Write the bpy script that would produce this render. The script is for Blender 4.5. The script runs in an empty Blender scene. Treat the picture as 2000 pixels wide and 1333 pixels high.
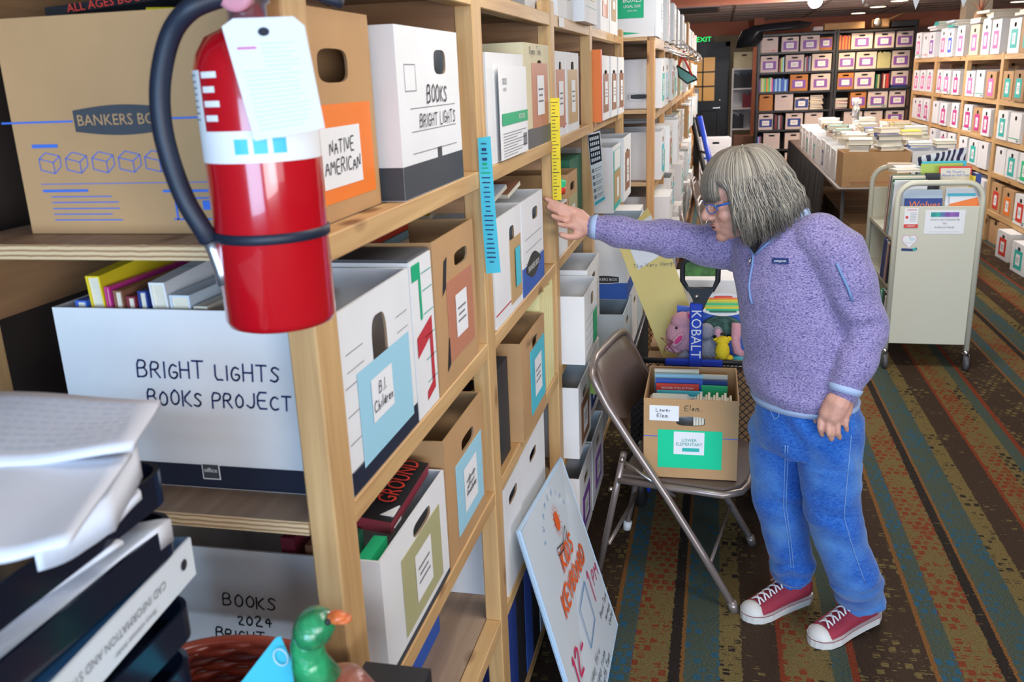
import bpy, bmesh, math, random
from mathutils import Vector, Matrix, Euler, noise
random.seed(7)
PI = math.pi
S = bpy.context.scene
C = S.collection

# ---------------------------------------------------------------- camera, world, light, exposure
F_PX = 1733.0
def _norm(v): return v.normalized()
_Yd = _norm(Vector((405, -531, F_PX))); _Zd = -_norm(Vector((230, 5834, F_PX)))
_Yd = _norm(_Yd - _Zd * _Yd.dot(_Zd)); _Xd = _Yd.cross(_Zd)
CAM = Vector((0, 0, 1.68))
right = Vector((_Xd.x, _Yd.x, _Zd.x)); down = Vector((_Xd.y, _Yd.y, _Zd.y)); fwd = Vector((_Xd.z, _Yd.z, _Zd.z))
cd = bpy.data.cameras.new('camera'); cam = bpy.data.objects.new('camera', cd); C.objects.link(cam)
cam.matrix_world = Matrix(((right.x, -down.x, -fwd.x, CAM.x), (right.y, -down.y, -fwd.y, CAM.y), (right.z, -down.z, -fwd.z, CAM.z), (0, 0, 0, 1)))
cd.sensor_width = 36; cd.lens = F_PX * 36 / 2000; cd.clip_start = 0.02
cd.dof.use_dof = True; cd.dof.focus_distance = 2.7; cd.dof.aperture_fstop = 8.0
S.camera = cam
def at(px, py, ax, val):
    "the point where the line of sight through a pixel meets the plane axis = val"
    a, b = (px - 1000) / F_PX, (py - 666.5) / F_PX
    d = right * a + down * b + fwd
    t = (val - CAM[ax]) / d[ax]
    return CAM + d * t

W = bpy.data.worlds.new('world'); S.world = W; W.use_nodes = True
W.node_tree.nodes['Background'].inputs[0].default_value = (0.60, 0.72, 1.0, 1)
W.node_tree.nodes['Background'].inputs[1].default_value = 0.22
S.view_settings.view_transform = 'Standard'; S.view_settings.look = 'None'
S.view_settings.gamma = 1; S.view_settings.exposure = 0.06
def area(name, loc, target, sx, sy, power, col):
    l = bpy.data.lights.new(name, 'AREA'); l.shape = 'RECTANGLE'; l.size = sx; l.size_y = sy; l.energy = power; l.color = col
    o = bpy.data.objects.new(name, l); C.objects.link(o); o.location = loc
    o.rotation_euler = (Vector(target) - Vector(loc)).to_track_quat('-Z', 'Y').to_euler(); return o
area('daylight_shop_window', (-0.6, -3.2, 1.5), (-0.5, 1.5, 1.0), 3.2, 1.8, 250, (0.44, 0.69, 1.0))
area('daylight_side_window', (3.2, -2.2, 1.9), (-0.3, 2.2, 1.0), 2.6, 1.8, 56, (0.88, 0.93, 1.0))
area('added_ceiling_fill', (3.4, -4.0, 1.3), (1.5, 11.0, 2.6), 3.0, 1.4, 150, (0.95, 0.95, 1.0))  # unseen fill added behind the camera, aimed up to brighten the dark ceiling
for i, (x, y, e, c) in enumerate([(0.5, 1.6, 22, (1, .97, .92)), (0.6, 4.4, 28, (1, .96, .9)), (1.3, 7.3, 38, (1, .95, .88)), (1.0, 9.6, 42, (1, .90, .84)), (4.2, 8.5, 15, (1, .93, .85)), (1.2, 13.0, 42, (1, .80, .74)), (0.1, 15.6, 12, (1, .88, .8))]):
    area('ceiling_light_panel', (x, y, 2.44), (x, y, 0), 1.2, 0.6, e, c)

# ---------------------------------------------------------------- materials
MATS = {}
def nodes(m):
    m.use_nodes = True; nt = m.node_tree; return nt, nt.nodes['Principled BSDF']
def mat(name, col, rough=0.6, metal=0.0, bump=0.0, bscale=60, var=0.0, vscale=6, emit=0, spec=None, trans=0.0, coat=0.0):
    if name in MATS: return MATS[name]
    m = bpy.data.materials.new(name); nt, b = nodes(m); N = nt.nodes; Lk = nt.links
    b.inputs['Base Color'].default_value = (*col, 1); b.inputs['Roughness'].default_value = rough; b.inputs['Metallic'].default_value = metal
    if spec is not None: b.inputs['Specular IOR Level'].default_value = spec
    if trans: b.inputs['Transmission Weight'].default_value = trans
    if coat: b.inputs['Coat Weight'].default_value = coat
    if emit: b.inputs['Emission Color'].default_value = (*col, 1); b.inputs['Emission Strength'].default_value = emit
    if var or bump:
        tc = N.new('ShaderNodeTexCoord')
    if var:
        n = N.new('ShaderNodeTexNoise'); n.inputs['Scale'].default_value = vscale; n.inputs['Detail'].default_value = 5
        Lk.new(tc.outputs['Object'], n.inputs['Vector'])
        r = N.new('ShaderNodeValToRGB'); r.color_ramp.elements[0].position = 0.3; r.color_ramp.elements[1].position = 0.7
        r.color_ramp.elements[0].color = (*[c * (1 - var) for c in col], 1); r.color_ramp.elements[1].color = (*[min(1, c * (1 + var)) for c in col], 1)
        Lk.new(n.outputs['Fac'], r.inputs[0]); Lk.new(r.outputs[0], b.inputs['Base Color'])
    if bump:
        n2 = N.new('ShaderNodeTexNoise'); n2.inputs['Scale'].default_value = bscale; n2.inputs['Detail'].default_value = 4
        Lk.new(tc.outputs['Object'], n2.inputs['Vector'])
        bp = N.new('ShaderNodeBump'); bp.inputs['Strength'].default_value = bump; bp.inputs['Distance'].default_value = 0.01
        Lk.new(n2.outputs['Fac'], bp.inputs['Height']); Lk.new(bp.outputs[0], b.inputs['Normal'])
    MATS[name] = m; return m
def wood(name, axis, c1, c2, knots=True, rough=0.55):
    if name in MATS: return MATS[name]
    m = bpy.data.materials.new(name); nt, b = nodes(m); N = nt.nodes; Lk = nt.links
    tc = N.new('ShaderNodeTexCoord'); mp = N.new('ShaderNodeMapping')
    sc = [22, 22, 22]; sc[axis] = 1.3; mp.inputs['Scale'].default_value = sc
    Lk.new(tc.outputs['Object'], mp.inputs['Vector'])
    n = N.new('ShaderNodeTexNoise'); n.inputs['Scale'].default_value = 1.6; n.inputs['Detail'].default_value = 7; n.inputs['Distortion'].default_value = 0.6
    Lk.new(mp.outputs[0], n.inputs['Vector'])
    r = N.new('ShaderNodeValToRGB'); r.color_ramp.elements[0].position = 0.32; r.color_ramp.elements[1].position = 0.66
    r.color_ramp.elements[0].color = (*c1, 1); r.color_ramp.elements[1].color = (*c2, 1)
    Lk.new(n.outputs['Fac'], r.inputs[0]); out = r.outputs[0]
    if knots:
        mk = N.new('ShaderNodeMapping'); s2 = [9, 9, 9]; s2[axis] = 4.2; mk.inputs['Scale'].default_value = s2
        Lk.new(tc.outputs['Object'], mk.inputs['Vector'])
        v = N.new('ShaderNodeTexVoronoi'); v.inputs['Scale'].default_value = 1.0; Lk.new(mk.outputs[0], v.inputs['Vector'])
        kr = N.new('ShaderNodeValToRGB'); kr.color_ramp.elements[0].position = 0.07; kr.color_ramp.elements[1].position = 0.17
        kr.color_ramp.elements[0].color = (1, 1, 1, 1); kr.color_ramp.elements[1].color = (0, 0, 0, 1)
        Lk.new(v.outputs['Distance'], kr.inputs[0])
        mx = N.new('ShaderNodeMix'); mx.data_type = 'RGBA'; Lk.new(kr.outputs[0], mx.inputs[0]); Lk.new(out, mx.inputs[6])
        mx.inputs[7].default_value = (c1[0] * .45, c1[1] * .36, c1[2] * .3, 1); out = mx.outputs[2]
    Lk.new(out, b.inputs['Base Color']); b.inputs['Roughness'].default_value = rough
    bp = N.new('ShaderNodeBump'); bp.inputs['Strength'].default_value = 0.15; bp.inputs['Distance'].default_value = 0.004
    Lk.new(n.outputs['Fac'], bp.inputs['Height']); Lk.new(bp.outputs[0], b.inputs['Normal'])
    MATS[name] = m; return m
P1, P2 = (0.49, 0.275, 0.11), (0.68, 0.435, 0.19)
wood('pine_upright', 2, P1, P2); wood('pine_rail', 1, P1, P2); wood('pine_cross', 0, P1, P2)
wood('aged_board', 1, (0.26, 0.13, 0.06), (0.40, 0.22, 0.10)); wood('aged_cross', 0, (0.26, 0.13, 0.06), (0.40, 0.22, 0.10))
wood('plywood', 1, (0.30, 0.19, 0.12), (0.42, 0.29, 0.19)); wood('orange_pine', 2, (0.52, 0.25, 0.09), (0.68, 0.38, 0.15))
def layered(name):
    m = bpy.data.materials.new(name); nt, b = nodes(m); N = nt.nodes; Lk = nt.links
    tc = N.new('ShaderNodeTexCoord'); w = N.new('ShaderNodeTexWave'); w.bands_direction = 'Z'; w.inputs['Scale'].default_value = 48; w.inputs['Distortion'].default_value = 1.2
    w.inputs['Detail'].default_value = 2; Lk.new(tc.outputs['Object'], w.inputs['Vector'])
    r = N.new('ShaderNodeValToRGB'); r.color_ramp.elements[0].color = (0.28, 0.13, 0.05, 1); r.color_ramp.elements[1].color = (0.70, 0.50, 0.28, 1); r.color_ramp.elements[1].position = .5
    Lk.new(w.outputs['Fac'], r.inputs[0]); Lk.new(r.outputs[0], b.inputs['Base Color']); b.inputs['Roughness'].default_value = .8
    MATS[name] = m
layered('ply_edge')
mat('card_white', (0.80, 0.80, 0.80), 0.62, bump=.08, bscale=25, var=.03, vscale=8)
mat('card_cream', (0.72, 0.64, 0.42), 0.7, bump=.08, bscale=25, var=.06)
mat('card_tan', (0.50, 0.29, 0.13), 0.75, bump=.10, bscale=30, var=.07)
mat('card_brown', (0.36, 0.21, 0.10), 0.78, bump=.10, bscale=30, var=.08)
mat('card_orange', (0.50, 0.20, 0.06), 0.75, var=.06)
mat('card_pinkish', (0.62, 0.52, 0.48), 0.65, var=.03)
mat('card_inside', (0.30, 0.19, 0.11), 0.85)
mat('black', (0.015, 0.015, 0.017), 0.45); mat('ink', (0.02, 0.02, 0.03), 0.6); mat('grey_ink', (0.22, 0.22, 0.24), 0.7)
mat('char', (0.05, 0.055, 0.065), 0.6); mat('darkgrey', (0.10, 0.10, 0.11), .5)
mat('paper', (0.86, 0.86, 0.86), 0.6); mat('cream_paper', (0.76, 0.70, 0.56), 0.75, var=.05, vscale=40)
mat('blue_print', (0.02, 0.10, 0.45), 0.5); mat('navy', (0.01, 0.03, 0.14), 0.5); mat('navyblack', (0.012, 0.016, 0.035), 0.5); mat('blue_line', (0.05, 0.16, 0.60), 0.6)
mat('red_print', (0.55, 0.03, 0.04), 0.5); mat('green_print', (0.0, 0.42, 0.18), 0.5); mat('teal_line', (0.02, 0.35, 0.30), .6)
COL = dict(purple=(0.22, 0.08, 0.38), violet=(0.30, 0.12, 0.45), pink=(0.75, 0.16, 0.42), magenta=(0.60, 0.04, 0.25), teal=(0.03, 0.48, 0.42), aqua=(0.07, 0.55, 0.68),
           lightblue=(0.36, 0.66, 0.80), orange=(0.90, 0.22, 0.03), red=(0.70, 0.05, 0.03), yellow=(0.85, 0.65, 0.02), green=(0.02, 0.55, 0.22), brown=(0.30, 0.13, 0.07), rust=(0.52, 0.20, 0.11),
           olive=(0.45, 0.43, 0.22), kraft=(0.55, 0.36, 0.16), blue=(0.05, 0.14, 0.60), navyc=(0.02, 0.05, 0.25), grey=(0.35, 0.37, 0.42), emerald=(0.0, 0.62, 0.30), white=(.84, .84, .84), cream=(.76, .70, .56), black=(.02, .02, .025), paleyellow=(.82, .74, .35), lime=(.45, .62, .10), pale=(.62, .72, .80), maroon=(.25, .03, .05), tan=(.5, .34, .2), darkgreen=(.02, .15, .08))
for k, v in COL.items(): mat('c_' + k, v, 0.5)

# ---------------------------------------------------------------- mesh building
class MB:
    def __init__(s): s.v = []; s.f = []; s.mi = []; s.sm = []; s.mats = []; s.T = Matrix.Identity(4)
    def m(s, name):
        if name not in s.mats: s.mats.append(name)
        return s.mats.index(name)
    def add(s, vs, fs, mt, smooth=False):
        b = len(s.v); s.v += [tuple(s.T @ Vector(p)) for p in vs]; k = s.m(mt)
        for f in fs: s.f.append(tuple(i + b for i in f)); s.mi.append(k); s.sm.append(smooth)
        return s
    def box(s, x0, x1, y0, y1, z0, z1, mt, faces=None, R=None):
        vs = [(x0, y0, z0), (x1, y0, z0), (x1, y1, z0), (x0, y1, z0), (x0, y0, z1), (x1, y0, z1), (x1, y1, z1), (x0, y1, z1)]
        if R is not None: vs = [tuple(R @ Vector(p)) for p in vs]
        return s.add(vs, [(0, 3, 2, 1), (4, 5, 6, 7), (0, 1, 5, 4), (1, 2, 6, 5), (2, 3, 7, 6), (3, 0, 4, 7)], mt)
    def bbox(s, x0, x1, y0, y1, z0, z1, mt, r=.003):
        "box with chamfered edges"
        xs, ys, zs = (x0, x1), (y0, y1), (z0, z1); vs = []; idx = {}
        for ix in (0, 1):
            for iy in (0, 1):
                for iz in (0, 1):
                    sx, sy, sz = (1, -1)[ix], (1, -1)[iy], (1, -1)[iz]
                    for a in range(3):
                        p = [xs[ix] + sx * r, ys[iy] + sy * r, zs[iz] + sz * r]; p[a] = (xs[ix], ys[iy], zs[iz])[a]
                        idx[(ix, iy, iz, a)] = len(vs); vs.append(tuple(p))
        F = []
        for a in range(3):
            for e in (0, 1):
                o = [k for k in range(3) if k != a]; q = []
                for (u, w) in ((0, 0), (1, 0), (1, 1), (0, 1)):
                    k = [0, 0, 0]; k[a] = e; k[o[0]] = u; k[o[1]] = w; q.append(idx[(*k, a)])
                F.append(tuple(q))
        for a in range(3):
            o = [k for k in range(3) if k != a]
            for u in (0, 1):
                for w in (0, 1):
                    k0 = [0, 0, 0]; k0[o[0]] = u; k0[o[1]] = w; k1 = list(k0); k1[a] = 1
                    F.append((idx[(*k0, o[0])], idx[(*k1, o[0])], idx[(*k1, o[1])], idx[(*k0, o[1])]))
        for ix in (0, 1):
            for iy in (0, 1):
                for iz in (0, 1): F.append(tuple(idx[(ix, iy, iz, a)] for a in range(3)))
        return s.add(vs, F, mt)
    def prism(s, poly, z0, z1, mt, smooth=False):
        n = len(poly); vs = [(x, y, z0) for x, y in poly] + [(x, y, z1) for x, y in poly]
        return s.add(vs, [tuple(range(n - 1, -1, -1)), tuple(range(n, 2 * n))] + [(i, (i + 1) % n, n + (i + 1) % n, n + i) for i in range(n)], mt, smooth)
    def tube(s, pts, r, mt, seg=8, closed=False, smooth=True, sy=1.0):
        pts = [Vector(p) for p in pts]; n = len(pts); rs = r if isinstance(r, (list, tuple)) else [r] * n
        up = None; vs = []; F = []
        for i, p in enumerate(pts):
            a = pts[(i - 1) % n] if (closed or i > 0) else p; b = pts[(i + 1) % n] if (closed or i < n - 1) else p
            t = (b - a).normalized()
            if up is None:
                up = Vector((0, 0, 1)) if abs(t.z) < .9 else Vector((0, 1, 0))
            u = (up - t * up.dot(t)).normalized(); w = t.cross(u); up = u
            for k in range(seg):
                an = 2 * PI * k / seg; vs.append(tuple(p + (u * math.cos(an) * sy + w * math.sin(an)) * rs[i]))
        for i in range(n if closed else n - 1):
            j = (i + 1) % n
            for k in range(seg): F.append((i * seg + k, i * seg + (k + 1) % seg, j * seg + (k + 1) % seg, j * seg + k))
        if not closed: F += [tuple(range(seg - 1, -1, -1)), tuple(range((n - 1) * seg, n * seg))]
        return s.add(vs, F, mt, smooth)
    def lathe(s, prof, mt, seg=24, c=(0, 0, 0), smooth=True, sx=1, sy=1):
        vs = []; F = []; n = len(prof)
        for r, z in prof:
            for k in range(seg):
                a = 2 * PI * k / seg; vs.append((c[0] + r * sx * math.cos(a), c[1] + r * sy * math.sin(a), c[2] + z))
        for i in range(n - 1):
            for k in range(seg): F.append((i * seg + k, i * seg + (k + 1) % seg, (i + 1) * seg + (k + 1) % seg, (i + 1) * seg + k))
        F += [tuple(range(seg - 1, -1, -1)), tuple(range((n - 1) * seg, n * seg))]
        return s.add(vs, F, mt, smooth)
    def ell(s, c, r, mt, seg=16, rings=10, R=None):
        vs = []; F = []
        for i in range(rings + 1):
            ph = PI * i / rings
            for k in range(seg):
                a = 2 * PI * k / seg; p = Vector((r[0] * math.sin(ph) * math.cos(a), r[1] * math.sin(ph) * math.sin(a), r[2] * math.cos(ph)))
                if R is not None: p = R @ p
                vs.append(tuple(p + Vector(c)))
        for i in range(rings):
            for k in range(seg): F.append((i * seg + k, (i + 1) * seg + k, (i + 1) * seg + (k + 1) % seg, i * seg + (k + 1) % seg))
        return s.add(vs, F, mt, True)
    def sheet(s, poly, mt, y=0.0):
        "flat polygon in the local XZ plane facing -Y"
        return s.add([(x, y, z) for x, z in poly], [tuple(range(len(poly)))], mt)
    def rect(s, x0, x1, z0, z1, mt, y=0.0): return s.sheet([(x0, z0), (x1, z0), (x1, z1), (x0, z1)], mt, y)
    def holed(s, x0, x1, z0, z1, y0, y1, hx, hz, hw, hh, mt, mi=None):
        "wall panel with a rounded hand hole; y0 outer, y1 inner"
        N = 24; ip = []
        for k in range(N):
            a = 2 * PI * (k + .5) / N; ca, sa = math.cos(a), math.sin(a); e = .55
            ip.append((hx + hw * abs(ca) ** e * (1 if ca > 0 else -1), hz + hh * abs(sa) ** e * (1 if sa > 0 else -1)))
        op = []
        for (px, pz) in ip:
            dx, dz = px - hx, pz - hz; t = 1e9
            if dx > 1e-9: t = min(t, (x1 - hx) / dx)
            if dx < -1e-9: t = min(t, (x0 - hx) / dx)
            if dz > 1e-9: t = min(t, (z1 - hz) / dz)
            if dz < -1e-9: t = min(t, (z0 - hz) / dz)
            op.append((hx + dx * t, hz + dz * t))
        for (cx, cz) in ((x0, z0), (x1, z0), (x1, z1), (x0, z1)):
            j = min(range(N), key=lambda q: (op[q][0] - cx) ** 2 + (op[q][1] - cz) ** 2); op[j] = (cx, cz)
        for (yy, fl, mm) in ((y0, False, mt), (y1, True, mi or mt)):
            vs = [(x, yy, z) for x, z in ip] + [(x, yy, z) for x, z in op]
            s.add(vs, [((k, (k + 1) % N, N + (k + 1) % N, N + k)[::-1] if not fl else (k, (k + 1) % N, N + (k + 1) % N, N + k)) for k in range(N)], mm)
        vs = [(x, y0, z) for x, z in ip] + [(x, y1, z) for x, z in ip]
        s.add(vs, [(k, (k + 1) % N, N + (k + 1) % N, N + k) for k in range(N)], 'card_inside')
        vs = [(x, y0, z) for x, z in op] + [(x, y1, z) for x, z in op]
        s.add(vs, [(k, N + k, N + (k + 1) % N, (k + 1) % N) for k in range(N)], mt)
        return s
    def mesh(s, name):
        me = bpy.data.meshes.new(name); me.from_pydata(s.v, [], s.f)
        for m_ in s.mats: me.materials.append(MATS[m_])
        me.polygons.foreach_set('material_index', s.mi); me.polygons.foreach_set('use_smooth', s.sm); me.update(); return me
    def build(s, name, parent=None, label=None, cat=None, group=None, kind=None, loc=None, rot=None):
        return link(name, s.mesh(name), parent, label, cat, group, kind, loc, rot)
def link(name, me, parent=None, label=None, cat=None, group=None, kind=None, loc=None, rot=None):
    o = bpy.data.objects.new(name, me); C.objects.link(o)
    if parent: o.parent = parent
    if loc is not None: o.location = loc
    if rot is not None: o.rotation_euler = rot if not isinstance(rot, (int, float)) else (0, 0, rot)
    tag(o, label, cat, group, kind); return o
def tag(o, label=None, cat=None, group=None, kind=None):
    if label: o['label'] = label
    if cat: o['category'] = cat
    if group: o['group'] = group
    if kind: o['kind'] = kind
def thing(name, label, cat, loc=(0, 0, 0), rot=0, group=None):
    o = bpy.data.objects.new(name, None); o.empty_display_size = .05; C.objects.link(o); o.location = loc
    o.rotation_euler = (0, 0, rot) if isinstance(rot, (int, float)) else rot
    tag(o, label, cat, group); return o

# lettering: printed text from the built-in font, marker handwriting from strokes
TXT = {}
def textmesh(s, size, mt, shear=0.0, sx=1.0, ctr=True):
    k = (s, size, mt, shear, sx, ctr)
    if k in TXT: return TXT[k]
    cu = bpy.data.curves.new('t', 'FONT'); cu.body = s; cu.size = size; cu.shear = shear; cu.resolution_u = 2
    cu.align_x = 'CENTER' if ctr else 'LEFT'; cu.align_y = 'CENTER'; cu.space_line = .95
    o = bpy.data.objects.new('t', cu); C.objects.link(o); dg = bpy.context.evaluated_depsgraph_get()
    me = bpy.data.meshes.new_from_object(o.evaluated_get(dg)); bpy.data.objects.remove(o)
    for v in me.vertices: v.co.x *= sx
    me.materials.clear(); me.materials.append(MATS[mt]); TXT[k] = me; return me
STK = {
 'A': '0,0 .35,1 .7,0;.12,.38 .6,.38', 'B': '0,0 0,1 .45,1 .58,.8 .45,.55 0,.52;.45,.55 .66,.3 .5,.03 0,0', 'C': '.62,.85 .35,1 .05,.7 .03,.3 .3,0 .65,.12', 'D': '0,0 0,1 .4,.95 .65,.5 .4,.05 0,0',
 'E': '.6,1 0,1 0,0 .6,0;0,.5 .5,.5', 'F': '.6,1 0,1 0,0;0,.52 .45,.52', 'G': '.6,.85 .3,1 .03,.6 .08,.15 .4,0 .65,.2 .65,.45 .35,.45', 'H': '0,0 0,1;.6,0 .6,1;0,.5 .6,.5',
 'I': '.1,0 .1,1', 'J': '.6,1 .6,.2 .35,0 .05,.2', 'K': '0,0 0,1;.6,1 .03,.45 .62,0', 'L': '0,1 0,0 .55,0', 'M': '0,0 .08,1 .4,.35 .72,1 .8,0', 'N': '0,0 .05,1 .6,0 .62,1', 'O': '.33,1 .03,.7 .05,.2 .33,0 .63,.25 .62,.75 .33,1',
 'P': '0,0 0,1 .5,.98 .6,.75 .45,.5 0,.48', 'Q': '.33,1 .03,.7 .05,.2 .33,0 .63,.25 .62,.75 .33,1;.4,.25 .7,-.05', 'R': '0,0 0,1 .5,.98 .58,.75 .45,.52 0,.5;.25,.5 .64,0', 'S': '.6,.85 .3,1 .05,.78 .3,.55 .6,.3 .35,0 0,.12',
 'T': '0,1 .7,1;.35,1 .35,0', 'U': '0,1 .03,.25 .3,0 .6,.25 .62,1', 'V': '0,1 .33,0 .66,1', 'W': '0,1 .2,0 .42,.7 .64,0 .85,1', 'X': '0,0 .6,1;0,1 .6,0', 'Y': '0,1 .33,.5 .66,1;.33,.5 .3,0', 'Z': '0,1 .6,1 0,0 .62,0',
 '0': '.33,1 .03,.7 .05,.2 .33,0 .6,.3 .58,.75 .33,1', '1': '.1,.8 .25,1 .25,0', '2': '.05,.8 .3,1 .58,.75 0,.05 .65,0', '4': '.5,0 .5,1 0,.35 .68,.38', '5': '.6,1 .1,1 .05,.55 .4,.6 .6,.3 .3,0 0,.1', '6': '.5,1 .1,.5 .1,.1 .4,0 .55,.25 .35,.45 .1,.3', '9': '.5,.7 .25,.5 .05,.75 .3,1 .5,.75 .48,.3 .35,0', '.': '.1,0 .14,.04', '-': '.05,.5 .4,.5', ':': '.1,.1 .12,.14;.1,.6 .12,.64',
 'a': '.45,.5 .15,.55 .05,.2 .25,0 .45,.2 .45,.5 .5,0', 'e': '.05,.3 .45,.32 .3,.58 .08,.4 .1,.08 .45,.05', 'g': '.42,.5 .15,.55 .05,.25 .4,.15 .42,.5 .4,-.3 .1,-.35', 'h': '.05,1 .05,0;.05,.4 .3,.55 .4,0', 'i': '.1,.5 .1,0', 'l': '.1,1 .1,0', 'm': '0,0 .05,.5;.05,.4 .25,.55 .3,0;.3,.4 .5,.55 .55,0', 'n': '.05,0 .05,.5;.05,.4 .3,.55 .38,0',
 'o': '.25,.55 .05,.3 .2,0 .42,.2 .25,.55', 'r': '.05,0 .05,.5;.05,.35 .35,.5', 's': '.4,.45 .1,.5 .1,.3 .4,.2 .1,0', 't': '.2,.9 .2,.05 .35,0;0,.55 .4,.55', 'u': '.05,.5 .1,.05 .4,.1 .42,.5;.42,.5 .45,0', 'v': '.05,.5 .2,0 .4,.5', 'w': '0,.5 .12,0 .27,.4 .4,0 .55,.5', 'y': '.05,.5 .22,.1;.42,.5 .1,-.35', 'd': '.4,.45 .12,.5 .08,.1 .35,.05 .42,1 .42,0', 'k': '.05,1 .05,0;.35,.5 .08,.25 .38,0', 'c': '.4,.45 .12,.5 .08,.1 .4,.05', 'f': '.4,.95 .2,.9 .2,0;.03,.5 .38,.5', 'p': '.05,.5 .05,-.35;.05,.4 .35,.5 .35,.1 .05,.1', 'b': '.05,1 .05,0 .4,.1 .35,.5 .05,.4'}
def hand(lines, size, wd, mt, slant=.08, seed=1, ctr=True, lead=1.45, sx=1.0):
    rnd = random.Random(seed); mb = MB()
    lines = lines if isinstance(lines, list) else [lines]
    for li, ln in enumerate(lines):
        segs = []; x = 0
        for ch in ln:
            st = STK.get(ch) or STK.get(ch.upper())
            if ch == ' ' or not st: x += .55; continue
            wmax = 0; jx, jz, sc = rnd.uniform(-.03, .03), rnd.uniform(-.06, .06), rnd.uniform(.9, 1.1)
            for s_ in st.split(';'):
                pts = [tuple(float(q) for q in p.split(',')) for p in s_.split()]; wmax = max(wmax, max(p[0] for p in pts))
                if len(pts) > 2:
                    q = [pts[0]]
                    for a, b, c in zip(pts, pts[1:], pts[2:]): q += [((a[0] + b[0] * 3) / 4, (a[1] + b[1] * 3) / 4), ((c[0] + b[0] * 3) / 4, (c[1] + b[1] * 3) / 4)]
                    pts = q + [pts[-1]]
                segs.append([(x + (p[0] + jx) * sc, (p[1] + jz) * sc) for p in pts])
            x += wmax * sc + .26
        off = -x / 2 if ctr else 0
        for pts in segs:
            P_ = [Vector(((p[0] + off + p[1] * slant) * size * sx, p[1] * size - li * size * lead, 0)) for p in pts]
            for a, b in zip(P_, P_[1:]):
                d = b - a
                if d.length < 1e-6: continue
                d.normalize(); n_ = Vector((-d.y, d.x, 0)) * wd / 2; a2 = a - d * wd * .35; b2 = b + d * wd * .35
                mb.add([a2 - n_, b2 - n_, b2 + n_, a2 + n_], [(0, 1, 2, 3)], mt)
    return mb.mesh('handwriting')
FR = (PI / 2, 0, 0)              # lettering that faces local -Y
SD = (PI / 2, 0, -PI / 2)        # lettering that faces local -X, reading towards -Y
def letters(me, parent, loc, rot=FR, name='lettering'):
    return link(name, me, parent, loc=loc, rot=rot)

# ---------------------------------------------------------------- storage boxes
BODY = {}
def body_mesh(w, d, h, c, open_=False, hole=True, lines=None, band=None, t=.004, nl=4, sidelines=False, hz=.77, hx=0.0, hw=.045, hh=.014, prt=None):
    k = (round(w, 3), round(d, 3), round(h, 3), c, open_, hole, lines, band, nl, sidelines, hz, hx, hw, hh, prt)
    if k in BODY: return BODY[k]
    b = MB(); x = w / 2; y = d / 2; ins = c if c in ('card_white', 'card_cream', 'card_pinkish') else c
    if hole: b.holed(-x, x, 0, h, -y, -y + t, hx, h * hz, hw, hh, c)
    else: b.box(-x, x, -y, -y + t, 0, h, c)
    b.box(-x, x, y - t, y, 0, h, c); b.box(-x, -x + t, -y + t, y - t, 0, h, c); b.box(x - t, x, -y + t, y - t, 0, h, c); b.box(-x + t, x - t, -y + t, y - t, 0, t, c)
    if not open_:
        b.box(-x + t, x - t, -y + t, y - t, h - t, h, c)
    e = .0006
    if band:
        bc, bh = band
        for (R_, ww) in ((0, w), (PI / 2, d), (-PI / 2, d)):
            T = Matrix.Rotation(R_, 4, 'Z'); b.T = T; off = y if R_ == 0 else x
            b.rect(-ww / 2, ww / 2, 0.001, bh, bc, -off - e)
        b.T = Matrix.Identity(4)
    if lines:
        for q in range(nl):
            z = h * (.58 - .13 * q); b.rect(-x * .75, x * .8, z, z + .0016, lines, -y - e)
        if sidelines:
            b.T = Matrix.Rotation(-PI / 2, 4, 'Z')
            for q in range(6): z = h * (.80 - .13 * q); b.rect(-y * 1.0, y * .35, z, z + .002, lines, -x - e); b.rect(-x * .9, x * .9, z, z + .002, lines, -y - e) if False else None
            b.T = Matrix.Identity(4)
    if prt == 'redbase': b.rect(-x, x, h * .12, h * .135, 'red_print', -y - e); b.rect(x * .35, x * .62, h * .09, h * .165, 'red_print', -y - 2 * e)
    if prt == 'greenbase': b.rect(-x, x, h * .12, h * .15, 'green_print', -y - e); b.rect(x * .45, x * .85, h * .03, h * .10, 'grey_ink', -y - e)
    if prt == 'greentab': b.rect(x * .3, x * .98, h * .05, h * .55, 'green_print', -y - e)
    BODY[k] = b.mesh('body'); return BODY[k]
CARD = {}
def card_mesh(c, w, h, note=(.55, .6), tape=False):
    k = (c, round(w, 3), round(h, 3), note, tape)
    if k in CARD: return CARD[k]
    b = MB(); x, z = w / 2, h / 2; b.box(-x, x, -.0012, 0, -z, z, 'c_' + c)
    if note:
        nx, nz = x * note[0], z * note[1]; b.rect(-nx, nx, -nz, nz, 'paper', -.0019)
        for q in range(3): zz = nz * (.3 - .3 * q); b.rect(-nx * (.7 - .12 * (q % 2)), nx * (.7 - .2 * (q % 2)), zz - nz * .05, zz + nz * .05, 'grey_ink', -.0024)
    CARD[k] = b.mesh('label_card'); return CARD[k]
def sbox(label, loc, rot, w=.315, d=.40, h=.26, c='card_white', card=None, cw=.17, ch=.13, cz=.40, cx=0.0, open_=False, hole=True, lines=None, band=None, group=None, name='storage_box', note=(.55, .6), cat='box', prt=None, **kw):
    t = thing(name, label, cat, loc, rot, group)
    link('body', body_mesh(w, d, h, c, open_, hole, lines, band, prt=prt, **kw), t)
    if card: link('label_card', card_mesh(card, min(cw, w * .92), ch, note), t, loc=(cx, -d / 2 - .0005, h * cz), label=card + ' label card with a white note' if note else None)
    return t
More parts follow.
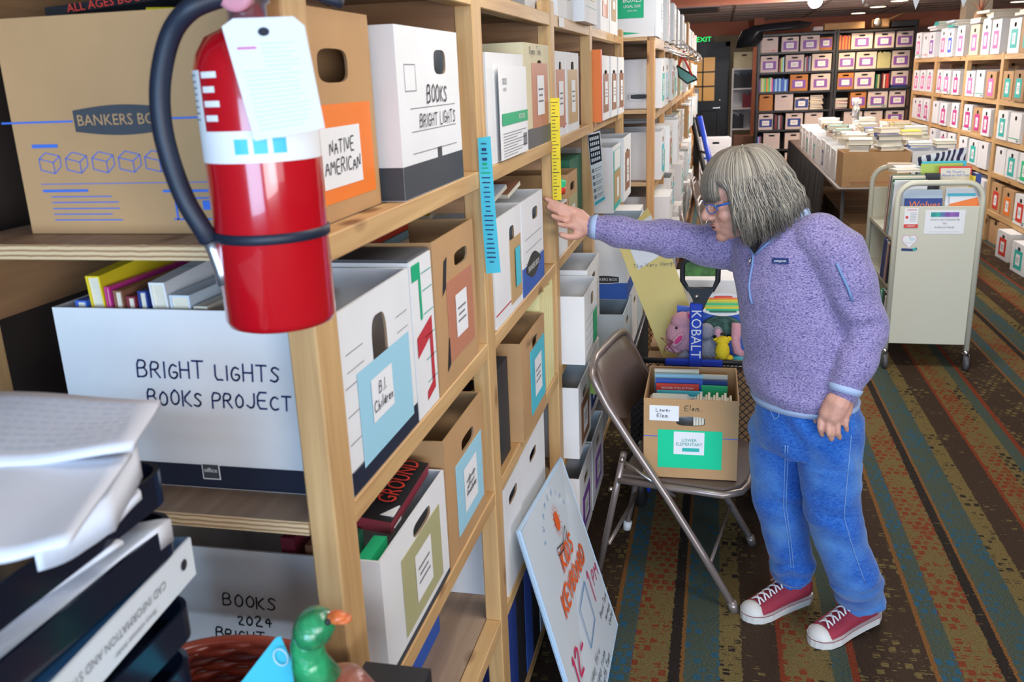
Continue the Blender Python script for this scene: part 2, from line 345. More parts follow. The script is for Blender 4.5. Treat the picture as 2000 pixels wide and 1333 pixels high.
# books
def book(label, loc, rot, w, h, t_, col, group=None, page='cream_paper', name='book', hard=True, parent=None):
    "spine on the local -X side, cover faces -Z/+Z; w along X, h along Y, thickness Z; lies flat"
    if parent: o = bpy.data.objects.new(name, None); C.objects.link(o); o.parent = parent; o.location = loc; o.rotation_euler = rot
    else: o = thing(name, label, 'book', loc, rot, group)
    k = ('bk', round(w, 3), round(h, 3), round(t_, 3), col, page)
    if k not in BODY:
        a = MB(); e = .0025 if hard else .0012; a.box(0, w, 0, h, 0, e, col); a.box(0, w, 0, h, t_ - e, t_, col); a.box(0, e, 0, h, e, t_ - e, col)
        b = MB(); b.box(e, w - .004, .003, h - .003, e, t_ - e, page); BODY[k] = (a.mesh('cover'), b.mesh('pages'))
    link('cover', BODY[k][0], o); link('pages', BODY[k][1], o); return o

# ---------------------------------------------------------------- the room
def struct(b, name): return b.build(name, kind='structure')
def carpet():
    m = bpy.data.materials.new('carpet'); nt, b = nodes(m); N = nt.nodes; Lk = nt.links
    def math_(op, a, bb=None, c=None):
        n = N.new('ShaderNodeMath'); n.operation = op
        for i, v in enumerate((a, bb, c)):
            if v is None: continue
            if isinstance(v, (int, float)): n.inputs[i].default_value = v
            else: Lk.new(v, n.inputs[i])
        return n.outputs[0]
    geo = N.new('ShaderNodeNewGeometry'); sp = N.new('ShaderNodeSeparateXYZ'); Lk.new(geo.outputs['Position'], sp.inputs[0])
    X, Y = sp.outputs[0], sp.outputs[1]
    mp = N.new('ShaderNodeMapping'); mp.inputs['Scale'].default_value = (14, 90, 1); Lk.new(geo.outputs['Position'], mp.inputs['Vector'])
    n1 = N.new('ShaderNodeTexNoise'); n1.inputs['Scale'].default_value = 1; n1.inputs['Detail'].default_value = 3; Lk.new(mp.outputs[0], n1.inputs['Vector'])
    f = math_('MULTIPLY', math_('FRACT', math_('DIVIDE', math_('ADD', X, .284 + 9.3), .93)), 1.0)
    f = math_('ADD', f, math_('MULTIPLY', math_('SUBTRACT', n1.outputs['Fac'], .5), .020))
    TAN, BRN, TEAL, RED, DRK, ORG = (.165, .12, .045), (.055, .034, .022), (.068, .085, .062), (.20, .042, .018), (.028, .021, .017), (.20, .09, .028)
    def ramp(stops):
        r = N.new('ShaderNodeValToRGB'); cr = r.color_ramp; cr.interpolation = 'CONSTANT'
        while len(cr.elements) < len(stops): cr.elements.new(.5)
        for e, (p, c_) in zip(cr.elements, stops): e.position = p; e.color = (*c_, 1)
        Lk.new(f, r.inputs[0]); return r.outputs[0]
    P_ = .93
    A = ramp([(0, ORG), (.012 / P_, TEAL), (.075 / P_, TAN), (.185 / P_, DRK), (.215 / P_, ORG), (.228 / P_, TEAL), (.33 / P_, TAN), (.395 / P_, BRN), (.50 / P_, ORG), (.515 / P_, TAN), (.60 / P_, TAN), (.65 / P_, TEAL), (.70 / P_, ORG), (.72 / P_, BRN)])
    B = ramp([(0, ORG), (.012 / P_, (.03, .10, .16)), (.075 / P_, RED), (.185 / P_, TAN), (.215 / P_, ORG), (.228 / P_, (.03, .095, .14)), (.33 / P_, DRK), (.395 / P_, TAN), (.50 / P_, RED), (.515 / P_, RED), (.60 / P_, DRK), (.65 / P_, (.03, .09, .13)), (.70 / P_, RED), (.72 / P_, TAN)])
    K = ramp([(0, (0, 0, 0)), (.012 / P_, (.47,) * 3), (.075 / P_, (.5,) * 3), (.185 / P_, (.3,) * 3), (.215 / P_, (0, 0, 0)), (.228 / P_, (.45,) * 3), (.33 / P_, (.42,) * 3), (.395 / P_, (.36,) * 3), (.50 / P_, (.9,) * 3), (.515 / P_, (.5,) * 3), (.60 / P_, (.42,) * 3), (.65 / P_, (.36,) * 3), (.70 / P_, (.8,) * 3), (.72 / P_, (.42,) * 3)])
    # woven dashes: cells across the stripes, modulated along the stripe
    m2 = N.new('ShaderNodeMapping'); m2.inputs['Scale'].default_value = (21, 24, 1); Lk.new(geo.outputs['Position'], m2.inputs['Vector'])
    br = N.new('ShaderNodeTexBrick'); br.offset = .5; br.inputs['Scale'].default_value = 1; br.inputs['Mortar Size'].default_value = .13; br.inputs['Brick Width'].default_value = .7; br.inputs['Row Height'].default_value = .9
    br.inputs['Color1'].default_value = (1, 1, 1, 1); br.inputs['Color2'].default_value = (.2, .2, .2, 1); br.inputs['Mortar'].default_value = (0, 0, 0, 1); br.inputs['Bias'].default_value = 0.1
    Lk.new(m2.outputs[0], br.inputs['Vector'])
    m3 = N.new('ShaderNodeMapping'); m3.inputs['Scale'].default_value = (6, 4.5, 1); Lk.new(geo.outputs['Position'], m3.inputs['Vector'])
    n3 = N.new('ShaderNodeTexNoise'); n3.inputs['Scale'].default_value = 1; n3.inputs['Detail'].default_value = 2; Lk.new(m3.outputs[0], n3.inputs['Vector'])
    n4 = N.new('ShaderNodeTexNoise'); n4.inputs['Scale'].default_value = 1; n4.inputs['Detail'].default_value = 2
    m4 = N.new('ShaderNodeMapping'); m4.inputs['Scale'].default_value = (22, 120, 1); Lk.new(geo.outputs['Position'], m4.inputs['Vector']); Lk.new(m4.outputs[0], n4.inputs['Vector'])
    bw = N.new('ShaderNodeRGBToBW'); Lk.new(br.outputs['Color'], bw.inputs[0])
    val = math_('ADD', math_('ADD', math_('MULTIPLY', bw.outputs[0], .24), math_('MULTIPLY', n3.outputs['Fac'], .55)), math_('MULTIPLY', n4.outputs['Fac'], .62))
    kb = N.new('ShaderNodeRGBToBW'); Lk.new(K, kb.inputs[0])
    sel = math_('GREATER_THAN', math_('ADD', val, math_('SUBTRACT', kb.outputs[0], .5)), .69)
    mx = N.new('ShaderNodeMix'); mx.data_type = 'RGBA'; Lk.new(sel, mx.inputs[0]); Lk.new(A, mx.inputs[6]); Lk.new(B, mx.inputs[7])
    m5 = N.new('ShaderNodeMapping'); m5.inputs['Scale'].default_value = (160, 420, 1); Lk.new(geo.outputs['Position'], m5.inputs['Vector'])
    n5 = N.new('ShaderNodeTexNoise'); n5.inputs['Scale'].default_value = 1; n5.inputs['Detail'].default_value = 1; Lk.new(m5.outputs[0], n5.inputs['Vector'])
    mm = N.new('ShaderNodeMix'); mm.data_type = 'RGBA'; mm.blend_type = 'MULTIPLY'; mm.inputs[0].default_value = .75; Lk.new(mx.outputs[2], mm.inputs[6])
    r5 = N.new('ShaderNodeValToRGB'); r5.color_ramp.elements[0].position = .3; r5.color_ramp.elements[1].position = .6; r5.color_ramp.elements[0].color = (.35, .35, .35, 1); r5.color_ramp.elements[1].color = (1.25, 1.25, 1.25, 1)
    Lk.new(n5.outputs['Fac'], r5.inputs[0]); Lk.new(r5.outputs[0], mm.inputs[7])
    Lk.new(mm.outputs[2], b.inputs['Base Color']); b.inputs['Roughness'].default_value = .95; b.inputs['Specular IOR Level'].default_value = .1
    bp = N.new('ShaderNodeBump'); bp.inputs['Strength'].default_value = .5; bp.inputs['Distance'].default_value = .004; Lk.new(n5.outputs['Fac'], bp.inputs['Height']); Lk.new(bp.outputs[0], b.inputs['Normal'])
    MATS['carpet'] = m
carpet()
CZ = 2.50; YB = 17.5
struct(MB().box(-1.05, 7.5, -4.2, YB, -.05, 0, 'carpet'), 'floor')
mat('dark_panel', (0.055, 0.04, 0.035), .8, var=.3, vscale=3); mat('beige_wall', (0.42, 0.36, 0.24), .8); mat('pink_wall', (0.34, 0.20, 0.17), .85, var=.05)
mat('salmon', (0.62, 0.21, 0.12), .7); mat('tile', (0.78, 0.66, 0.62), .9, bump=.3, bscale=90, var=.08, vscale=30); mat('tbar', (0.34, 0.28, 0.26), .6)
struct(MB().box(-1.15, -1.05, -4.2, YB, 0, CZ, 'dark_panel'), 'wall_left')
struct(MB().box(7.5, 7.6, -4.2, YB, 0, CZ, 'pink_wall'), 'wall_right')
struct(MB().box(-1.05, .70, YB, YB + .1, 0, 2.27, 'beige_wall').box(.70, 7.5, YB, YB + .1, 0, 2.27, 'pink_wall').box(-1.05, 7.5, YB - .02, YB + .1, 2.27, CZ, 'salmon'), 'wall_back')
b = MB(); b.box(-1.05, 7.5, -4.2, YB, CZ, CZ + .05, 'tile')
y = -4.2
while y < YB: b.box(-1.05, 7.5, y, y + .03, CZ - .006, CZ, 'tbar'); y += .61
x = -1.05
while x < 7.5: b.box(x, x + .03, -4.2, YB, CZ - .006, CZ, 'tbar'); x += 1.22
struct(b, 'ceiling')
struct(MB().box(-1.05, 1.75, 10.2, 10.6, 2.35, CZ - .007, 'salmon'), 'trim_1')           # ceiling beam
# structural columns
mat('column_paint', (0.60, 0.48, 0.33), .7)
MB().box(3.02, 3.32, 12.9, 13.2, 0, CZ - .008, 'column_paint').build('column', label='square beige column rising behind the right shelves', cat='column')
MB().box(.56, .72, 16.6, 16.76, 0, CZ - .008, 'salmon').build('column', label='slim dull red post beside the white bookcase at the back', cat='column')
# ---- door at the back wall
DY = YB - .03
mat('door_black', (0.014, 0.015, 0.018), .4, bump=.25, bscale=14); mat('amber_glass', (0.80, 0.38, 0.07), .25, emit=.34, var=.15, vscale=3); mat('brass', (.75, .7, .6), .25, metal=1)
dr = thing('door_1', None, None, (0, 0, 0)); dr['kind'] = 'structure'
f = MB(); f.box(-.95, -.87, DY - .04, DY + .02, 0, 2.16, 'door_black').box(.10, .18, DY - .04, DY + .02, 0, 2.16, 'door_black').box(-.95, .18, DY - .04, DY + .02, 2.08, 2.16, 'door_black'); f.build('door_frame', dr)
f = MB(); wx0, wx1, wz0, wz1 = -.72, -.08, 1.13, 1.90
f.box(-.87, wx0, DY - .03, DY + .01, 0, 2.08, 'door_black').box(wx1, .10, DY - .03, DY + .01, 0, 2.08, 'door_black').box(wx0, wx1, DY - .03, DY + .01, 0, wz0, 'door_black').box(wx0, wx1, DY - .03, DY + .01, wz1, 2.08, 'door_black')
for i in (1, 2): xx = wx0 + (wx1 - wx0) * i / 3; f.box(xx - .012, xx + .012, DY - .03, DY, wz0, wz1, 'door_black'); zz = wz0 + (wz1 - wz0) * i / 3; f.box(wx0, wx1, DY - .03, DY, zz - .012, zz + .012, 'door_black')
f.bbox(-.78, -.45, DY - .045, DY - .03, .25, .95, 'door_black', .01); f.bbox(-.33, -.02, DY - .045, DY - .03, .25, .95, 'door_black', .01)
f.build('door_leaf', dr)
MB().box(wx0, wx1, DY - .008, DY - .002, wz0, wz1, 'amber_glass').box(-.55, -.36, DY - .014, DY - .009, 1.15, 1.36, 'paper').build('pane', dr)
f = MB(); f.lathe([(.02, 0), (.03, .005), (.03, .012), (.01, .02)], 'brass', 12, (0, 0, 0)); f.box(-.12, .01, -.01, .01, .03, .045, 'brass'); f.tube([(0, 0, 0), (0, 0, .04)], .008, 'brass')
f.build('door_handle', dr, loc=(.02, DY - .03, 1.0), rot=(PI / 2, 0, 0))
MB().lathe([(.025, 0), (.025, .02), (.01, .025)], 'brass', 12).build('deadbolt', dr, loc=(.02, DY - .03, 1.13), rot=(PI / 2, 0, 0))
mat('exit_green', (0.02, 0.75, 0.12), .4, emit=1.6)
e = thing('exit_sign', 'small lit green exit sign over the black door', 'sign', (-.29, DY - .03, 2.21))
MB().bbox(-.17, .17, -.05, .02, -.055, .055, 'darkgrey', .005).build('housing', e)
letters(textmesh('EXIT', .12, 'exit_green', 0, 1.1), e, (0, -.052, 0))
# ---------------------------------------------------------------- wooden shelving
XL = -.468
def shelving(label, ox, posts, levels, depth, face=1, ptop=1.885, pw=.038, pd=.066, shade='pine_upright', y_end=None, board='plywood', extra=True, rh=.034):
    "face=+1: open side towards +X with its front at ox; face=-1: mirrored"
    t = thing('shelving_unit', label, 'shelves', (ox, posts[0], 0))
    s = -face; X = lambda a, b_: (min(s * a, s * b_), max(s * a, s * b_))
    y0 = posts[0]
    for p in posts:
        ry = p - y0
        for xa in (0, depth - pw):
            MB().bbox(*X(xa, xa + pw), ry, ry + pd, 0, ptop if not callable(ptop) else ptop(p), shade, .0025).build('upright', t)
    for z in levels:
        for a, b_ in zip(posts, posts[1:]):
            MB().bbox(*X(.001, pw - .001), a - y0 + pd, b_ - y0, z - rh, z, 'pine_rail', .002).build('rail', t)
        MB().box(*X(pw, depth - pw), 0, posts[-1] - y0 + pd, z - .019, z, board).box(*X(pw, depth - pw), -.0015, 0, z - .019, z, 'ply_edge').build('shelf_board', t)
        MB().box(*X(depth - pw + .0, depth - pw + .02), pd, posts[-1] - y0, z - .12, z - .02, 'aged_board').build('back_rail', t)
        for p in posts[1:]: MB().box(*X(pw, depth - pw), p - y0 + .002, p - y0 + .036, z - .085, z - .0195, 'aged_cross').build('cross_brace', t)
    return t
LV = [1.85, 1.50, 1.135, .785, .45, .10]
PA = [.953, 1.764, 2.608, 3.424, 4.585]
shelving('near long pine shelving unit crammed with boxes along the left aisle', XL, PA, LV, .55)
PB = [4.66 + .86 * i for i in range(10)]
shelving('far pine shelving unit jutting into the aisle beyond the near one', -.315, PB, LV, .47, ptop=1.83, rh=.055, shade='orange_pine')
LR = [1.72, 1.316, .966, .656, .30]
PR = [6.78, 8.05, 9.30, 10.58, 12.02, 13.25]
shelving('pine shelving unit with pink, teal and red labelled boxes on the right', 2.54, PR, LR, .5, face=-1, ptop=1.73, pw=.045, pd=.09, rh=.05)

# ---------------------------------------------------------------- black metal bookcases
LM = [2.17, 1.900, 1.605, 1.312, 1.024, .73, .43, .12]
def bookcase(label, x0, x1):
    t = thing('metal_bookcase', label, 'shelves', (x0, 15.0, 0)); w = x1 - x0
    for x in (0, w - .035):
        for y in (0, .42): MB().box(x, x + .035, y, y + .03, 0, 2.19, 'black').build('upright', t)
    for z in LM: MB().box(.003, w - .003, -.004, .45, z - .03, z, 'black').build('shelf', t)
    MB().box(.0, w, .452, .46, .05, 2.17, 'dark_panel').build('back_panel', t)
    return t
bookcase('black metal bookcase of purple labelled boxes, left of the two at the back', .58, 1.725)
bookcase('black metal bookcase of purple labelled boxes, right of the two at the back', 1.735, 2.87)
MX = lambda px: .58 + (px - 1482) * 2.29 / 308
MY = 15.0
ORD = ['first', 'second', 'third', 'fourth', 'fifth', 'sixth', 'seventh', 'eighth', 'ninth', 'tenth']
ROWN = ['top', 'second', 'third', 'fourth', 'fifth', 'sixth', 'seventh']
cnt = {}
def clampx(p0, p1):
    a, b_ = ((.622, 1.684) if p0 < 1633 else (1.776, 2.828)); return max(MX(p0), a), min(MX(p1), b_)
def mbox(row, p0, p1, c='card_pinkish', card='purple', h=.245, lidded=False, cw=.2, chh=.125, cz=.42, **kw):
    x0, x1 = clampx(p0, p1); h = min(h, .226) if row == 0 else h; side = 'left' if p0 < 1633 else 'right'; k = (row, side); n = cnt[k] = cnt.get(k, 0) + 1
    cn = dict(card_pinkish='white', card_orange='orange-brown', card_white='white', card_cream='cream')[c]
    lab = f"{cn} box {'with ' + card.replace('navyc', 'navy') + ' label' if card else 'without a card label'}, {ORD[n-1]} box on {ROWN[row]} row of {side} black bookcase"
    return sbox(lab, ((x0 + x1) / 2, MY + .20, LM[row + 1] + .001), random.uniform(-.015, .015), w=min(.34, (x1 - x0) - .018), d=.36, h=h, c=c, card=card, cw=cw, ch=chh, cz=cz, hz=.84, hw=.045, hh=.013, open_=False, group=f'boxes on the black bookcases, {ROWN[row]} row', **kw)
def vbooks(label_f, x, y, z, rot, specs, group, axis='x', start=0):
    "a row of upright books; specs = (thickness, height, depth, colour); local X runs along the row, spine faces local -Y"
    R = Matrix.Rotation(rot, 4, 'Z'); cur = 0; n = 0
    for (t_, h_, d_, col) in specs:
        p = Vector((x, y, z)) + R @ Vector((cur, 0, 0))
        # local: width(X)->depth +Y, height(Y)->+Z, thickness(Z)->+X
        M = R @ Matrix(((0, 0, 1, 0), (1, 0, 0, 0), (0, 1, 0, 0), (0, 0, 0, 1)))
        book(label_f(n, col), p, M.to_euler(), d_, h_, t_, col, group); cur += t_ + .0012; n += 1
CN = lambda c: dict(c_lime='lime green', c_lightblue='light blue', c_navyc='navy', c_maroon='maroon', c_paleyellow='pale yellow', c_pale='pale grey-blue', c_darkgreen='dark green').get(c, c.replace('c_', ''))
def rowbooks(row, p0, p1, cols, h=.21, where=''):
    side = 'left' if p0 < 1633 else 'right'; X0, X1 = clampx(p0, p1); n = len(cols); t_ = (X1 - X0) / n - .0012
    vbooks(lambda i, c: f"{CN(c)} book {where}, {ORD[i] if i < 10 else 'last'} of its cluster, {ROWN[row]} row, {side} bookcase", X0, MY + .03, LM[row + 1] + .001, 0,
           [(t_, h * random.uniform(.92, 1.06), .17, c) for c in cols], f'books in the {side} black bookcase')
mbox(0, 1483, 1523, card=None, prt='redbase', lines='grey_ink', nl=3); mbox(0, 1528, 1564, h=.22); mbox(0, 1565, 1605); mbox(0, 1604, 1631, h=.19, c='card_orange', cz=.55)
rowbooks(0, 1640, 1664, ['c_orange', 'c_maroon', 'c_orange', 'c_red', 'c_orange', 'c_maroon', 'c_orange'], where='beside the first box')
mbox(0, 1665, 1708); mbox(0, 1710, 1749); mbox(0, 1751, 1792)
mbox(1, 1486, 1525); rowbooks(1, 1526, 1536, ['c_maroon', 'c_lime', 'c_lightblue'], where='left of the second box'); mbox(1, 1537, 1576)
rowbooks(1, 1577, 1589, ['c_grey', 'c_maroon', 'c_navyc', 'c_grey'], where='between two boxes'); mbox(1, 1590, 1631)
mbox(1, 1637, 1676); mbox(1, 1677, 1718); rowbooks(1, 1719, 1744, ['c_olive'] * 8, h=.235, where='of a matching olive set'); mbox(1, 1746, 1781)
rowbooks(2, 1484, 1515, ['c_purple', 'c_lime', 'c_cream', 'c_lime', 'c_green', 'c_orange', 'c_lime', 'c_green', 'c_cream', 'c_pink'], where='in a mixed green set')
rowbooks(2, 1516, 1546, ['c_blue', 'c_lightblue', 'c_blue', 'c_lightblue', 'c_blue', 'c_blue', 'c_lightblue', 'c_blue'], h=.19, where='in a blue set')
mbox(2, 1548, 1586, c='card_orange'); mbox(2, 1590, 1631)
mbox(2, 1638, 1676, c='card_orange'); mbox(2, 1676, 1717); rowbooks(2, 1719, 1729, ['c_darkgreen', 'c_olive', 'c_black'], h=.2, where='in the dark gap'); rowbooks(2, 1731, 1745, ['c_maroon', 'c_cream', 'c_maroon', 'c_red', 'c_maroon'], where='right of the gap')
mbox(2, 1747, 1781, band=('navy', .045))
mbox(3, 1481, 1517, c='card_orange', card=None); mbox(3, 1519, 1558, card=None, lines='grey_ink'); mbox(3, 1560, 1590, card='navyc', h=.19, cz=.5)
for i in range(8):
    book(f'{["cream","maroon","grey","brown"][i%4]} book lying flat, {ORD[i]} up in the pile right of the navy labelled box', (MX(1592), MY + .05, LM[4] + .002 + i * .027), .05 * (-1) ** i, .2 - .01 * (i % 3), .25, .025, ['c_cream', 'c_maroon', 'c_grey', 'c_brown'][i % 4], 'flat pile of books on the left black bookcase')
for i in range(6):
    book(f'{["pink","grey","cream"][i%3]} book lying flat, {ORD[i]} up in the pile beside the orange box', (MX(1637), MY + .05, LM[4] + .002 + i * .026), .06 * (-1) ** i, .22, .22, .024, ['c_pink', 'c_grey', 'c_cream'][i % 3], 'flat pile of books on the right black bookcase')
mbox(3, 1670, 1703, c='card_orange'); mbox(3, 1705, 1745, prt='greenbase'); mbox(3, 1746, 1779)
mbox(4, 1481, 1519, card='navyc'); rowbooks(4, 1520, 1539, ['c_black', 'c_maroon', 'c_black', 'c_grey', 'c_maroon', 'c_black'], h=.22, where='next to a navy label'); mbox(4, 1543, 1580, card='navyc'); mbox(4, 1582, 1620, card=None)
mbox(4, 1660, 1698, card=None); mbox(4, 1700, 1738, card=None); mbox(4, 1742, 1779, card='purple', cz=.5)
rowbooks(5, 1482, 1496, ['c_blue', 'c_lightblue', 'c_pink', 'c_navyc', 'c_brown'], h=.2, where='at the left end'); mbox(5, 1499, 1535, card=None, lines='grey_ink'); mbox(5, 1543, 1580, card=None)
mbox(6, 1500, 1537, card=None); rowbooks(6, 1481, 1497, ['c_black', 'c_navyc', 'c_maroon', 'c_black'], h=.2, where='at the left end'); mbox(6, 1545, 1582, card='orange')
# ---------------------------------------------------------------- boxes on the near shelving unit
def wl(parent, me, loc, rot, name='lettering', label=None):
    "link a mesh at a world place under a parent"
    bpy.context.view_layer.update() if False else None
    pm = Matrix.Translation(parent.location) @ parent.rotation_euler.to_matrix().to_4x4()
    m = pm.inverted() @ (Matrix.Translation(Vector(loc)) @ Euler(rot).to_matrix().to_4x4())
    o = link(name, me, parent, label); o.location = m.to_translation(); o.rotation_euler = m.to_euler(); return o
FCAM = (PI / 2, 0, 0)            # world: faces the camera (-Y)
FAIS = (PI / 2, 0, PI / 2)       # world: faces the aisle (+X), reads towards +Y
R90 = PI / 2
def lb(label, y0, y1, z, h, d=.42, fx=XL - .004, yaw=0, **kw):
    w = y1 - y0; return sbox(label, (fx - d / 2, (y0 + y1) / 2, z + .0008), R90 + yaw, w=w, d=d, h=h, **kw)
T_, L2, L3, L4, L5, L6 = LV
def strip(parent, poly3, mt, name='print'):
    b = MB(); b.add(poly3, [tuple(range(len(poly3)))], mt); me = b.mesh(name); return me
def camrect(mb, x0, x1, z0, z1, y, mt): mb.add([(x0, y, z0), (x1, y, z0), (x1, y, z1), (x0, y, z1)], [(0, 1, 2, 3)], mt)
def aisrect(mb, y0, y1, z0, z1, x, mt): mb.add([(x, y0, z0), (x, y1, z0), (x, y1, z1), (x, y0, z1)], [(0, 1, 2, 3)], mt)
def wpart(parent, mb, name, label=None):
    "a mesh given in world coordinates becomes a part of its thing"
    pm = (Matrix.Translation(parent.location) @ parent.rotation_euler.to_matrix().to_4x4()).inverted()
    mb.v = [tuple(pm @ Vector(p)) for p in mb.v]; return mb.build(name, parent, label)
LVN = {T_: 'top', L2: 'second', L3: 'third', L4: 'fourth', L5: 'fifth', L6: 'bottom'}

# -- brown archive box at the end of the second level, camera side printed
YE = 1.026
t = sbox('open brown archive box with blue assembly drawings and orange card, on the shelf end', (-.506 - .40 / 2, 1.165, L2 + .001), R90, w=.275, d=.40, h=.275, c='card_tan', open_=True, hz=.74, hw=.05, hh=.022)
m = MB(); ye = 1.165 - .1375 - .001; px = lambda x, y: at(x, y, 1, ye)
def plate(mb, xa, xb, zc, hh, y, mt, n=10, bul=.3):
    top = [(xa + (xb - xa) * i / n, zc + hh * (.72 + bul * math.sin(PI * i / n))) for i in range(n + 1)]; bot = [(x, 2 * zc - z) for x, z in reversed(top)]
    mb.add([(x, y, z) for x, z in top + bot], [tuple(range(2 * n + 2))[::-1]], mt)
a, c_ = px(145, 237), px(318, 240)
camrect(m, px(2, 238).x, px(142, 238).x, a.z - .0012, a.z + .0012, ye, 'blue_line'); camrect(m, px(322, 238).x, -.51, a.z - .0012, a.z + .0012, ye, 'blue_line')
plate(m, a.x, c_.x + .01, a.z, .0185, ye - .0004, 'char'); wpart(t, m, 'maker_plate', 'dark plate with the maker lettering')
wl(t, textmesh('BANKERS BOX', .0195, 'card_tan', 0, 1.0), ((a.x + c_.x + .01) / 2, ye - .0012, a.z), FCAM)
m = MB()
for i in range(5):                                                      # small assembly drawings
    xc = px(98 + 52 * i, 320).x; zc = px(98, 318).z; s_ = .016
    for (u0, w0, u1, w1) in ((-1, -.6, .3, -.9), (.3, -.9, 1, -.3), (1, -.3, 1, .5), (-1, -.6, -1, .3), (-1, .3, .3, .0), (.3, 0, .3, -.9), (.3, 0, 1, .5), (-1, .3, -.3, .8), (-.3, .8, 1, .5)):
        a_ = Vector((xc + u0 * s_, ye, zc + w0 * s_)); b_ = Vector((xc + u1 * s_, ye, zc + w1 * s_)); d_ = (b_ - a_).normalized(); n_ = Vector((-d_.z, 0, d_.x)) * .0006
        m.add([a_ - n_, b_ - n_, b_ + n_, a_ + n_], [(0, 1, 2, 3)], 'blue_line')
camrect(m, px(62, 285).x, px(112, 285).x, px(62, 290).z, px(62, 283).z, ye, 'blue_line'); camrect(m, px(80, 360).x, px(425, 360).x, px(80, 361).z, px(80, 359.6).z, ye, 'blue_line')
camrect(m, px(84, 373).x, px(172, 373).x, px(84, 376).z, px(84, 371).z, ye, 'blue_line')
for i, q in enumerate((385, 396, 408, 419, 430)): camrect(m, px(100 + i * 2, q).x, px((218, 232, 234, 220, 240)[i], q).x, px(100, q + 1).z, px(100, q - 1).z, ye, 'blue_line')
camrect(m, px(318, 373).x, px(425, 373).x, px(318, 376).z, px(318, 371).z, ye, 'blue_line')
for (x0, y0, x1, y1) in ((340, 386, 344, 430), (340, 386, 420, 389), (340, 427, 420, 430), (395, 392, 412, 410), (352, 396, 380, 400)): camrect(m, px(x0, y0).x, px(x1, y0).x, px(x0, y1).z, px(x0, y0).z, ye, 'blue_line')
wpart(t, m, 'assembly_drawings')
m = MB(); xf = -.5055; aisrect(m, 1.07, 1.285, L2 + .025, L2 + .155, xf, 'c_orange'); wpart(t, m, 'orange_card')
m = MB(); aisrect(m, 1.10, 1.235, L2 + .045, L2 + .125, xf + .0008, 'paper'); wpart(t, m, 'note')
wl(t, hand(['NATIVE', 'AMERICAN'], .018, .002, 'ink', seed=3), (xf + .0016, 1.168, L2 + .09), FAIS, 'handwriting')
m = MB()                                                                # torn flap folded inside the top
m.add([(-.52, 1.06, L2 + .275), (-.52, 1.24, L2 + .275), (-.60, 1.27, L2 + .315), (-.63, 1.10, L2 + .305)], [(0, 1, 2, 3)], 'card_brown'); wpart(t, m, 'flap')
# contents of that box
z0 = L2 + .275
def slab(name, label, cat, pts, th, mt, grp=None, side=None):
    "a thin rigid thing given by four world corners and a thickness"
    P_ = [Vector(p) for p in pts]; n_ = (P_[1] - P_[0]).cross(P_[3] - P_[0]).normalized() * th; c0 = sum(P_, Vector()) / 4
    vs = [p - c0 for p in P_] + [p - c0 + n_ for p in P_]; m = MB()
    m.add(vs, [(3, 2, 1, 0)], mt); m.add(vs, [(4, 5, 6, 7)], mt); m.add(vs, [(0, 1, 5, 4), (1, 2, 6, 5), (2, 3, 7, 6), (3, 0, 4, 7)], side or mt)
    return m.build(name, label=label, cat=cat, group=grp, loc=c0)
s1 = slab('magazine', 'black magazine with red lettering leaning across the open brown archive box', 'magazine', [(-.90, 1.12, 1.784), (-.56, 1.15, 1.812), (-.56, 1.28, 1.79), (-.90, 1.26, 1.76)], .012, 'black')
wl(s1, textmesh('ALL AGES BOOKS AND MAGAZINES', .015, 'c_red', 0, 1.15), (-.725, 1.118, 1.803), (PI / 2, -.08, 0))
for (nm, lab, a_, b_, r_, mt) in (('marker_pen', 'teal marker pen lying on the contents of the brown archive box', (-.70, 1.14, 1.782), (-.62, 1.13, 1.788), .008, 'c_teal'), ('highlighter_pen', 'yellow highlighter pen lying on the contents of the brown archive box', (-.745, 1.12, 1.782), (-.68, 1.16, 1.782), .006, 'c_yellow')):
    m = MB(); m.tube([a_, b_], r_, mt, 10).tube([b_, tuple(Vector(b_) + (Vector(b_) - Vector(a_)).normalized() * .012)], r_ * .6, 'paper', 8); m.build(nm, label=lab, cat='pen')
slab('paper_pad', 'white paper pad under the pens in the brown archive box', 'paper', [(-.87, 1.08, 1.768), (-.60, 1.08, 1.774), (-.60, 1.27, 1.77), (-.87, 1.27, 1.764)], .004, 'paper')

# -- white BOOKS box
t = lb('white box with a grey base band and handwritten books lines, beside the orange card box', 1.318, 1.655, L2, .262, d=.40, band=('char', .052), lines=None, open_=True, hz=.80, hx=.055, hw=.034, hh=.020)
m = MB(); F = XL - .0035
for zz in (.138, .102, .068): aisrect(m, 1.37, 1.62, L2 + zz, L2 + zz + .0014, F, 'grey_ink')
for (y0, y1, zc) in ((1.352, 1.405, .185), ):
    for (q0, q1, r0, r1) in ((y0, y1, .165, .1665), (y0, y1, .205, .2065)): aisrect(m, q0, q1, L2 + q0 * 0 + r0, L2 + r1, F, 'grey_ink')
    aisrect(m, y0, y0 + .0015, L2 + .165, L2 + .205, F, 'grey_ink'); aisrect(m, y1, y1 + .0015, L2 + .165, L2 + .205, F, 'grey_ink')
aisrect(m, 1.50, 1.525, L2 + .045, L2 + .07, F, 'char'); wpart(t, m, 'printed_lines')
wl(t, hand('BOOKS', .026, .003, 'ink', seed=5), (F + .001, 1.515, L2 + .145), FAIS, 'handwriting'); wl(t, hand('BRIGHT LIGHTS', .020, .0022, 'ink', seed=6), (F + .001, 1.515, L2 + .108), FAIS, 'handwriting')
t = lb('dark box with a green band tucked behind the first inner post, second level', 1.664, 1.756, L2, .20, d=.36, fx=-.55, c='card_brown', hole=False)
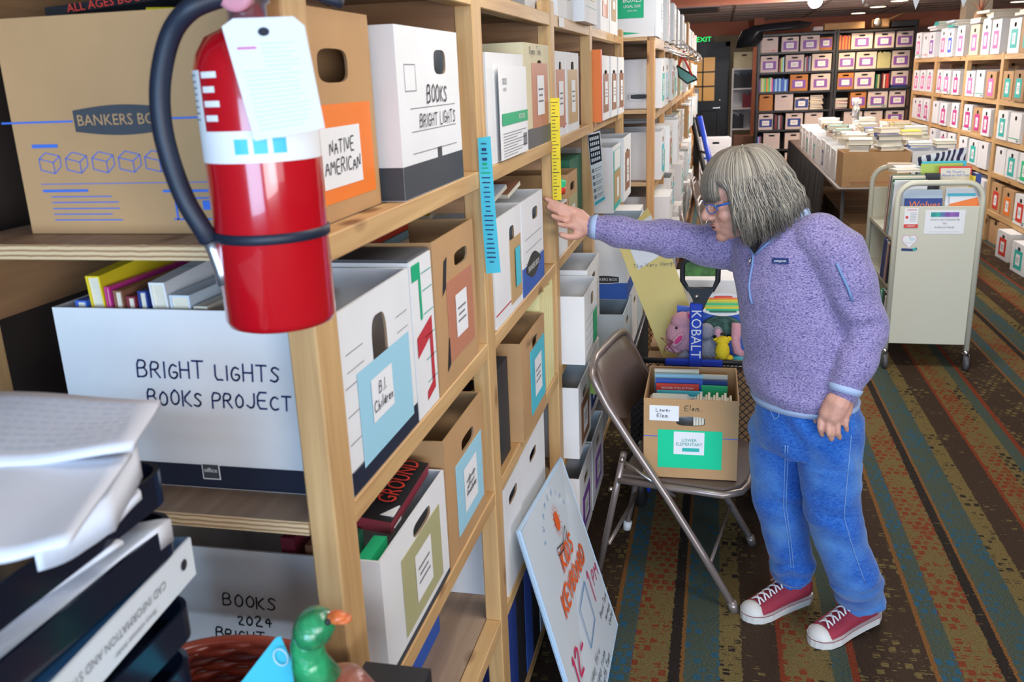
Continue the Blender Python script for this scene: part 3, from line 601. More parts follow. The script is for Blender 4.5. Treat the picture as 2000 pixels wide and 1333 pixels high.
# bay 2, level 2
t = lb('white paper carton with a torn top and a green recycled-paper band', 1.862, 2.235, L2, .232, d=.40, hole=False, open_=True)
m = MB(); aisrect(m, 1.93, 2.225, L2 + .004, L2 + .205, XL + .006, 'paper'); wpart(t, m, 'torn_panel')
m = MB(); aisrect(m, 1.95, 2.225, L2 + .078, L2 + .104, XL + .0072, 'green_print'); m.box(-.85, -.478, 1.8612, 1.8618, L2 + .08, L2 + .11, 'green_print'); wpart(t, m, 'green_band')
m = MB()
for q in range(9): aisrect(m, 1.955, 2.10 + .05 * (q % 3), L2 + .01 + q * .0062, L2 + .0115 + q * .0062, XL + .0072, 'grey_ink')
aisrect(m, 2.17, 2.21, L2 + .02, L2 + .05, XL + .0072, 'grey_ink'); wpart(t, m, 'fine_print')
wl(t, textmesh('BOISE', .019, 'ink', 0, .8), (XL + .0075, 1.985, L2 + .172), FAIS); wl(t, textmesh('PAPER', .011, 'grey_ink'), (XL + .0075, 1.985, L2 + .155), FAIS)
wl(t, textmesh('RECYCLED', .016, 'paper', 0, .9), (XL + .0085, 2.15, L2 + .091), FAIS)
t = lb('cream box with rust card and a torn hand hole, second level behind the ruler strip', 2.245, 2.60, L2, .262, d=.40, c='card_cream', band=('darkgrey', .05), card='rust', cw=.22, ch=.165, cz=.50, cx=.03, note=(.45, .62), open_=True, hz=.76, hx=.03, hw=.03, hh=.022)
wl(t, hand('Olympic Tales', .02, .002, 'grey_ink', seed=8), (XL - .0035, 2.40, L2 + .235), FAIS, 'handwriting')
# bay 3, level 2
lb('slim white box with rust card next to the ruler strip post, second level', 2.684, 2.885, L2, .25, card='rust', cw=.15, ch=.17, cz=.45, hz=.8, hw=.022, hh=.02, note=(.55, .6), prt='redbase')
lb('white box with kraft card, next to the slim rust card box, second level', 2.893, 3.16, L2, .25, card='kraft', cw=.2, ch=.17, cz=.45, hz=.8, hw=.03, hh=.022, note=(.42, .6))
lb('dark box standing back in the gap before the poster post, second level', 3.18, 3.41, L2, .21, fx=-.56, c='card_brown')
# bay 4, level 2
slab('folder', 'orange folder with a red spine standing at the poster post', 'folder', [(-.49, 3.56, L2 + .002), (-.44, 3.56, L2 + .002), (-.44, 3.56, L2 + .27), (-.49, 3.56, L2 + .27)], .04, 'c_orange', side='c_red')
for i, (a_, b_, cc) in enumerate(((3.62, 3.87, 'brown'), (3.89, 4.13, 'brown'), (4.15, 4.40, 'brown'))):
    lb(f'white box with brown card, {ORD[i]} after the orange folder on the second level', a_, b_, L2, .25, fx=XL + .02 + i * .004, card=cc, cw=.17, ch=.15, cz=.42, hz=.72, prt='redbase' if i == 2 else None, group='brown card boxes after the orange folder')

# -- level 3
t = lb('large open white box lettered for a books project, on the shelf end', YE, 1.305, L3, .262, d=.425, band=('navyblack', .036), open_=True, hz=.65, hx=.0, hw=.03, hh=.055)
wl(t, hand('BRIGHT LIGHTS', .0225, .0026, 'navy', seed=11, sx=.95), at(408, 742, 1, YE - .001), FCAM, 'handwriting')
wl(t, hand('BOOKS PROJECT', .0215, .0026, 'navy', seed=12, sx=.93), at(430, 797, 1, YE - .001), FCAM, 'handwriting')
m = MB(); a = at(393, 905, 1, YE - .0012); c_ = at(432, 938, 1, YE - .0012); camrect(m, a.x, c_.x, c_.z, a.z, a.y, 'paper'); camrect(m, a.x + .0015, c_.x - .0015, c_.z + .0015, a.z - .0015, a.y - .0004, 'char')
wpart(t, m, 'logo_square'); wl(t, textmesh('office', .0095, 'paper'), ((a.x + c_.x) / 2, a.y - .001, (a.z + c_.z) / 2 + .002), FCAM)
m = MB(); F = XL - .0032; aisrect(m, 1.07, 1.285, L3 + .025, L3 + .165, F, 'c_lightblue'); wpart(t, m, 'light_blue_card')
m = MB(); aisrect(m, 1.115, 1.20, L3 + .075, L3 + .14, F + .0008, 'paper'); wpart(t, m, 'note')
wl(t, hand(['B.I.', 'Children'], .016, .0018, 'ink', seed=13), (F + .0018, 1.158, L3 + .112), FAIS, 'handwriting')
m = MB()
for zz in (.035, .075, .115, .155): aisrect(m, 1.03, 1.068, L3 + zz, L3 + zz + .0013, F, 'grey_ink')
for (u, v) in ((1.04, 1.10), (1.235, 1.285)):
    for zz in (.175, .20): aisrect(m, u, v, L3 + zz, L3 + zz + .0012, F, 'grey_ink')
wpart(t, m, 'printed_lines')
# tall picture books inside it: spines up, running away from the camera
cols = [('blue', 'c_blue', .018), ('yellow', 'c_yellow', .022), ('magenta', 'c_magenta', .008), ('dark brown', 'c_brown', .014), ('maroon', 'c_maroon', .014), ('navy', 'c_navyc', .014), ('white', 'c_white', .024), ('pale blue', 'c_pale', .03), ('cream', 'c_cream', .02), ('grey', 'c_grey', .02), ('brown', 'c_brown', .02), ('tan', 'c_tan', .02)]
xc = -.868
for i, (cn, cm, tt) in enumerate(cols):
    top = (1.405, 1.44, 1.425, 1.42, 1.412, 1.42, 1.432, 1.415, 1.40, 1.38, 1.385, 1.37)[i]; hh = .235 if i not in (1, 6) else .245
    M = Matrix(((0, 0, 1, 0), (0, 1, 0, 0), (-1, 0, 0, 0), (0, 0, 0, 1)))          # X->-Z, Y->Y, Z->X
    e_ = (M @ Matrix.Rotation(.07 if i in (1, 6) else 0, 4, 'Z')).to_euler()
    o = book(f'tall {cn} picture book, spine up, in the big lettered white box' if cn != 'white' else 'white picture book titled Sylvester, spine up, in the big lettered white box', (xc, YE + .012, top), e_, min(.2, top - L3 - .02), hh, tt, cm, 'picture books in the big white box')
    if cn == 'white': wl(o, textmesh('Sylvester', .022, 'c_aqua', .1, .9), (xc + tt / 2, YE + .12, top + .006), (0, -.0, PI / 2))
    xc += tt + .005
t = lb('closed box with grey lid, green and red print, squeezed on the third level', 1.312, 1.422, L3, .268, d=.42, hole=False)
m = MB(); m.box(-.89, -.475, 1.313, 1.421, L3 + .2695, L3 + .274, 'darkgrey'); wpart(t, m, 'lid', 'grey lid')
m = MB(); F = XL - .003
for poly, mm in (([(1.318, .262), (1.36, .262), (1.36, .165), (1.35, .165), (1.35, .235), (1.318, .235)], 'green_print'), ([(1.325, .14), (1.405, .16), (1.405, .03), (1.36, .02), (1.36, .035), (1.39, .045), (1.39, .125), (1.325, .105)], 'red_print')):
    m.add([(F, y_, L3 + z_) for y_, z_ in poly], [tuple(range(len(poly)))], mm)
for zz in (.05, .09, .13, .17, .21, .24): aisrect(m, 1.365, 1.418, L3 + zz, L3 + zz + .0015, F, 'teal_line')
wpart(t, m, 'green_and_red_print')
wl(t, textmesh('LEGAL / LETTER', .02, 'green_print'), (-.66, 1.366, L3 + .275), (0, 0, 0))
t = lb('open brown box with rust card held by black tape, third level', 1.432, 1.70, L3, .278, d=.42, c='card_tan', open_=True, card='rust', cw=.17, ch=.15, cz=.42, cx=.02, hz=.80, hx=.04, note=(.45, .55))
m = MB()
for (y_, z_) in ((1.475, .175), (1.48, .03)): m.add([(XL - .0024, y_, L3 + z_), (XL - .0024, y_ + .02, L3 + z_ + .01), (XL - .0024, y_ + .035, L3 + z_ + .065), (XL - .0024, y_ + .018, L3 + z_ + .06)], [(0, 1, 2, 3)], 'black')
wpart(t, m, 'black_tape')
M = Matrix(((0, 0, 1, 0), (0, 1, 0, 0), (-1, 0, 0, 0), (0, 0, 0, 1)))
o = book('cream picture book with a tiger title behind the open brown box', (-.60, 1.56, L3 + .31), (PI / 2, PI / 2, PI / 2), .24, .18, .012, 'c_cream') if False else None
for i, (cn, cm) in enumerate((('red', 'c_red'), ('light blue', 'c_lightblue'), ('cream tiger-titled', 'c_cream'), ('dark', 'c_black'))):
    o = slab('book', f'{cn} hardback stacked flat inside the open brown box, third level', 'book', [(-.86, 1.45, L3 + .262 - .016 * i), (-.60, 1.45, L3 + .262 - .016 * i), (-.60, 1.68, L3 + .262 - .016 * i), (-.86, 1.68, L3 + .262 - .016 * i)], .014, cm, 'books inside the open brown box')
# bay 2 level 3
t = lb('white box with kraft card and light blue sticker, between the inner posts', 1.862, 2.148, L3, .245, d=.42, open_=True, card='kraft', cw=.12, ch=.155, cz=.40, cx=.07, note=None, hz=.74, hx=.04, hw=.026, hh=.026, prt='redbase')
m = MB(); aisrect(m, 2.06, 2.115, L3 + .055, L3 + .15, XL + .0002, 'c_aqua'); wpart(t, m, 'light_blue_sticker')
t = lb('white box with a blue base and black oval maker plate, by the reaching hand', 2.16, 2.44, L3, .245, d=.42, open_=True, band=('blue_print', .075), hz=.80, hx=.03, hw=.035, hh=.016, lines='grey_ink', nl=3)
m = MB(); F = XL - .003; n = 12; tp = [(2.19 + .20 * i / n, .068 + .03 * math.sin(PI * i / n)) for i in range(n + 1)]; bt = [(y_, .11 - z_ + .02) for y_, z_ in reversed(tp)]
m.add([(F, y_, L3 + z_) for y_, z_ in bt[::-1][::-1] + tp[::-1][::-1]], [tuple(range(2 * n + 2))], 'black'); wpart(t, m, 'maker_plate')
wl(t, textmesh('BANKERS BOX', .022, 'paper', 0, 1.0), (F + .001, 2.29, L3 + .062), FAIS)
for i, (cn, cm) in enumerate((('yellow', 'c_yellow'), ('dark', 'c_black'), ('blue', 'c_blue'), ('maroon', 'c_maroon'), ('pale', 'c_pale'), ('brown', 'c_brown'))):
    slab('book', f'{cn} book laid across the white boxes by the light blue strip, third level', 'book', [(-.86 + .02 * i, 1.88 + .07 * i, L3 + .247), (-.62 + .02 * i, 1.88 + .07 * i, L3 + .247), (-.60 + .02 * i, 1.94 + .07 * i, L3 + .275), (-.85 + .02 * i, 1.94 + .07 * i, L3 + .275)], .012, cm, 'books lying across the boxes on the third level', side='cream_paper')
# bay 3 level 3
t = lb('low brown and white file holder by the reaching hand, third level', 2.70, 2.86, L3, .16, d=.30, c='card_white', hole=False, open_=True)
m = MB(); aisrect(m, 2.71, 2.85, L3 + .10, L3 + .155, XL - .003, 'c_brown'); aisrect(m, 2.75, 2.82, L3 + .115, L3 + .14, XL - .002, 'paper'); wpart(t, m, 'brown_card')
b = MB(); b.tube([(-.50, 2.80, L3 + .17), (-.48, 2.79, L3 + .23)], .02, 'c_green', 14).tube([(-.487, 2.792, L3 + .19), (-.482, 2.791, L3 + .21)], .0206, 'c_red', 14); b.build('glue_bottle', label='small green bottle poking out of the low file holder', cat='bottle')
lb('open brown box with olive card behind the low file holder, third level', 2.875, 3.09, L3, .235, c='card_tan', open_=True, card='olive', cw=.17, ch=.13, hz=.8, note=(.4, .5))
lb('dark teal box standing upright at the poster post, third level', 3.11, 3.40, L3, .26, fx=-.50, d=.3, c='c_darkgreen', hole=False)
# bay 4 level 3
t = lb('taped white box with teal frame and kraft card, jutting from the third level', 3.60, 3.90, L3, .262, fx=-.405, d=.42, open_=True, card='teal', cw=.26, ch=.24, cz=.48, note=None, hz=.76, hw=.03, hh=.022)
m = MB(); aisrect(m, 3.63, 3.87, L3 + .03, L3 + .16, -.4030, 'c_kraft'); aisrect(m, 3.64, 3.86, L3 + .165, L3 + .245, -.4030, 'paper'); aisrect(m, 3.72, 3.80, L3 + .05, L3 + .13, -.4020, 'paper'); wpart(t, m, 'kraft_card')
t = lb('tall white box with brown card beside the teal framed one, third level', 3.93, 4.26, L3, .275, fx=-.395, d=.42, open_=True, card='brown', cw=.2, ch=.17, cz=.45, hz=.74, note=(.45, .6), lines='grey_ink', nl=3)
lb('white box standing back behind the jutting ones, third level', 4.28, 4.56, L3, .25, fx=-.46)

# -- level 4
t = lb('open white box marked with the year 2024 on its side, holding thrillers', 1.092, 1.418, L4, .212, d=.42, open_=True, card='olive', cw=.20, ch=.14, cz=.45, cx=.02, note=(.42, .62), hz=.84, hx=.03, hw=.045, hh=.012, band=('char', .012))
for (tx, x_, y_, sz, sd) in (('BOOKS', 490, 1188, .021, 21), ('2024', 500, 1224, .018, 22), ('BRIGHT', 472, 1252, .018, 23)): wl(t, hand(tx, sz, .0024, 'ink', seed=sd), at(x_, y_, 1, 1.0905), FCAM, 'handwriting')
o = slab('book', 'black and red thriller titled Underground lying in the year-marked white box', 'book', [(-.66, 1.20, L4 + .218), (-.495, 1.20, L4 + .198), (-.495, 1.40, L4 + .212), (-.66, 1.40, L4 + .232)], .022, 'black', side='c_maroon')
rb = (Matrix.Rotation(.121, 4, 'Y') @ Matrix.Rotation(.07, 4, 'X') @ Matrix.Rotation(PI / 2, 4, 'Z')).to_euler()
wl(o, textmesh('UNDER\nGROUND', .046, 'c_red', 0, .72), (-.540, 1.318, L4 + .2385), rb); m = MB(); m.box(-.52, -.4945, 1.215, 1.25, L4 + .2, L4 + .224, 'paper'); wpart(o, m, 'library_sticker')
for i, (cn, cm, x_) in enumerate((('green', 'c_green', -.52), ('dark green', 'c_darkgreen', -.56), ('brown', 'c_brown', -.60), ('maroon', 'c_maroon', -.64))):
    slab('book', f'{cn} book standing at the near end of the year-marked white box', 'book', [(x_, 1.11, L4 + .02), (x_, 1.19, L4 + .02), (x_, 1.19, L4 + .20 + .01 * i), (x_, 1.11, L4 + .20 + .01 * i)], .022, cm, 'books standing in the year-marked box')
t = lb('open brown box with light blue fiction card, fourth level', 1.428, 1.70, L4, .262, d=.42, c='card_tan', open_=True, card='lightblue', cw=.19, ch=.15, cz=.42, cx=.02, note=(.5, .62), hz=.78, hx=.02)
wl(t, hand(['B. II', 'Fiction'], .016, .0018, 'ink', seed=31), (XL + .0005, 1.585, L4 + .118), FAIS, 'handwriting')
slab('book', 'dark blue book lying inside the open fiction box', 'book', [(-.84, 1.45, L4 + .20), (-.60, 1.45, L4 + .20), (-.60, 1.68, L4 + .215), (-.84, 1.68, L4 + .215)], .02, 'c_navyc')
# bay 2 level 4
t = lb('dark box with a photo oval on its side, behind the first inner post', 1.87, 2.00, L4, .245, d=.34, fx=-.485, c='c_black', hole=False)
m = MB(); m.add([(-.62 + .05 * math.cos(q * PI / 8) , 1.8695, L4 + .12 + .085 * math.sin(q * PI / 8)) for q in range(16)], [tuple(range(16))], 'c_cream'); m.add([(-.535 + .035 * math.cos(q * PI / 8) , 1.8695, L4 + .12 + .085 * math.sin(q * PI / 8)) for q in range(16)], [tuple(range(16))], 'c_olive'); wpart(t, m, 'printed_oval')
t = lb('open brown box with bright turquoise card leaning out, fourth level', 2.045, 2.355, L4, .262, d=.40, fx=-.46, c='card_tan', open_=True, card='aqua', cw=.19, ch=.175, cz=.46, cx=.045, note=(.5, .6), hz=.84, hx=.02, hw=.035, hh=.014)
wl(t, hand('Russian', .018, .0018, 'ink', seed=33), (-.4555, 2.15, L4 + .235), FAIS, 'handwriting')
for i in range(7):
    slab('folder', f'pale yellow-green file, {ORD[i]} from the front of the bundle beside the turquoise card box', 'folder', [(-.80, 2.372 + .030 * i, L4 + .002), (-.475, 2.372 + .030 * i, L4 + .002), (-.475, 2.372 + .030 * i, L4 + .31 - .004 * (i % 3)), (-.80, 2.372 + .030 * i, L4 + .31)], -.026, 'c_paleyellow', 'pale yellow-green files on the fourth level')
# bay 3 level 4
t = lb('open white box with green ruled lines and green strip, jutting out', 2.69, 2.99, L4, .225, fx=-.395, d=.40, open_=True, lines='teal_line', sidelines=True, nl=4, prt='greentab', hz=.80, hx=.03, hw=.03, hh=.02)
lb('white box with black maker oval, half hidden behind the green lined box', 3.01, 3.33, L4, .24, fx=-.43, open_=True, lines='grey_ink')
# bay 4 level 4
t = lb('white box with a deep blue base, jutting past the poster post', 3.56, 3.88, L4, .262, fx=-.345, d=.42, open_=True, band=('blue_print', .07))
m = MB(); plate(m, -.50, -.375, L4 + .085, .018, 3.5585, 'paper'); plate(m, -.497, -.378, L4 + .085, .0155, 3.5580, 'black'); wpart(t, m, 'maker_plate'); wl(t, textmesh('BANKERS BOX', .016, 'paper'), (-.437, 3.5572, L4 + .085), FCAM)
lb('plain blue-grey box behind the blue based one, fourth level', 3.92, 4.22, L4, .27, fx=-.33, d=.42, c='c_pale', open_=True)
lb('white box with pink card in the last near bay, fourth level', 4.25, 4.56, L4, .25, fx=-.36, card='pink')
# -- level 5
t = lb('white box with a blue base and black maker oval, set back on fifth level', 1.40, 1.70, L5, .235, d=.34, fx=-.60, band=('blue_print', .07), hole=False, open_=True)
m = MB(); m.add([(-.598, 1.40 + .30 * (.5 + .5 * math.cos(q * PI / 10)), L5 + .085 + .02 * math.sin(q * PI / 10)) for q in range(20)], [tuple(range(20))], 'black'); m.box(-.94, -.615, 1.3985, 1.3990, L5 + .065, L5 + .105, 'black'); wpart(t, m, 'maker_plate')
wl(t, textmesh('BANKERS BOX', .03, 'paper'), (-.5965, 1.55, L5 + .085), FAIS); wl(t, textmesh('BANKERS BOX', .03, 'paper'), (-.75, 1.398, L5 + .085), FCAM)
lb('white open box with two hand holes at the whiteboard, fifth level', 1.862, 2.04, L5, .29, d=.40, open_=True, hz=.82)
t = lb('open white box packed with paperbacks above the whiteboard, fifth level', 2.06, 2.40, L5, .29, fx=-.478, d=.42, open_=True)
xc = -.84
for i in range(10):
    cn, cm = (('cream', 'c_cream'), ('brown', 'c_brown'), ('dark', 'c_black'), ('blue', 'c_blue'), ('maroon', 'c_maroon'), ('tan', 'c_tan'))[i % 6]
    slab('book', f'{cn} paperback, {ORD[i] if i < 10 else "last"} in the packed row above the whiteboard', 'book', [(xc, 2.09 + .012 * (i % 3), L5 + .03), (xc, 2.36, L5 + .03), (xc, 2.36, L5 + .27 + .01 * (i % 3)), (xc, 2.09 + .012 * (i % 3), L5 + .27 + .01 * (i % 3))], .028, cm, 'paperbacks packed above the whiteboard', side='cream_paper'); xc += .033
lb('white box with dark brown card beneath the green lined box, fifth level', 2.70, 2.98, L5, .25, fx=-.42, d=.4, card='brown', cw=.18, ch=.15, open_=True)
lb('low white box beneath the maker oval box, fifth level', 3.00, 3.30, L5, .25, fx=-.43, card='navyc')
slab('leaflet', 'lime green leaflet poking out beside the brown card box', 'paper', [(-.43, 2.99, L5 + .13), (-.35, 3.0, L5 + .12), (-.34, 3.0, L5 + .22), (-.42, 2.99, L5 + .23)], .002, 'c_lime')
for i, (a_, b_) in enumerate(((3.56, 3.88), (3.92, 4.24), (4.26, 4.56))): lb(f'{["blue-grey", "plain white", "pale blue-grey"][i]} box low behind the folding chair, fifth level, {ORD[i]} of three', a_, b_, L5, .27, fx=-.36, d=.42, c=('c_pale', 'card_white', 'c_pale')[i], open_=i != 1)
# -- level 6
lb('black lidded box on the bottom level at the shelf end', 1.05, 1.45, L6, .22, c='c_black', hole=False)
for i, (a_, b_, cm, cn) in enumerate(((1.85, 1.93, 'c_navyc', 'navy'), (1.935, 2.03, 'c_black', 'black'), (2.035, 2.12, 'c_blue', 'blue'), (2.13, 2.22, 'c_black', 'glossy black'), (2.23, 2.33, 'c_pale', 'pale blue'))):
    lb(f'{cn} magazine file standing on the bottom level behind the whiteboard', a_, b_, L6, .305, d=.30, c=cm, hole=False, open_=True, name='magazine_file', cat='file')
for i, (a_, b_) in enumerate(((2.69, 2.99), (3.01, 3.33))): lb(f'white box with {("purple", "violet")[i]} card on the bottom level by the chair leg', a_, b_, L6, .28, fx=-.42, card=('purple', 'violet')[i], open_=True, hz=.8)
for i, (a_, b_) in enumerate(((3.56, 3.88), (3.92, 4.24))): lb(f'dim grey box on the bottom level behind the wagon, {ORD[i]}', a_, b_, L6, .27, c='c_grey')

# -- boxes on top of the near unit
t = lb('dark blue crate with a blue bag on top of the near shelving', 2.06, 2.42, T_, .10, fx=-.50, c='c_black', open_=True, hole=False)
m = MB(); m.ell((-.66, 2.24, T_ + .11), (.13, .13, .07), 'c_blue'); wpart(t, m, 'blue_bag')
t = lb('taped white box with kraft card, first over the ruler strip post on top', 2.45, 2.74, T_, .262, fx=-.512, card='kraft', cw=.17, ch=.20, cz=.6, note=(.4, .5), prt=None)
m = MB(); aisrect(m, 2.75, 2.85, T_ - .03, T_ - .002, XL + .0012, 'paper'); m.build('paper_tag', label='small white paper tag stuck to the top rail beyond the ruler strip', cat='label')
lb('taped white box with tan card, second over the ruler strip post on top', 2.76, 3.05, T_, .262, card='tan', cw=.18, ch=.2, cz=.6, note=(.45, .5))
lb('white box with teal print and kraft card, set forward on top', 3.10, 3.42, T_, .262, fx=-.44, d=.42, card='kraft', cw=.18, ch=.19, cz=.65, note=(.4, .5), lines='teal_line', sidelines=False, hole=False)
lb('white box with torn flap hanging over the rail on top', 3.45, 3.76, T_, .262, fx=-.512, card='cream', cw=.17, ch=.18, cz=.6, note=(.5, .5))
lb('white box with dusty rust card and tape, on top before the green carton', 3.78, 4.08, T_, .262, card='rust', cw=.18, ch=.2, cz=.6, note=(.5, .5)); lb('white box with tan card and tape beside the green carton on top', 4.10, 4.42, T_, .262, card='tan', cw=.18, ch=.2, cz=.6, note=(.5, .5))
# hung on the posts
def post_sheet(name, label, cat, px0, px1, pyt, pyb, x, y, mt, tilt, ht=None):
    return None
a = at(933, 270, 1, 1.755); c_ = at(975, 535, 1, 1.74)
sh = thing('paper_strip', 'turquoise paper strip with printed drawings hanging from the first inner post', 'paper', (a.x, 1.757, a.z))
zt, zb = a.z, at(955, 535, 1, 1.757).z; x0, x1 = at(933, 270, 1, 1.757).x, at(958, 265, 1, 1.757).x; x2, x3 = at(950, 537, 1, 1.757).x, at(978, 527, 1, 1.757).x
m = MB(); n = 6
for q in range(n):
    f0, f1 = q / n, (q + 1) / n; y_ = lambda f: 1.757 - .006 * math.sin(PI * f)
    m.add([(x0 + (x2 - x0) * f0, y_(f0), zt + (zb - zt) * f0), (x1 + (x3 - x1) * f0, y_(f0), zt + (zb - zt) * f0 + .003), (x1 + (x3 - x1) * f1, y_(f1), zt + (zb - zt) * f1 + .003), (x0 + (x2 - x0) * f1, y_(f1), zt + (zb - zt) * f1)], [(0, 3, 2, 1)], 'c_aqua')
wpart(sh, m, 'sheet')
m = MB(); rnd = random.Random(4)
for q in range(26):
    f = .04 + .9 * q / 26; xc = (x0 + x1) / 2 + ((x2 + x3) - (x0 + x1)) / 2 * f; w_ = rnd.uniform(.004, .010); zz = zt + (zb - zt) * f; camrect(m, xc - w_, xc + w_, zz - .0012 - (.003 if q in (1, 3, 4) else 0), zz + .0012, 1.7495, 'green_print' if q in (4, 5, 6) else 'navy')
wpart(sh, m, 'printing')
sh = thing('ruler_strip', 'yellow measuring strip with inch marks fixed to the second inner post', 'ruler', (XL + .002, 2.66, 1.5))
za, zb = at(1087, 190, 0, XL).z, at(1090, 385, 0, XL).z; yy = 2.655
m = MB(); yw = 2.603; m.box(-.472, -.4455, yw, yw + .0012, zb, za, 'c_yellow'); wpart(sh, m, 'strip')
m = MB(); q = zb + .01
while q < za - .005: camrect(m, -.468 if int((q - zb) / .010) % 4 else -.470, -.458 if int((q - zb) / .010) % 4 else -.450, q, q + .0018, yw - .0008, 'ink'); q += .010
wpart(sh, m, 'inch_marks')
sh = thing('poster', 'narrow notice with black heading and picture rows on the third inner post', 'poster', (XL + .01, 3.46, 1.4))
zt, zb = 1.51, 1.20; y0, y1 = 3.40, 3.535; X_ = XL + .003
PQ = [at(1147, 262, 1, 3.418), at(1172, 256, 1, 3.40), at(1183, 392, 1, 3.395), at(1161, 407, 1, 3.415)]
m = MB(); m.add([tuple(p) for p in PQ] + [tuple(p + Vector((0, .001, 0))) for p in PQ], [(0, 3, 2, 1), (4, 5, 6, 7)], 'paper'); wpart(sh, m, 'sheet')
def on_poster(u, v, e=.0012): return PQ[0].lerp(PQ[1], u).lerp(PQ[3].lerp(PQ[2], u), v) + Vector((0, -e, 0))
def prect(mb, u0, u1, v0, v1, mt, e=.0012): mb.add([on_poster(u0, v1, e), on_poster(u1, v1, e), on_poster(u1, v0, e), on_poster(u0, v0, e)], [(0, 1, 2, 3)], mt)
m = MB(); prect(m, .05, .95, .02, .42, 'ink'); prect(m, .08, .95, .93, .97, 'c_aqua')
for i in range(5): prect(m, .10, .28, .48 + .09 * i, .53 + .09 * i, 'grey_ink'); prect(m, .34, .88 - .1 * (i % 2), .49 + .09 * i, .50 + .09 * i, 'grey_ink'); prect(m, .34, .80, .52 + .09 * i, .528 + .09 * i, 'grey_ink')
for i in range(5):
    for j in range(5): prect(m, .14 + .15 * j + .02 * (i % 2), .25 + .15 * j, .055 + .072 * i, .10 + .072 * i, 'paper', .002)
wpart(sh, m, 'printing')
# ---------------------------------------------------------------- boxes on the far (jutting) pine unit
FB = -.318
BAYN = ['first', 'second', 'third', 'fourth', 'fifth', 'sixth', 'seventh', 'eighth', 'ninth']
rb_ = random.Random(11)
for bi in range(9):
    y0 = PB[bi] + .072; y1 = PB[bi + 1] - .006
    for li, z in enumerate(LV[:5]):
        for s_ in range(2):
            w = rb_.uniform(.30, .345); gap = (y1 - y0 - 2 * .345) / 3
            yc = y0 + gap + .1725 + s_ * (.345 + gap)
            c = rb_.choice(['card_white'] * 7 + ['card_tan', 'card_white', 'card_cream']) if bi > 1 else 'card_white'
            card = rb_.choice(['lightblue', 'aqua', 'brown', 'rust', None, 'kraft', None, 'teal'])
            if li == 0: continue
            if bi > 5 and li > 2: continue
            jut = rb_.uniform(0, .05) + (.03 if li >= 2 else 0)
            o_ = rb_.random() < .45 and li > 0; h = rb_.uniform(.24, .265)
            cn = dict(card_white='white', card_tan='brown', card_cream='cream')[c]
            lab = f"{cn} {'open' if o_ else 'closed'} box {'with ' + card + ' card' if card else 'without card'}, {BAYN[bi]} bay of jutting shelves, {['top','second','third','fourth','fifth'][li]} level, {'near' if s_ == 0 else 'far'} side"
            sbox(lab, (FB + jut - .21, yc, z + .0008), R90, w=w, d=.42, h=min(h, .26), c=c, card=card, cw=.17, ch=.14, cz=.42, open_=o_, lines='grey_ink' if rb_.random() < .3 else None, prt=rb_.choice([None, 'redbase', None, 'greentab']), group='boxes on the jutting pine shelves', hz=.8)
# marks on the first of them, seen from its long side
m = MB(); plate(m, -.445, -.34, 1.56, .018, 4.738, 'paper'); plate(m, -.44, -.36, 1.562, .012, 4.7375, 'black')
m.build('maker_plate', label='black maker plate printed low on the box side behind the pine post', cat='label', loc=(0, 0, 0))
# the big green legal size carton
t = sbox('tall white carton with green block print standing on the end of the jutting shelves', (FB - .17, 4.88, T_ + .001), R90, w=.36, d=.36, h=.33, c='card_white', hole=False)
YG = 4.699; m = MB(); camrect(m, -.52, -.372, T_ + .09, T_ + .32, YG, 'green_print'); m.add([(-.50, YG, T_ + .03), (-.385, YG, T_ + .018), (-.50, YG, T_ + .012)], [(0, 1, 2)][::1], 'green_print')
m.add([(-.47 + .045 * math.cos(q * PI / 10), YG - .0008, T_ + .235 + .04 * math.sin(q * PI / 10)) for q in range(20)], [tuple(range(20))], 'paper'); m.box(-.318, -.3172, 4.70, 4.76, T_ + .002, T_ + .05, 'blue_print'); wpart(t, m, 'green_print')
wl(t, textmesh('BOXES', .034, 'paper', 0, .9), (-.43, YG - .0015, T_ + .175), FCAM); wl(t, textmesh('LEGAL SIZE', .017, 'paper'), (-.43, YG - .0015, T_ + .145), FCAM); wl(t, textmesh('LEGAL SIZE', .009, 'paper'), (-.43, YG - .0015, T_ + .125), FCAM)
yy = 5.10
for i in range(15):
    card = ['lightblue', 'rust', 'tan', 'kraft', 'cream', 'brown', 'rust', 'white', 'kraft', 'teal', 'tan', 'rust', 'grey', 'kraft', 'brown'][i]; w = .29 + .02 * (i % 3)
    nm = ['first', 'second', 'third', 'fourth', 'fifth', 'sixth', 'seventh', 'eighth', 'ninth', 'tenth', 'eleventh', 'twelfth', 'thirteenth', 'fourteenth', 'last'][i]
    sbox(f'white box with {card} card on top of the jutting shelves, {nm} behind the green carton', (FB + .015 * (i % 3) - .2, yy + w / 2, T_ + .0008), R90, w=w, d=.4, h=.26 - .01 * (i % 4), c='card_tan' if i % 5 == 3 else 'card_white', card=card, cw=.16, ch=.19, cz=.5, group='boxes on top of the jutting pine shelves'); yy += w + .16
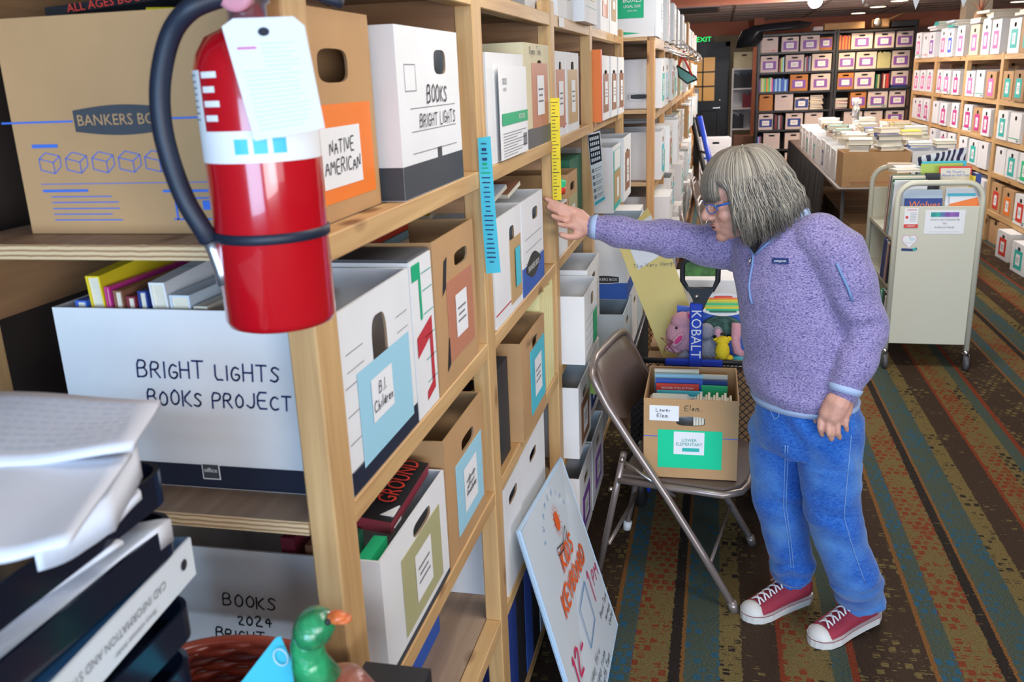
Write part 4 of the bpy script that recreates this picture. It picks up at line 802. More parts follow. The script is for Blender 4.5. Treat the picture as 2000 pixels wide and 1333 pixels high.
# wire hooks and the goggles pouch hanging from them
mat('chrome', (.75, .76, .78), .18, metal=1)
hk = thing('hook_rail', 'chrome wire hooks sticking out from the jutting shelves below the top boxes', 'hooks', (-.27, 5.0, 1.80))
for i in range(10):
    y_ = 4.85 + .42 * i; z_ = 1.80 - .012 * (i % 2); pts = [(-.275, y_, z_)] + [(-.275 + .10 * math.sin(a_ / 10 * PI) + .03 * a_ / 10, y_ + .10 * a_ / 10, z_ - .035 * math.sin(a_ / 10 * PI * 1.6)) for a_ in range(1, 11)]
    m = MB(); m.tube(pts, .0035, 'chrome', 8); wpart(hk, m, 'hook')
m = MB(); m.tube([(-.272, 4.8, 1.80), (-.272, 8.8, 1.80)], .004, 'chrome', 8); wpart(hk, m, 'rail_wire')
g0 = at(1345, 150, 1, 6.6)
gp = thing('goggles', 'iridescent ski goggles hanging by a red strap from the chrome hooks', 'goggles', (g0.x, 6.6, g0.z))
mat('irid', (.04, .10, .06), .25, metal=.4)
m = MB(); q = [at(x, y, 1, 6.6) for x, y in ((1322, 128), (1358, 150), (1362, 155), (1342, 163), (1326, 150))]
m.add([tuple(p) for p in q] + [(p.x, p.y + .06, p.z) for p in q], [(0, 4, 3, 2, 1), (5, 6, 7, 8, 9)] + [(i, (i + 1) % 5, 5 + (i + 1) % 5, 5 + i) for i in range(5)], 'irid'); wpart(gp, m, 'lens')
m = MB(); m.tube([tuple(x) for x in q], .006, 'black', 8, closed=True); wpart(gp, m, 'frame')
m = MB(); m.tube([at(1336, 100, 1, 6.6), at(1334, 108, 1, 6.6), at(1340, 122, 1, 6.6), at(1352, 148, 1, 6.6)], .008, 'c_red', 6).tube([at(1334, 105, 1, 6.6), at(1329, 118, 1, 6.6), at(1326, 128, 1, 6.6)], .008, 'c_red', 6); wpart(gp, m, 'strap')

# ---------------------------------------------------------------- boxes on the shelving at the right
XR = 2.54
bays = [(PR[i] + .1, PR[i + 1] - .01) for i in range(5)]
rows = {0: [[('card_cream', 'yellow'), ('card_white', 'yellow'), ('card_white', 'yellow')], [('card_white', 'yellow'), ('card_tan', 'teal'), ('card_white', 'teal')], [('card_white', 'pink'), ('card_white', 'pink'), ('card_cream', 'pink')], [('card_white', 'pink'), ('card_white', 'blue'), ('card_white', 'pink')], [('card_white', 'violet'), ('card_white', None), ('card_white', 'pink')]],
 1: [[('card_white', 'grey'), ('card_tan', 'blue'), ('card_white', 'grey')], [('card_tan', 'teal'), ('card_brown', 'teal'), ('card_tan', 'teal')], [('card_tan', 'pink'), ('card_white', None), ('card_white', 'pink')], [('card_white', 'magenta'), ('card_white', 'pink'), ('card_white', 'pink')], [('card_white', 'pink'), ('card_white', 'pink'), ('card_white', 'pink')]],
 2: [[('card_cream', 'aqua'), ('card_white', 'aqua'), ('card_white', 'aqua')], [('card_tan', 'teal'), ('card_white', None), ('card_white', 'teal')], [('card_white', 'magenta'), ('card_tan', 'magenta'), ('card_white', 'magenta')], [('card_white', 'magenta'), ('card_white', 'magenta'), ('card_white', None)], [('card_white', 'magenta'), ('card_white', 'magenta'), ('card_white', None)]],
 3: [[('card_white', 'lightblue'), ('card_white', 'green'), ('card_white', 'green')], [('card_white', 'green'), ('card_white', 'teal'), ('card_white', None)], [('card_white', None), ('card_white', 'teal'), ('card_white', None)], [('card_white', None), ('card_white', 'pink'), ('card_white', None)], [('card_white', 'pink'), ('card_white', None), ('card_white', None)]],
 4: [[('card_white', 'red'), ('card_white', 'red'), ('card_white', 'red')], [('card_white', 'red'), ('card_tan', 'orange'), ('card_tan', 'red')], [('card_white', 'teal'), ('card_white', None), ('card_tan', None)], [('card_white', None)] * 3, [('card_white', None)] * 3]}
rr = random.Random(3)
BN = ['first', 'second', 'third', 'fourth', 'fifth']; SL = ['near', 'middle', 'far']
for li, z in enumerate(LR):
    for bi, (y0, y1) in enumerate(bays):
        wbay = (y1 - y0) / 3
        for s_ in range(3):
            c, card = rows[li][bi][s_]; cn = dict(card_white='white', card_tan='brown', card_cream='cream', card_brown='dark brown')[c]
            lab = f"{cn} box {'with ' + card + ' card' if card else 'without card'}, {SL[s_]} spot of {BN[bi]} bay of opposite shelves, {['top','second','third','fourth','fifth'][li]} level"
            sbox(lab, (XR - rr.uniform(.0, .03) + .21, y0 + wbay * (s_ + .5), z + .0008), -R90 + rr.uniform(-.02, .02), w=.31, d=.4, h=(rr.uniform(.235, .248) if li == 3 else rr.uniform(.245, .265)) if li else rr.uniform(.28, .32), c=c, card=card, cw=.17, ch=.16, cz=.42, hz=.82, hw=.03, hh=.018, note=(.5, .6), group='boxes on the opposite pine shelves', prt=rr.choice([None, 'redbase', 'greenbase', None]) if c == 'card_white' else None)
for i, (y_, c, card, h, dx) in enumerate(((7.80, 'card_white', 'teal', .27, -.14), (8.37, 'card_white', 'red', .30, -.10), (8.73, 'card_tan', None, .28, 0), (9.09, 'card_tan', None, .26, .03))):
    sbox(f"{'white' if c == 'card_white' else 'brown'} box standing on the carpet under the opposite shelves, {['nearest the aisle, teal card', 'with a red card', 'before the lime sheet', 'last in line'][i]}", (XR + dx + .2, y_, .001), -R90 + .04, w=.31, d=.4, h=min(h, .24) if dx >= 0 else .24, c=c, card=card, cw=.17, ch=.15, cz=.45, hz=.8, hw=.03, hh=.018)
rt = random.Random(5)
for i, (y_, n_) in enumerate(((7.4, 3), (8.4, 3), (9.0, 2), (10.1, 4), (10.55, 2), (11.5, 3), (12.4, 4))):
    for k in range(n_):
        cn, cm = rt.choice([('white', 'c_white'), ('cream', 'c_cream'), ('pale', 'c_pale'), ('teal', 'c_teal'), ('white', 'c_white')])
        book(f'{cn} flat folder on the opposite top boxes, {BN[k]} up in {["first","second","third","fourth","fifth","sixth","last"][i]} pile', (XR + .05 + rt.uniform(-.03, .03), y_, LR[0] + .325 + k * .0255), rt.uniform(-.1, .1), .30, .34, .024, cm, 'flat folders on the opposite top boxes')

# ---------------------------------------------------------------- long table of open boxes and book piles
mat('table_top', (.09, .055, .035), .4)
tb = thing('folding_table', 'long dark folding table loaded with open boxes and piles of books', 'table', (.94, 7.5, 0))
MB().bbox(0, .86, 0, 5.2, .715, .74, 'table_top', .006).build('tabletop', tb)
for y_ in (.25, 2.35, 2.75, 4.95):
    for x_ in (.08, .78):
        MB().tube([(x_, y_, 0), (x_, y_, .715)], .014, 'darkgrey', 10).build('leg', tb)
    MB().tube([(.08, y_, .2), (.78, y_, .2)], .010, 'darkgrey', 8).build('crossbar', tb)
t = sbox('plain brown carton with faint red and black base print at the table end', (1.225, 7.73, .741), .01, w=.50, d=.36, h=.27, c='card_tan', open_=True, hole=False)
m = MB(); camrect(m, .99, 1.46, .775, .778, 7.548, 'red_print'); wpart(t, m, 'red_line'); wl(t, textmesh('BOXES', .05, 'card_brown'), (1.12, 7.546, .765), FCAM)
t = sbox('brown lined white carton open beside the plain brown one on the table end', (1.64, 7.76, .741), 0, w=.30, d=.40, h=.27, open_=True, hole=False)
tt = random.Random(9)
for i in range(9):
    y_ = 8.14 + i * .40; card = [None, None, 'navyc', None, 'teal', None, 'teal', None, 'kraft'][i]
    sbox(f'open white box with {card or "no"} card, {["first","second","third","fourth","fifth","sixth","seventh","eighth","ninth"][i]} along the table edge', (.96 + .20, y_, .741), -R90, w=.33, d=.38, h=.25 + .008 * (i % 3), card=card, cw=.12, ch=.14, open_=True, hz=.8, prt='redbase' if i in (4, 7) else None, lines='grey_ink' if i % 2 else None, group='open white boxes along the table edge')
    sbox(f'open {"brown" if i % 3 == 0 else "white"} box in the inner row, {["first","second","third","fourth","fifth","sixth","seventh","eighth","ninth"][i]} from the table end', (1.58, y_, .741), R90, w=.33, d=.38, h=.25, open_=True, c='card_tan' if i % 3 == 0 else 'card_white', group='open boxes in the inner row on the table')
BK = [('cream', 'c_cream'), ('white', 'c_white'), ('teal', 'c_darkgreen'), ('tan', 'c_tan'), ('orange', 'c_orange'), ('pale blue', 'c_pale'), ('black', 'c_black'), ('red', 'c_red'), ('blue', 'c_blue'), ('yellow', 'c_yellow'), ('maroon', 'c_maroon'), ('navy', 'c_navyc')]
wt = [8, 9, 1, 5, .6, 3, 1.2, .5, .5, .4, .5, .5]
pn = 0
for (x_, y_, n_) in ((1.02, 7.62, 3), (1.24, 7.66, 3), (1.04, 8.0, 3), (1.27, 7.98, 4), (1.50, 7.80, 2), (1.68, 7.78, 2), (1.50, 8.2, 3), (1.05, 8.4, 3), (1.28, 8.42, 4), (1.60, 8.5, 4), (1.04, 8.8, 4), (1.30, 8.85, 3), (1.55, 8.9, 5), (1.05, 9.25, 3), (1.32, 9.3, 4), (1.6, 9.35, 4), (1.06, 9.75, 4), (1.35, 9.8, 3), (1.62, 9.85, 3), (1.1, 10.3, 3), (1.45, 10.35, 3), (1.12, 10.8, 3), (1.5, 10.9, 2), (1.15, 11.3, 2)):
    z_ = 1.012; pn += 1
    for k in range(n_):
        cn, cm = tt.choices(BK, wt)[0]; th = tt.uniform(.018, .045); w_ = tt.uniform(.14, .175); h_ = tt.uniform(.20, .24)
        R = Matrix.Rotation(tt.uniform(-.22, .22) + tt.choice([0, PI]), 4, 'Z')
        b0 = Vector((x_ + .1, y_ + .1, z_)) - R @ Vector((w_ / 2, h_ / 2, 0))
        book(f'{cn} hardback lying flat on the loaded table, {["bottom", "second", "third", "fourth", "fifth"][k]} of pile {["one","two","three","four","five","six","seven","eight","nine","ten","eleven","twelve"][(pn - 1) % 12]}{" farther back" if pn > 12 else " towards the cart"}', b0, R.to_euler().z, w_, h_, th, cm, 'piles of books on the long table'); z_ += th + .0012
sp = thing('spray_bottle', 'clear spray bottle standing on the book piles of the long table', 'bottle', (1.38, 9.95, 1.125))
mat('clearplastic', (.8, .85, .85), .08, trans=.9)
MB().lathe([(.035, 0), (.038, .01), (.038, .11), (.03, .15), (.014, .17), (.014, .185)], 'clearplastic', 20).build('bottle_body', sp); MB().box(-.045, .02, -.012, .012, .19, .225, 'c_white').box(-.04, -.032, -.006, .006, .155, .19, 'c_white').build('trigger', sp)
for i in range(8):
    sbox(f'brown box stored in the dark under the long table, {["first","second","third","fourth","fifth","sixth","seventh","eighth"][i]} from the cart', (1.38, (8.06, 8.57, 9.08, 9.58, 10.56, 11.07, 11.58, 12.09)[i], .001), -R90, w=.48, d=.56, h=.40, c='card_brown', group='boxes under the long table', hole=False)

# ---------------------------------------------------------------- library cart
mat('cart_paint', (.64, .62, .49), .38)
ct = thing('library_cart', 'cream metal library cart with a rounded top rail and caster wheels', 'cart', (.955, 5.20, 0))
CWD, CL = .455, .86
for y_ in (0.0, CL):
    r = .014; pts = [(r, y_, .115), (r, y_, .96)]; pts += [(r + .09 * (1 - math.cos(a_ * PI / 12)), y_, .96 + .09 * math.sin(a_ * PI / 12)) for a_ in range(1, 7)]
    pts += [(CWD - r - .09 * (1 - math.sin(a_ * PI / 12)), y_, .96 + .09 * math.cos(a_ * PI / 12)) for a_ in range(0, 7)] + [(CWD - r, y_, .115)]
    MB().tube(pts, .0155, 'cart_paint', 12).build('end_frame', ct)
    MB().bbox(.028, CWD - .028, y_ - .005, y_ + .005, .145, .925, 'cart_paint', .002).build('end_panel', ct)
    for x_ in (r, CWD - r):
        w_ = MB(); w_.tube([(x_, y_, .11), (x_, y_, .09)], .017, 'chrome', 12); w_.box(x_ - .016, x_ - .012, y_ - .022, y_ + .022, .03, .09, 'chrome').box(x_ + .012, x_ + .016, y_ - .022, y_ + .022, .03, .09, 'chrome').build('caster_fork', ct)
        w_ = MB(); w_.T = Matrix.Translation((x_, y_ - .01, .042)) @ Matrix.Rotation(PI / 2, 4, 'Y'); w_.lathe([(.012, -.013), (.036, -.012), (.042, -.006), (.042, .006), (.036, .012), (.012, .013)], 'darkgrey', 24); w_.build('wheel', ct)
for z_ in (.18, .45, .72):
    MB().box(.012, CWD - .012, .006, CL - .006, z_, z_ + .018, 'cart_paint').build('shelf', ct)
# papers on the cart's end
YC = 5.1945
m = MB(); camrect(m, 1.115, 1.315, .775, .905, YC - .001, 'paper'); nt_ = m.build('notice', label='white notice with a purple and green banner thanking cart donors', cat='notice')
m = MB(); cols_ = [(.01, .30, .28), (.02, .42, .34), (.10, .20, .40), (.22, .08, .38), (.30, .12, .45), (.24, .10, .42)]
for i, q in enumerate(cols_): mat(f'banner{i}', q, .5); camrect(m, 1.143 + .0235 * i, 1.143 + .0235 * (i + 1), .868, .893, YC - .0018, f'banner{i}')
camrect(m, 1.14, 1.29, .786, .7868, YC - .0018, 'grey_ink'); m.build('banner', nt_)
for tx, z_ in (('Library Cart Donated By', .853), ('The', .832), ('Anderson Family', .811)): letters(textmesh(tx, .0155, 'grey_ink', .15, .95), nt_, (1.215, YC - .002, z_))
m = MB(); camrect(m, 1.008, 1.078, .825, .915, YC - .001, 'paper'); lf = m.build('leaflet', label='small white leaflet with a red band beside the donor notice', cat='paper')
m = MB(); camrect(m, 1.010, 1.082, .808, .828, YC - .0022, 'c_red'); camrect(m, 1.02, 1.07, .905, .908, YC - .002, 'c_red')
m.add([(1.022 + .008 * math.cos(q * PI / 6), YC - .002, .866 + .008 * math.sin(q * PI / 6)) for q in range(12)], [tuple(range(12))], 'c_red')
for q in range(6): camrect(m, 1.038, 1.07, .845 + .009 * q, .8465 + .009 * q, YC - .002, 'grey_ink')
m.build('print', lf); letters(textmesh('LIBRARY', .011, 'paper'), lf, (1.046, YC - .003, .818))
m = MB(); hp = [(1.046 + .0023 * 16 * math.sin(a_) ** 3, YC - .001, .735 + .0026 * (13 * math.cos(a_) - 5 * math.cos(2 * a_) - 2 * math.cos(3 * a_) - math.cos(4 * a_))) for a_ in [2 * PI * q / 28 for q in range(28)]]
m.add(hp[::-1], [tuple(range(28))], 'paper'); hs = m.build('heart_sticker', label='white heart sticker on the cart panel below the leaflet', cat='sticker')
m = MB(); m.add([(1.046 + (x - 1.046) * 1.06, y_ + .0005, .733 + (z_ - .733) * 1.06) for x, y_, z_ in hp[::-1]], [tuple(range(28))], 'c_pink'); camrect(m, 1.045, 1.075, .748, .750, YC - .0016, 'c_aqua'); camrect(m, 1.045, 1.075, .740, .742, YC - .0016, 'c_aqua'); camrect(m, 1.022, 1.068, .726, .7268, YC - .0016, 'grey_ink'); m.build('outline', hs)
m = MB(); m.add([(x, YC - .001, z_) for x, z_ in ((1.005, .686), (1.012, .695), (1.075, .692), (1.085, .700), (1.09, .69), (1.084, .682), (1.06, .678), (1.012, .680))], [tuple(range(8))[::-1]], 'navy'); ps = m.build('pencil_sticker', label='dark blue pencil sticker below the heart on the cart', cat='sticker')
m = MB(); m.add([(1.075 + .010 * math.cos(q * PI / 6), YC - .0018, .690 + .008 * math.sin(q * PI / 6)) for q in range(12)], [tuple(range(12))], 'c_teal'); m.build('eraser_mark', ps)
# books in the cart
def vbook(label, cat, x, y, z, w, h, th, yaw, lean, cm, group=None, side='cream_paper', sp=None):
    "upright book whose cover faces -Y, leaning back by lean"
    o = thing('book', label, cat, (x, y, z), (-lean, 0, yaw), group)
    a_ = MB(); a_.box(0, w, 0, .0022, 0, h, cm).box(0, w, th - .0022, th, 0, h, cm).box(0, .0022, .0022, th - .0022, 0, h, cm); a_.build('cover', o); MB().box(.0022, w - .003, .0022, th - .0022, .003, h - .003, side).build('pages', o); return o
zt = .739
o = vbook('blue picture book with orange lettering showing through the cart top opening', 'book', 1.01, 5.219, zt, .19, .225, .010, 0, 0, 'c_navyc'); letters(textmesh('Wolves', .055, 'c_orange', .1, .95), o, (.10, -.001, .190))
o = vbook('orange and white book lying behind the cart rail beside the wolves book', 'book', 1.235, 5.219, zt, .15, .235, .010, 0, 0, 'c_white'); m = MB(); m.add([(.0, -.001, .195), (.14, -.001, .232), (.148, -.001, .19), (.148, -.001, .16), (.0, -.001, .17)], [(0, 4, 3, 2, 1)], 'c_orange'); m.build('orange_art', o)
o = vbook('pale blue book standing in front of the cart rail books', 'book', 1.00, 5.233, zt, .20, .27, .010, 0, 0, 'c_pale')
o = vbook('white book with a blue bar behind the orange one on the cart', 'book', 1.215, 5.233, zt, .17, .28, .010, 0, 0, 'c_white'); MB().box(.01, .15, -.0012, -.0004, .235, .25, 'c_aqua').build('blue_bar', o)
o = vbook('red edged yellow picture book about a tooth standing on the cart', 'book', 1.215, 5.42, zt, .165, .375, .012, -.05, .02, 'c_red'); MB().box(.008, .158, -.0012, -.0004, .008, .365, 'c_cream').build('cover_art', o)
letters(textmesh('My Tooth is\nAbout to Fall Out', .019, 'c_blue', .1), o, (.083, -.002, .335)); MB().ell((.09, -.004, .285), (.016, .003, .012), 'c_yellow').build('figure', o)
o = vbook('lime green picture book behind the tooth book on the cart', 'book', 1.13, 5.47, zt, .22, .385, .01, .06, .02, 'c_lime')
o = vbook('sky blue picture book edge behind the lime one', 'book', 1.14, 5.50, zt, .24, .395, .01, .1, .02, 'c_aqua')
o = vbook('black picture book between the cart spines and the lime book', 'book', 1.14, 5.40, zt, .08, .34, .012, -.05, .05, 'c_black')
o = vbook('narrow comic with white letters beside the tooth book', 'book', 1.388, 5.36, zt, .03, .34, .10, 0, 0, 'c_navyc'); 
o = vbook('yellow and red spined book at the cart side rail', 'book', 1.372, 5.34, zt, .012, .33, .14, 0, 0, 'c_yellow')
# zebra print folder
zm = bpy.data.materials.new('zebra'); nt, b_ = nodes(zm); w_ = nt.nodes.new('ShaderNodeTexWave'); w_.inputs['Scale'].default_value = 9; w_.inputs['Distortion'].default_value = 7; w_.inputs['Detail'].default_value = 1.2; w_.inputs['Detail Scale'].default_value = .8
tc = nt.nodes.new('ShaderNodeTexCoord'); nt.links.new(tc.outputs['Object'], w_.inputs['Vector']); cr = nt.nodes.new('ShaderNodeValToRGB'); cr.color_ramp.interpolation = 'CONSTANT'; cr.color_ramp.elements[1].position = .52
cr.color_ramp.elements[0].color = (.03, .02, .07, 1); cr.color_ramp.elements[1].color = (.8, .8, .82, 1); nt.links.new(w_.outputs['Fac'], cr.inputs[0]); nt.links.new(cr.outputs[0], b_.inputs['Base Color']); b_.inputs['Roughness'].default_value = .3; MATS['zebra'] = zm
slab('zebra_folder', 'zebra striped folder standing up at the back of the cart', 'folder', [(1.15, 5.72, .74), (1.42, 5.76, .74), (1.42, 5.76, 1.19), (1.15, 5.72, 1.14)], .015, 'zebra')
slab('paper_sheet', 'plain pale sheet standing behind the zebra striped folder', 'paper', [(1.395, 5.85, .74), (1.50, 5.85, .74), (1.50, 5.85, 1.12), (1.395, 5.85, 1.12)], .008, 'c_pale') if False else None
# spines on the cart's left side
def spines(z, y0, specs, lean, grp, wh):
    y_ = y0
    for i, (cn, cm, th, h_) in enumerate(specs):
        o = thing('book', f'{cn} book leaning in the {wh} cart shelf, {ORD[i]} from the end panel', 'book', (.962, y_, z + .020), (-lean, 0, 0), grp)
        a_ = MB(); a_.box(0, .17, 0, .002, 0, h_, cm).box(0, .17, th - .002, th, 0, h_, cm).box(0, .002, .002, th - .002, 0, h_, cm); a_.build('cover', o); MB().box(.002, .167, .002, th - .002, .003, h_ - .003, 'cream_paper').build('pages', o); y_ += th / math.cos(lean) + .001
spines(.72, 5.345, [('white', 'c_white', .012, .32), ('black', 'c_black', .012, .29), ('sky blue', 'c_lightblue', .03, .30), ('green', 'c_darkgreen', .012, .32), ('cream', 'c_cream', .02, .335), ('brown', 'c_brown', .014, .32), ('green art', 'c_darkgreen', .014, .34), ('red', 'c_red', .01, .34), ('white', 'c_white', .02, .33), ('maroon', 'c_maroon', .012, .33)], -.20, 'books on the top shelf of the cart', 'top')
spines(.45, 5.30, [('dark', 'c_black', .016, .24), ('blue', 'c_navyc', .02, .23), ('rust', 'c_rust', .018, .23), ('tan', 'c_tan', .02, .23), ('grey', 'c_grey', .02, .235), ('navy', 'c_navyc', .03, .235), ('purple', 'c_navyc', .03, .24), ('black', 'c_black', .03, .24), ('blue', 'c_blue', .02, .24)], -.22, 'books on the middle shelf of the cart', 'middle')
spines(.18, 5.29, [('white', 'c_white', .03, .2), ('black', 'c_black', .03, .22), ('dark green', 'c_darkgreen', .04, .22), ('teal', 'c_teal', .03, .22), ('pale', 'c_pale', .03, .2), ('green', 'c_green', .02, .2)], -.15, 'books on the bottom shelf of the cart', 'bottom')
for i, (x_, y_, cn, cm) in enumerate(((1.0, 5.45, 'cream', 'c_cream'), (1.02, 5.60, 'white', 'c_white'), (1.0, 5.78, 'tan', 'c_tan'))):
    book(f'{cn} paperback lying loose over the cart spines, {ORD[i]} from the panel', (x_, y_, 1.078), .2 - .2 * i, .14, .13, .016, cm, 'paperbacks lying over the cart spines')

# ---------------------------------------------------------------- folding chair with its box
mat('chair_metal', (.30, .245, .22), .30, metal=.5); mat('chair_pad', (.15, .105, .085), .36); mat('bright_metal', (.6, .6, .58), .3, metal=1); mat('white_rubber', (.8, .8, .78), .5)
ch = thing('folding_chair', 'brown metal folding chair holding the lower elementary box', 'chair', (.095, 2.58, 0))
sA = Vector((.157, .987, 0)).normalized(); fA = Vector((sA.y, -sA.x, 0)); A0 = Vector((.095, 2.58, 0)); CWH = .45
def cp(u, z, s_): return tuple(fA * u + sA * s_ + Vector((0, 0, z)))
up = [(0, .012), (-.11, .195), (-.225, .375), (-.338, .54), (-.42, .665), (-.455, .73), (-.47, .765)]
arc = [(-.475, .790, .03), (-.478, .802, .08), (-.478, .806, .15), (-.478, .806, .30), (-.478, .802, .37), (-.475, .790, .42)]
MB().tube([cp(u, z, 0) for u, z in up] + [cp(*q) for q in arc] + [cp(u, z, CWH) for u, z in reversed(up)], .0125, 'chair_metal', 12).build('front_frame', ch)
for s_ in (.025, CWH - .025):
    MB().tube([cp(-.372, .50, s_), cp(-.41, .31, s_), cp(-.468, .012, s_)], .0115, 'chair_metal', 10).build('rear_leg', ch)
    MB().tube([cp(-.365, .47, .012 if s_ < .2 else CWH - .012), cp(-.20, .375, .012 if s_ < .2 else CWH - .012)], .007, 'bright_metal', 8).build('link_bar', ch)
    for (u, z) in ((-.372, .485), (-.41, .375), (-.225, .372)): MB().tube([cp(u, z, s_ - .015), cp(u, z, s_ - .032)], .007, 'bright_metal', 8).build('rivet', ch)
for u, z in ((0, 0), (-.468, 0)):
    for s_ in ((0, CWH) if u == 0 else (.025, CWH - .025)): MB().tube([cp(u, z + .001, s_), cp(u + (-.012 if u == 0 else .006), z + .035, s_)], .016, 'white_rubber' if (u < 0 and s_ > .2) else 'chair_metal', 12).build('foot_cap', ch)
MB().tube([cp(-.425, .16, .025), cp(-.425, .16, CWH - .025)], .007, 'chair_metal', 8).build('rear_crossbar', ch); MB().tube([cp(-.085, .15, 0), cp(-.085, .15, CWH)], .006, 'chair_metal', 8).build('front_crossbar', ch)
seat = [(-.39, .02), (-.05, .01), (.0, .05), (.012, .10), (.012, CWH - .10), (.0, CWH - .05), (-.05, CWH - .01), (-.39, CWH - .02)]
m = MB(); m.tube([cp(u - .0, .402, s_) for u, s_ in seat], .012, 'chair_metal', 10); m.build('seat_frame', ch)
m = MB(); n_ = len(seat); m.add([cp(u * .97 - .004, .404, .225 + (s_ - .225) * .95) for u, s_ in seat] + [cp(u * .97 - .004, .422, .225 + (s_ - .225) * .95) for u, s_ in seat], [tuple(range(n_))[::-1], tuple(range(n_, 2 * n_))] + [(i, (i + 1) % n_, n_ + (i + 1) % n_, n_ + i) for i in range(n_)], 'chair_pad'); m.build('seat', ch)
m = MB(); vs = []; Nn = 12
for i in range(Nn + 1):                                                  # rounded, slightly dished back panel
    s_ = .012 + (CWH - .024) * i / Nn; e_ = min(1, min(i, Nn - i) / 2.2); top = .705 + .09 * math.sqrt(max(0, 1 - (1 - e_) ** 2)); bot = .625 - .030 * e_ + .02 * math.cos(PI * (i / Nn - .5) * 2) * 0
    for z in (bot, (bot + top) / 2, top):
        u = -.338 - (z - .54) * .66 if z < .665 else -.42 - (z - .665) * .42; bulge = -.022 * math.sin(PI * i / Nn)
        vs.append((u + bulge, z, s_))
fr = [cp(u + .010, z, s_) for u, z, s_ in vs]; bk = [cp(u - .006, z, s_) for u, z, s_ in vs]; nf = len(fr); F = []
for i in range(Nn):
    for k in (0, 1): a_ = i * 3 + k; F.append((a_, a_ + 1, a_ + 4, a_ + 3)); F.append((nf + a_, nf + a_ + 3, nf + a_ + 4, nf + a_ + 1))
    F.append((i * 3, (i + 1) * 3, nf + (i + 1) * 3, nf + i * 3)); F.append((i * 3 + 2, nf + i * 3 + 2, nf + (i + 1) * 3 + 2, (i + 1) * 3 + 2))
F += [(0, nf, nf + 1, 1), (1, nf + 1, nf + 2, 2), (Nn * 3, Nn * 3 + 1, nf + Nn * 3 + 1, nf + Nn * 3), (Nn * 3 + 1, Nn * 3 + 2, nf + Nn * 3 + 2, nf + Nn * 3 + 1)]
m.add(fr + bk, F, 'chair_pad', True); m.build('backrest', ch)
ZS = .425
t = sbox('brown box of lower elementary paperbacks with a bright green card, on the chair', (-.060, 2.820, ZS + .001), .01, w=.293, d=.33, h=.268, c='card_tan', open_=True, hz=.73, hx=-.0, hw=.045, hh=.016)
m = MB(); x0 = -.293 / 2; y_ = -.165 - .0012
m.box(x0 + .045, x0 + .245, y_, y_ + .001, .035, .165, 'c_emerald'); m.build('green_card', t)
m = MB(); m.box(x0 + .095, x0 + .190, y_ - .0012, y_, .083, .16, 'paper'); m.box(x0 + .122, x0 + .175, y_ - .002, y_ - .0012, .094, .106, 'c_teal'); m.build('note', t)
letters(textmesh('LOWER\nELEMENTARY', .0145, 'teal_line', 0, .95), t, (x0 + .143, y_ - .002, .125))
m = MB(); m.box(x0 + .018, x0 + .11, y_, y_ + .001, .195, .246, 'paper'); m.build('torn_note', t); letters(hand(['Lower', 'Elem.'], .013, .0014, 'ink', seed=41), t, (x0 + .062, y_ - .001, .226), name='handwriting'); letters(hand('Elem.', .018, .0016, 'ink', seed=42), t, (x0 + .155, y_ - .0, .232), name='handwriting')
m = MB(); m.box(x0, x0 + .044, y_ + .0005, y_ + .001, .140, .1425, 'blue_line').box(x0 + .246, -x0, y_ + .0005, y_ + .001, .140, .1425, 'blue_line'); m.build('blue_line', t)
inner = [('cream', 'c_cream', .150, .264, .012), ('light blue', 'c_lightblue', .16, .257, .012), ('blue', 'c_blue', .155, .250, .012), ('maroon reader collection', 'c_red', .14, .243, .014), ('aqua', 'c_aqua', .15, .232, .01), ('pale', 'c_pale', .15, .222, .012)]
for i, (cn, cm, w_, h_, th) in enumerate(inner):
    o = vbook(f'{cn} paperback in the lower elementary box, {ORD[i]} from its back', 'book', -.19 + .004 * i, 2.935 - .032 * i, ZS + .008, w_, h_, th, .02, 0, cm, 'paperbacks in the lower elementary box')
    if i == 3: letters(textmesh('READER COLLECTION', .0105, 'paper'), o, (.07, -.001, h_ - .011))
for i, (cn, cm) in enumerate((('green', 'c_green'), ('dark blue', 'c_navyc'), ('cream', 'c_cream'))): vbook(f'{cn} paperback beside the reader collection, {ORD[i]} of three', 'book', -.03, 2.86 + .028 * i, ZS + .008, .085, .235 + .010 * i, .012, 0, 0, cm, 'paperbacks in the lower elementary box')
mat('clear_tray', (.75, .78, .72), .2, trans=.3)
MB().bbox(-.190, -.062, 2.665, 2.735, ZS + .200, ZS + .262, 'clear_tray', .01).build('plastic_tray', label='clear plastic tray lying on the paperbacks in the chair box', cat='tray')
for i in range(14):
    cn, cm = (('cream', 'c_cream'), ('tan', 'c_tan'), ('white', 'c_white'), ('grey', 'c_grey'))[i % 4]
    slab('book', f'thin {cn} reader, {ORD[i] if i < 10 else ["eleventh","twelfth","thirteenth","last"][i-10]} in the tight row by the plastic tray', 'book', [(-.050 + .0085 * i, 2.665, ZS + .009), (-.050 + .0085 * i, 2.80, ZS + .009), (-.050 + .0085 * i, 2.80, ZS + .228 + .008 * (i % 3)), (-.050 + .0085 * i, 2.665, ZS + .228 + .008 * (i % 3))], .0072, cm, 'thin readers in the chair box', side='cream_paper')

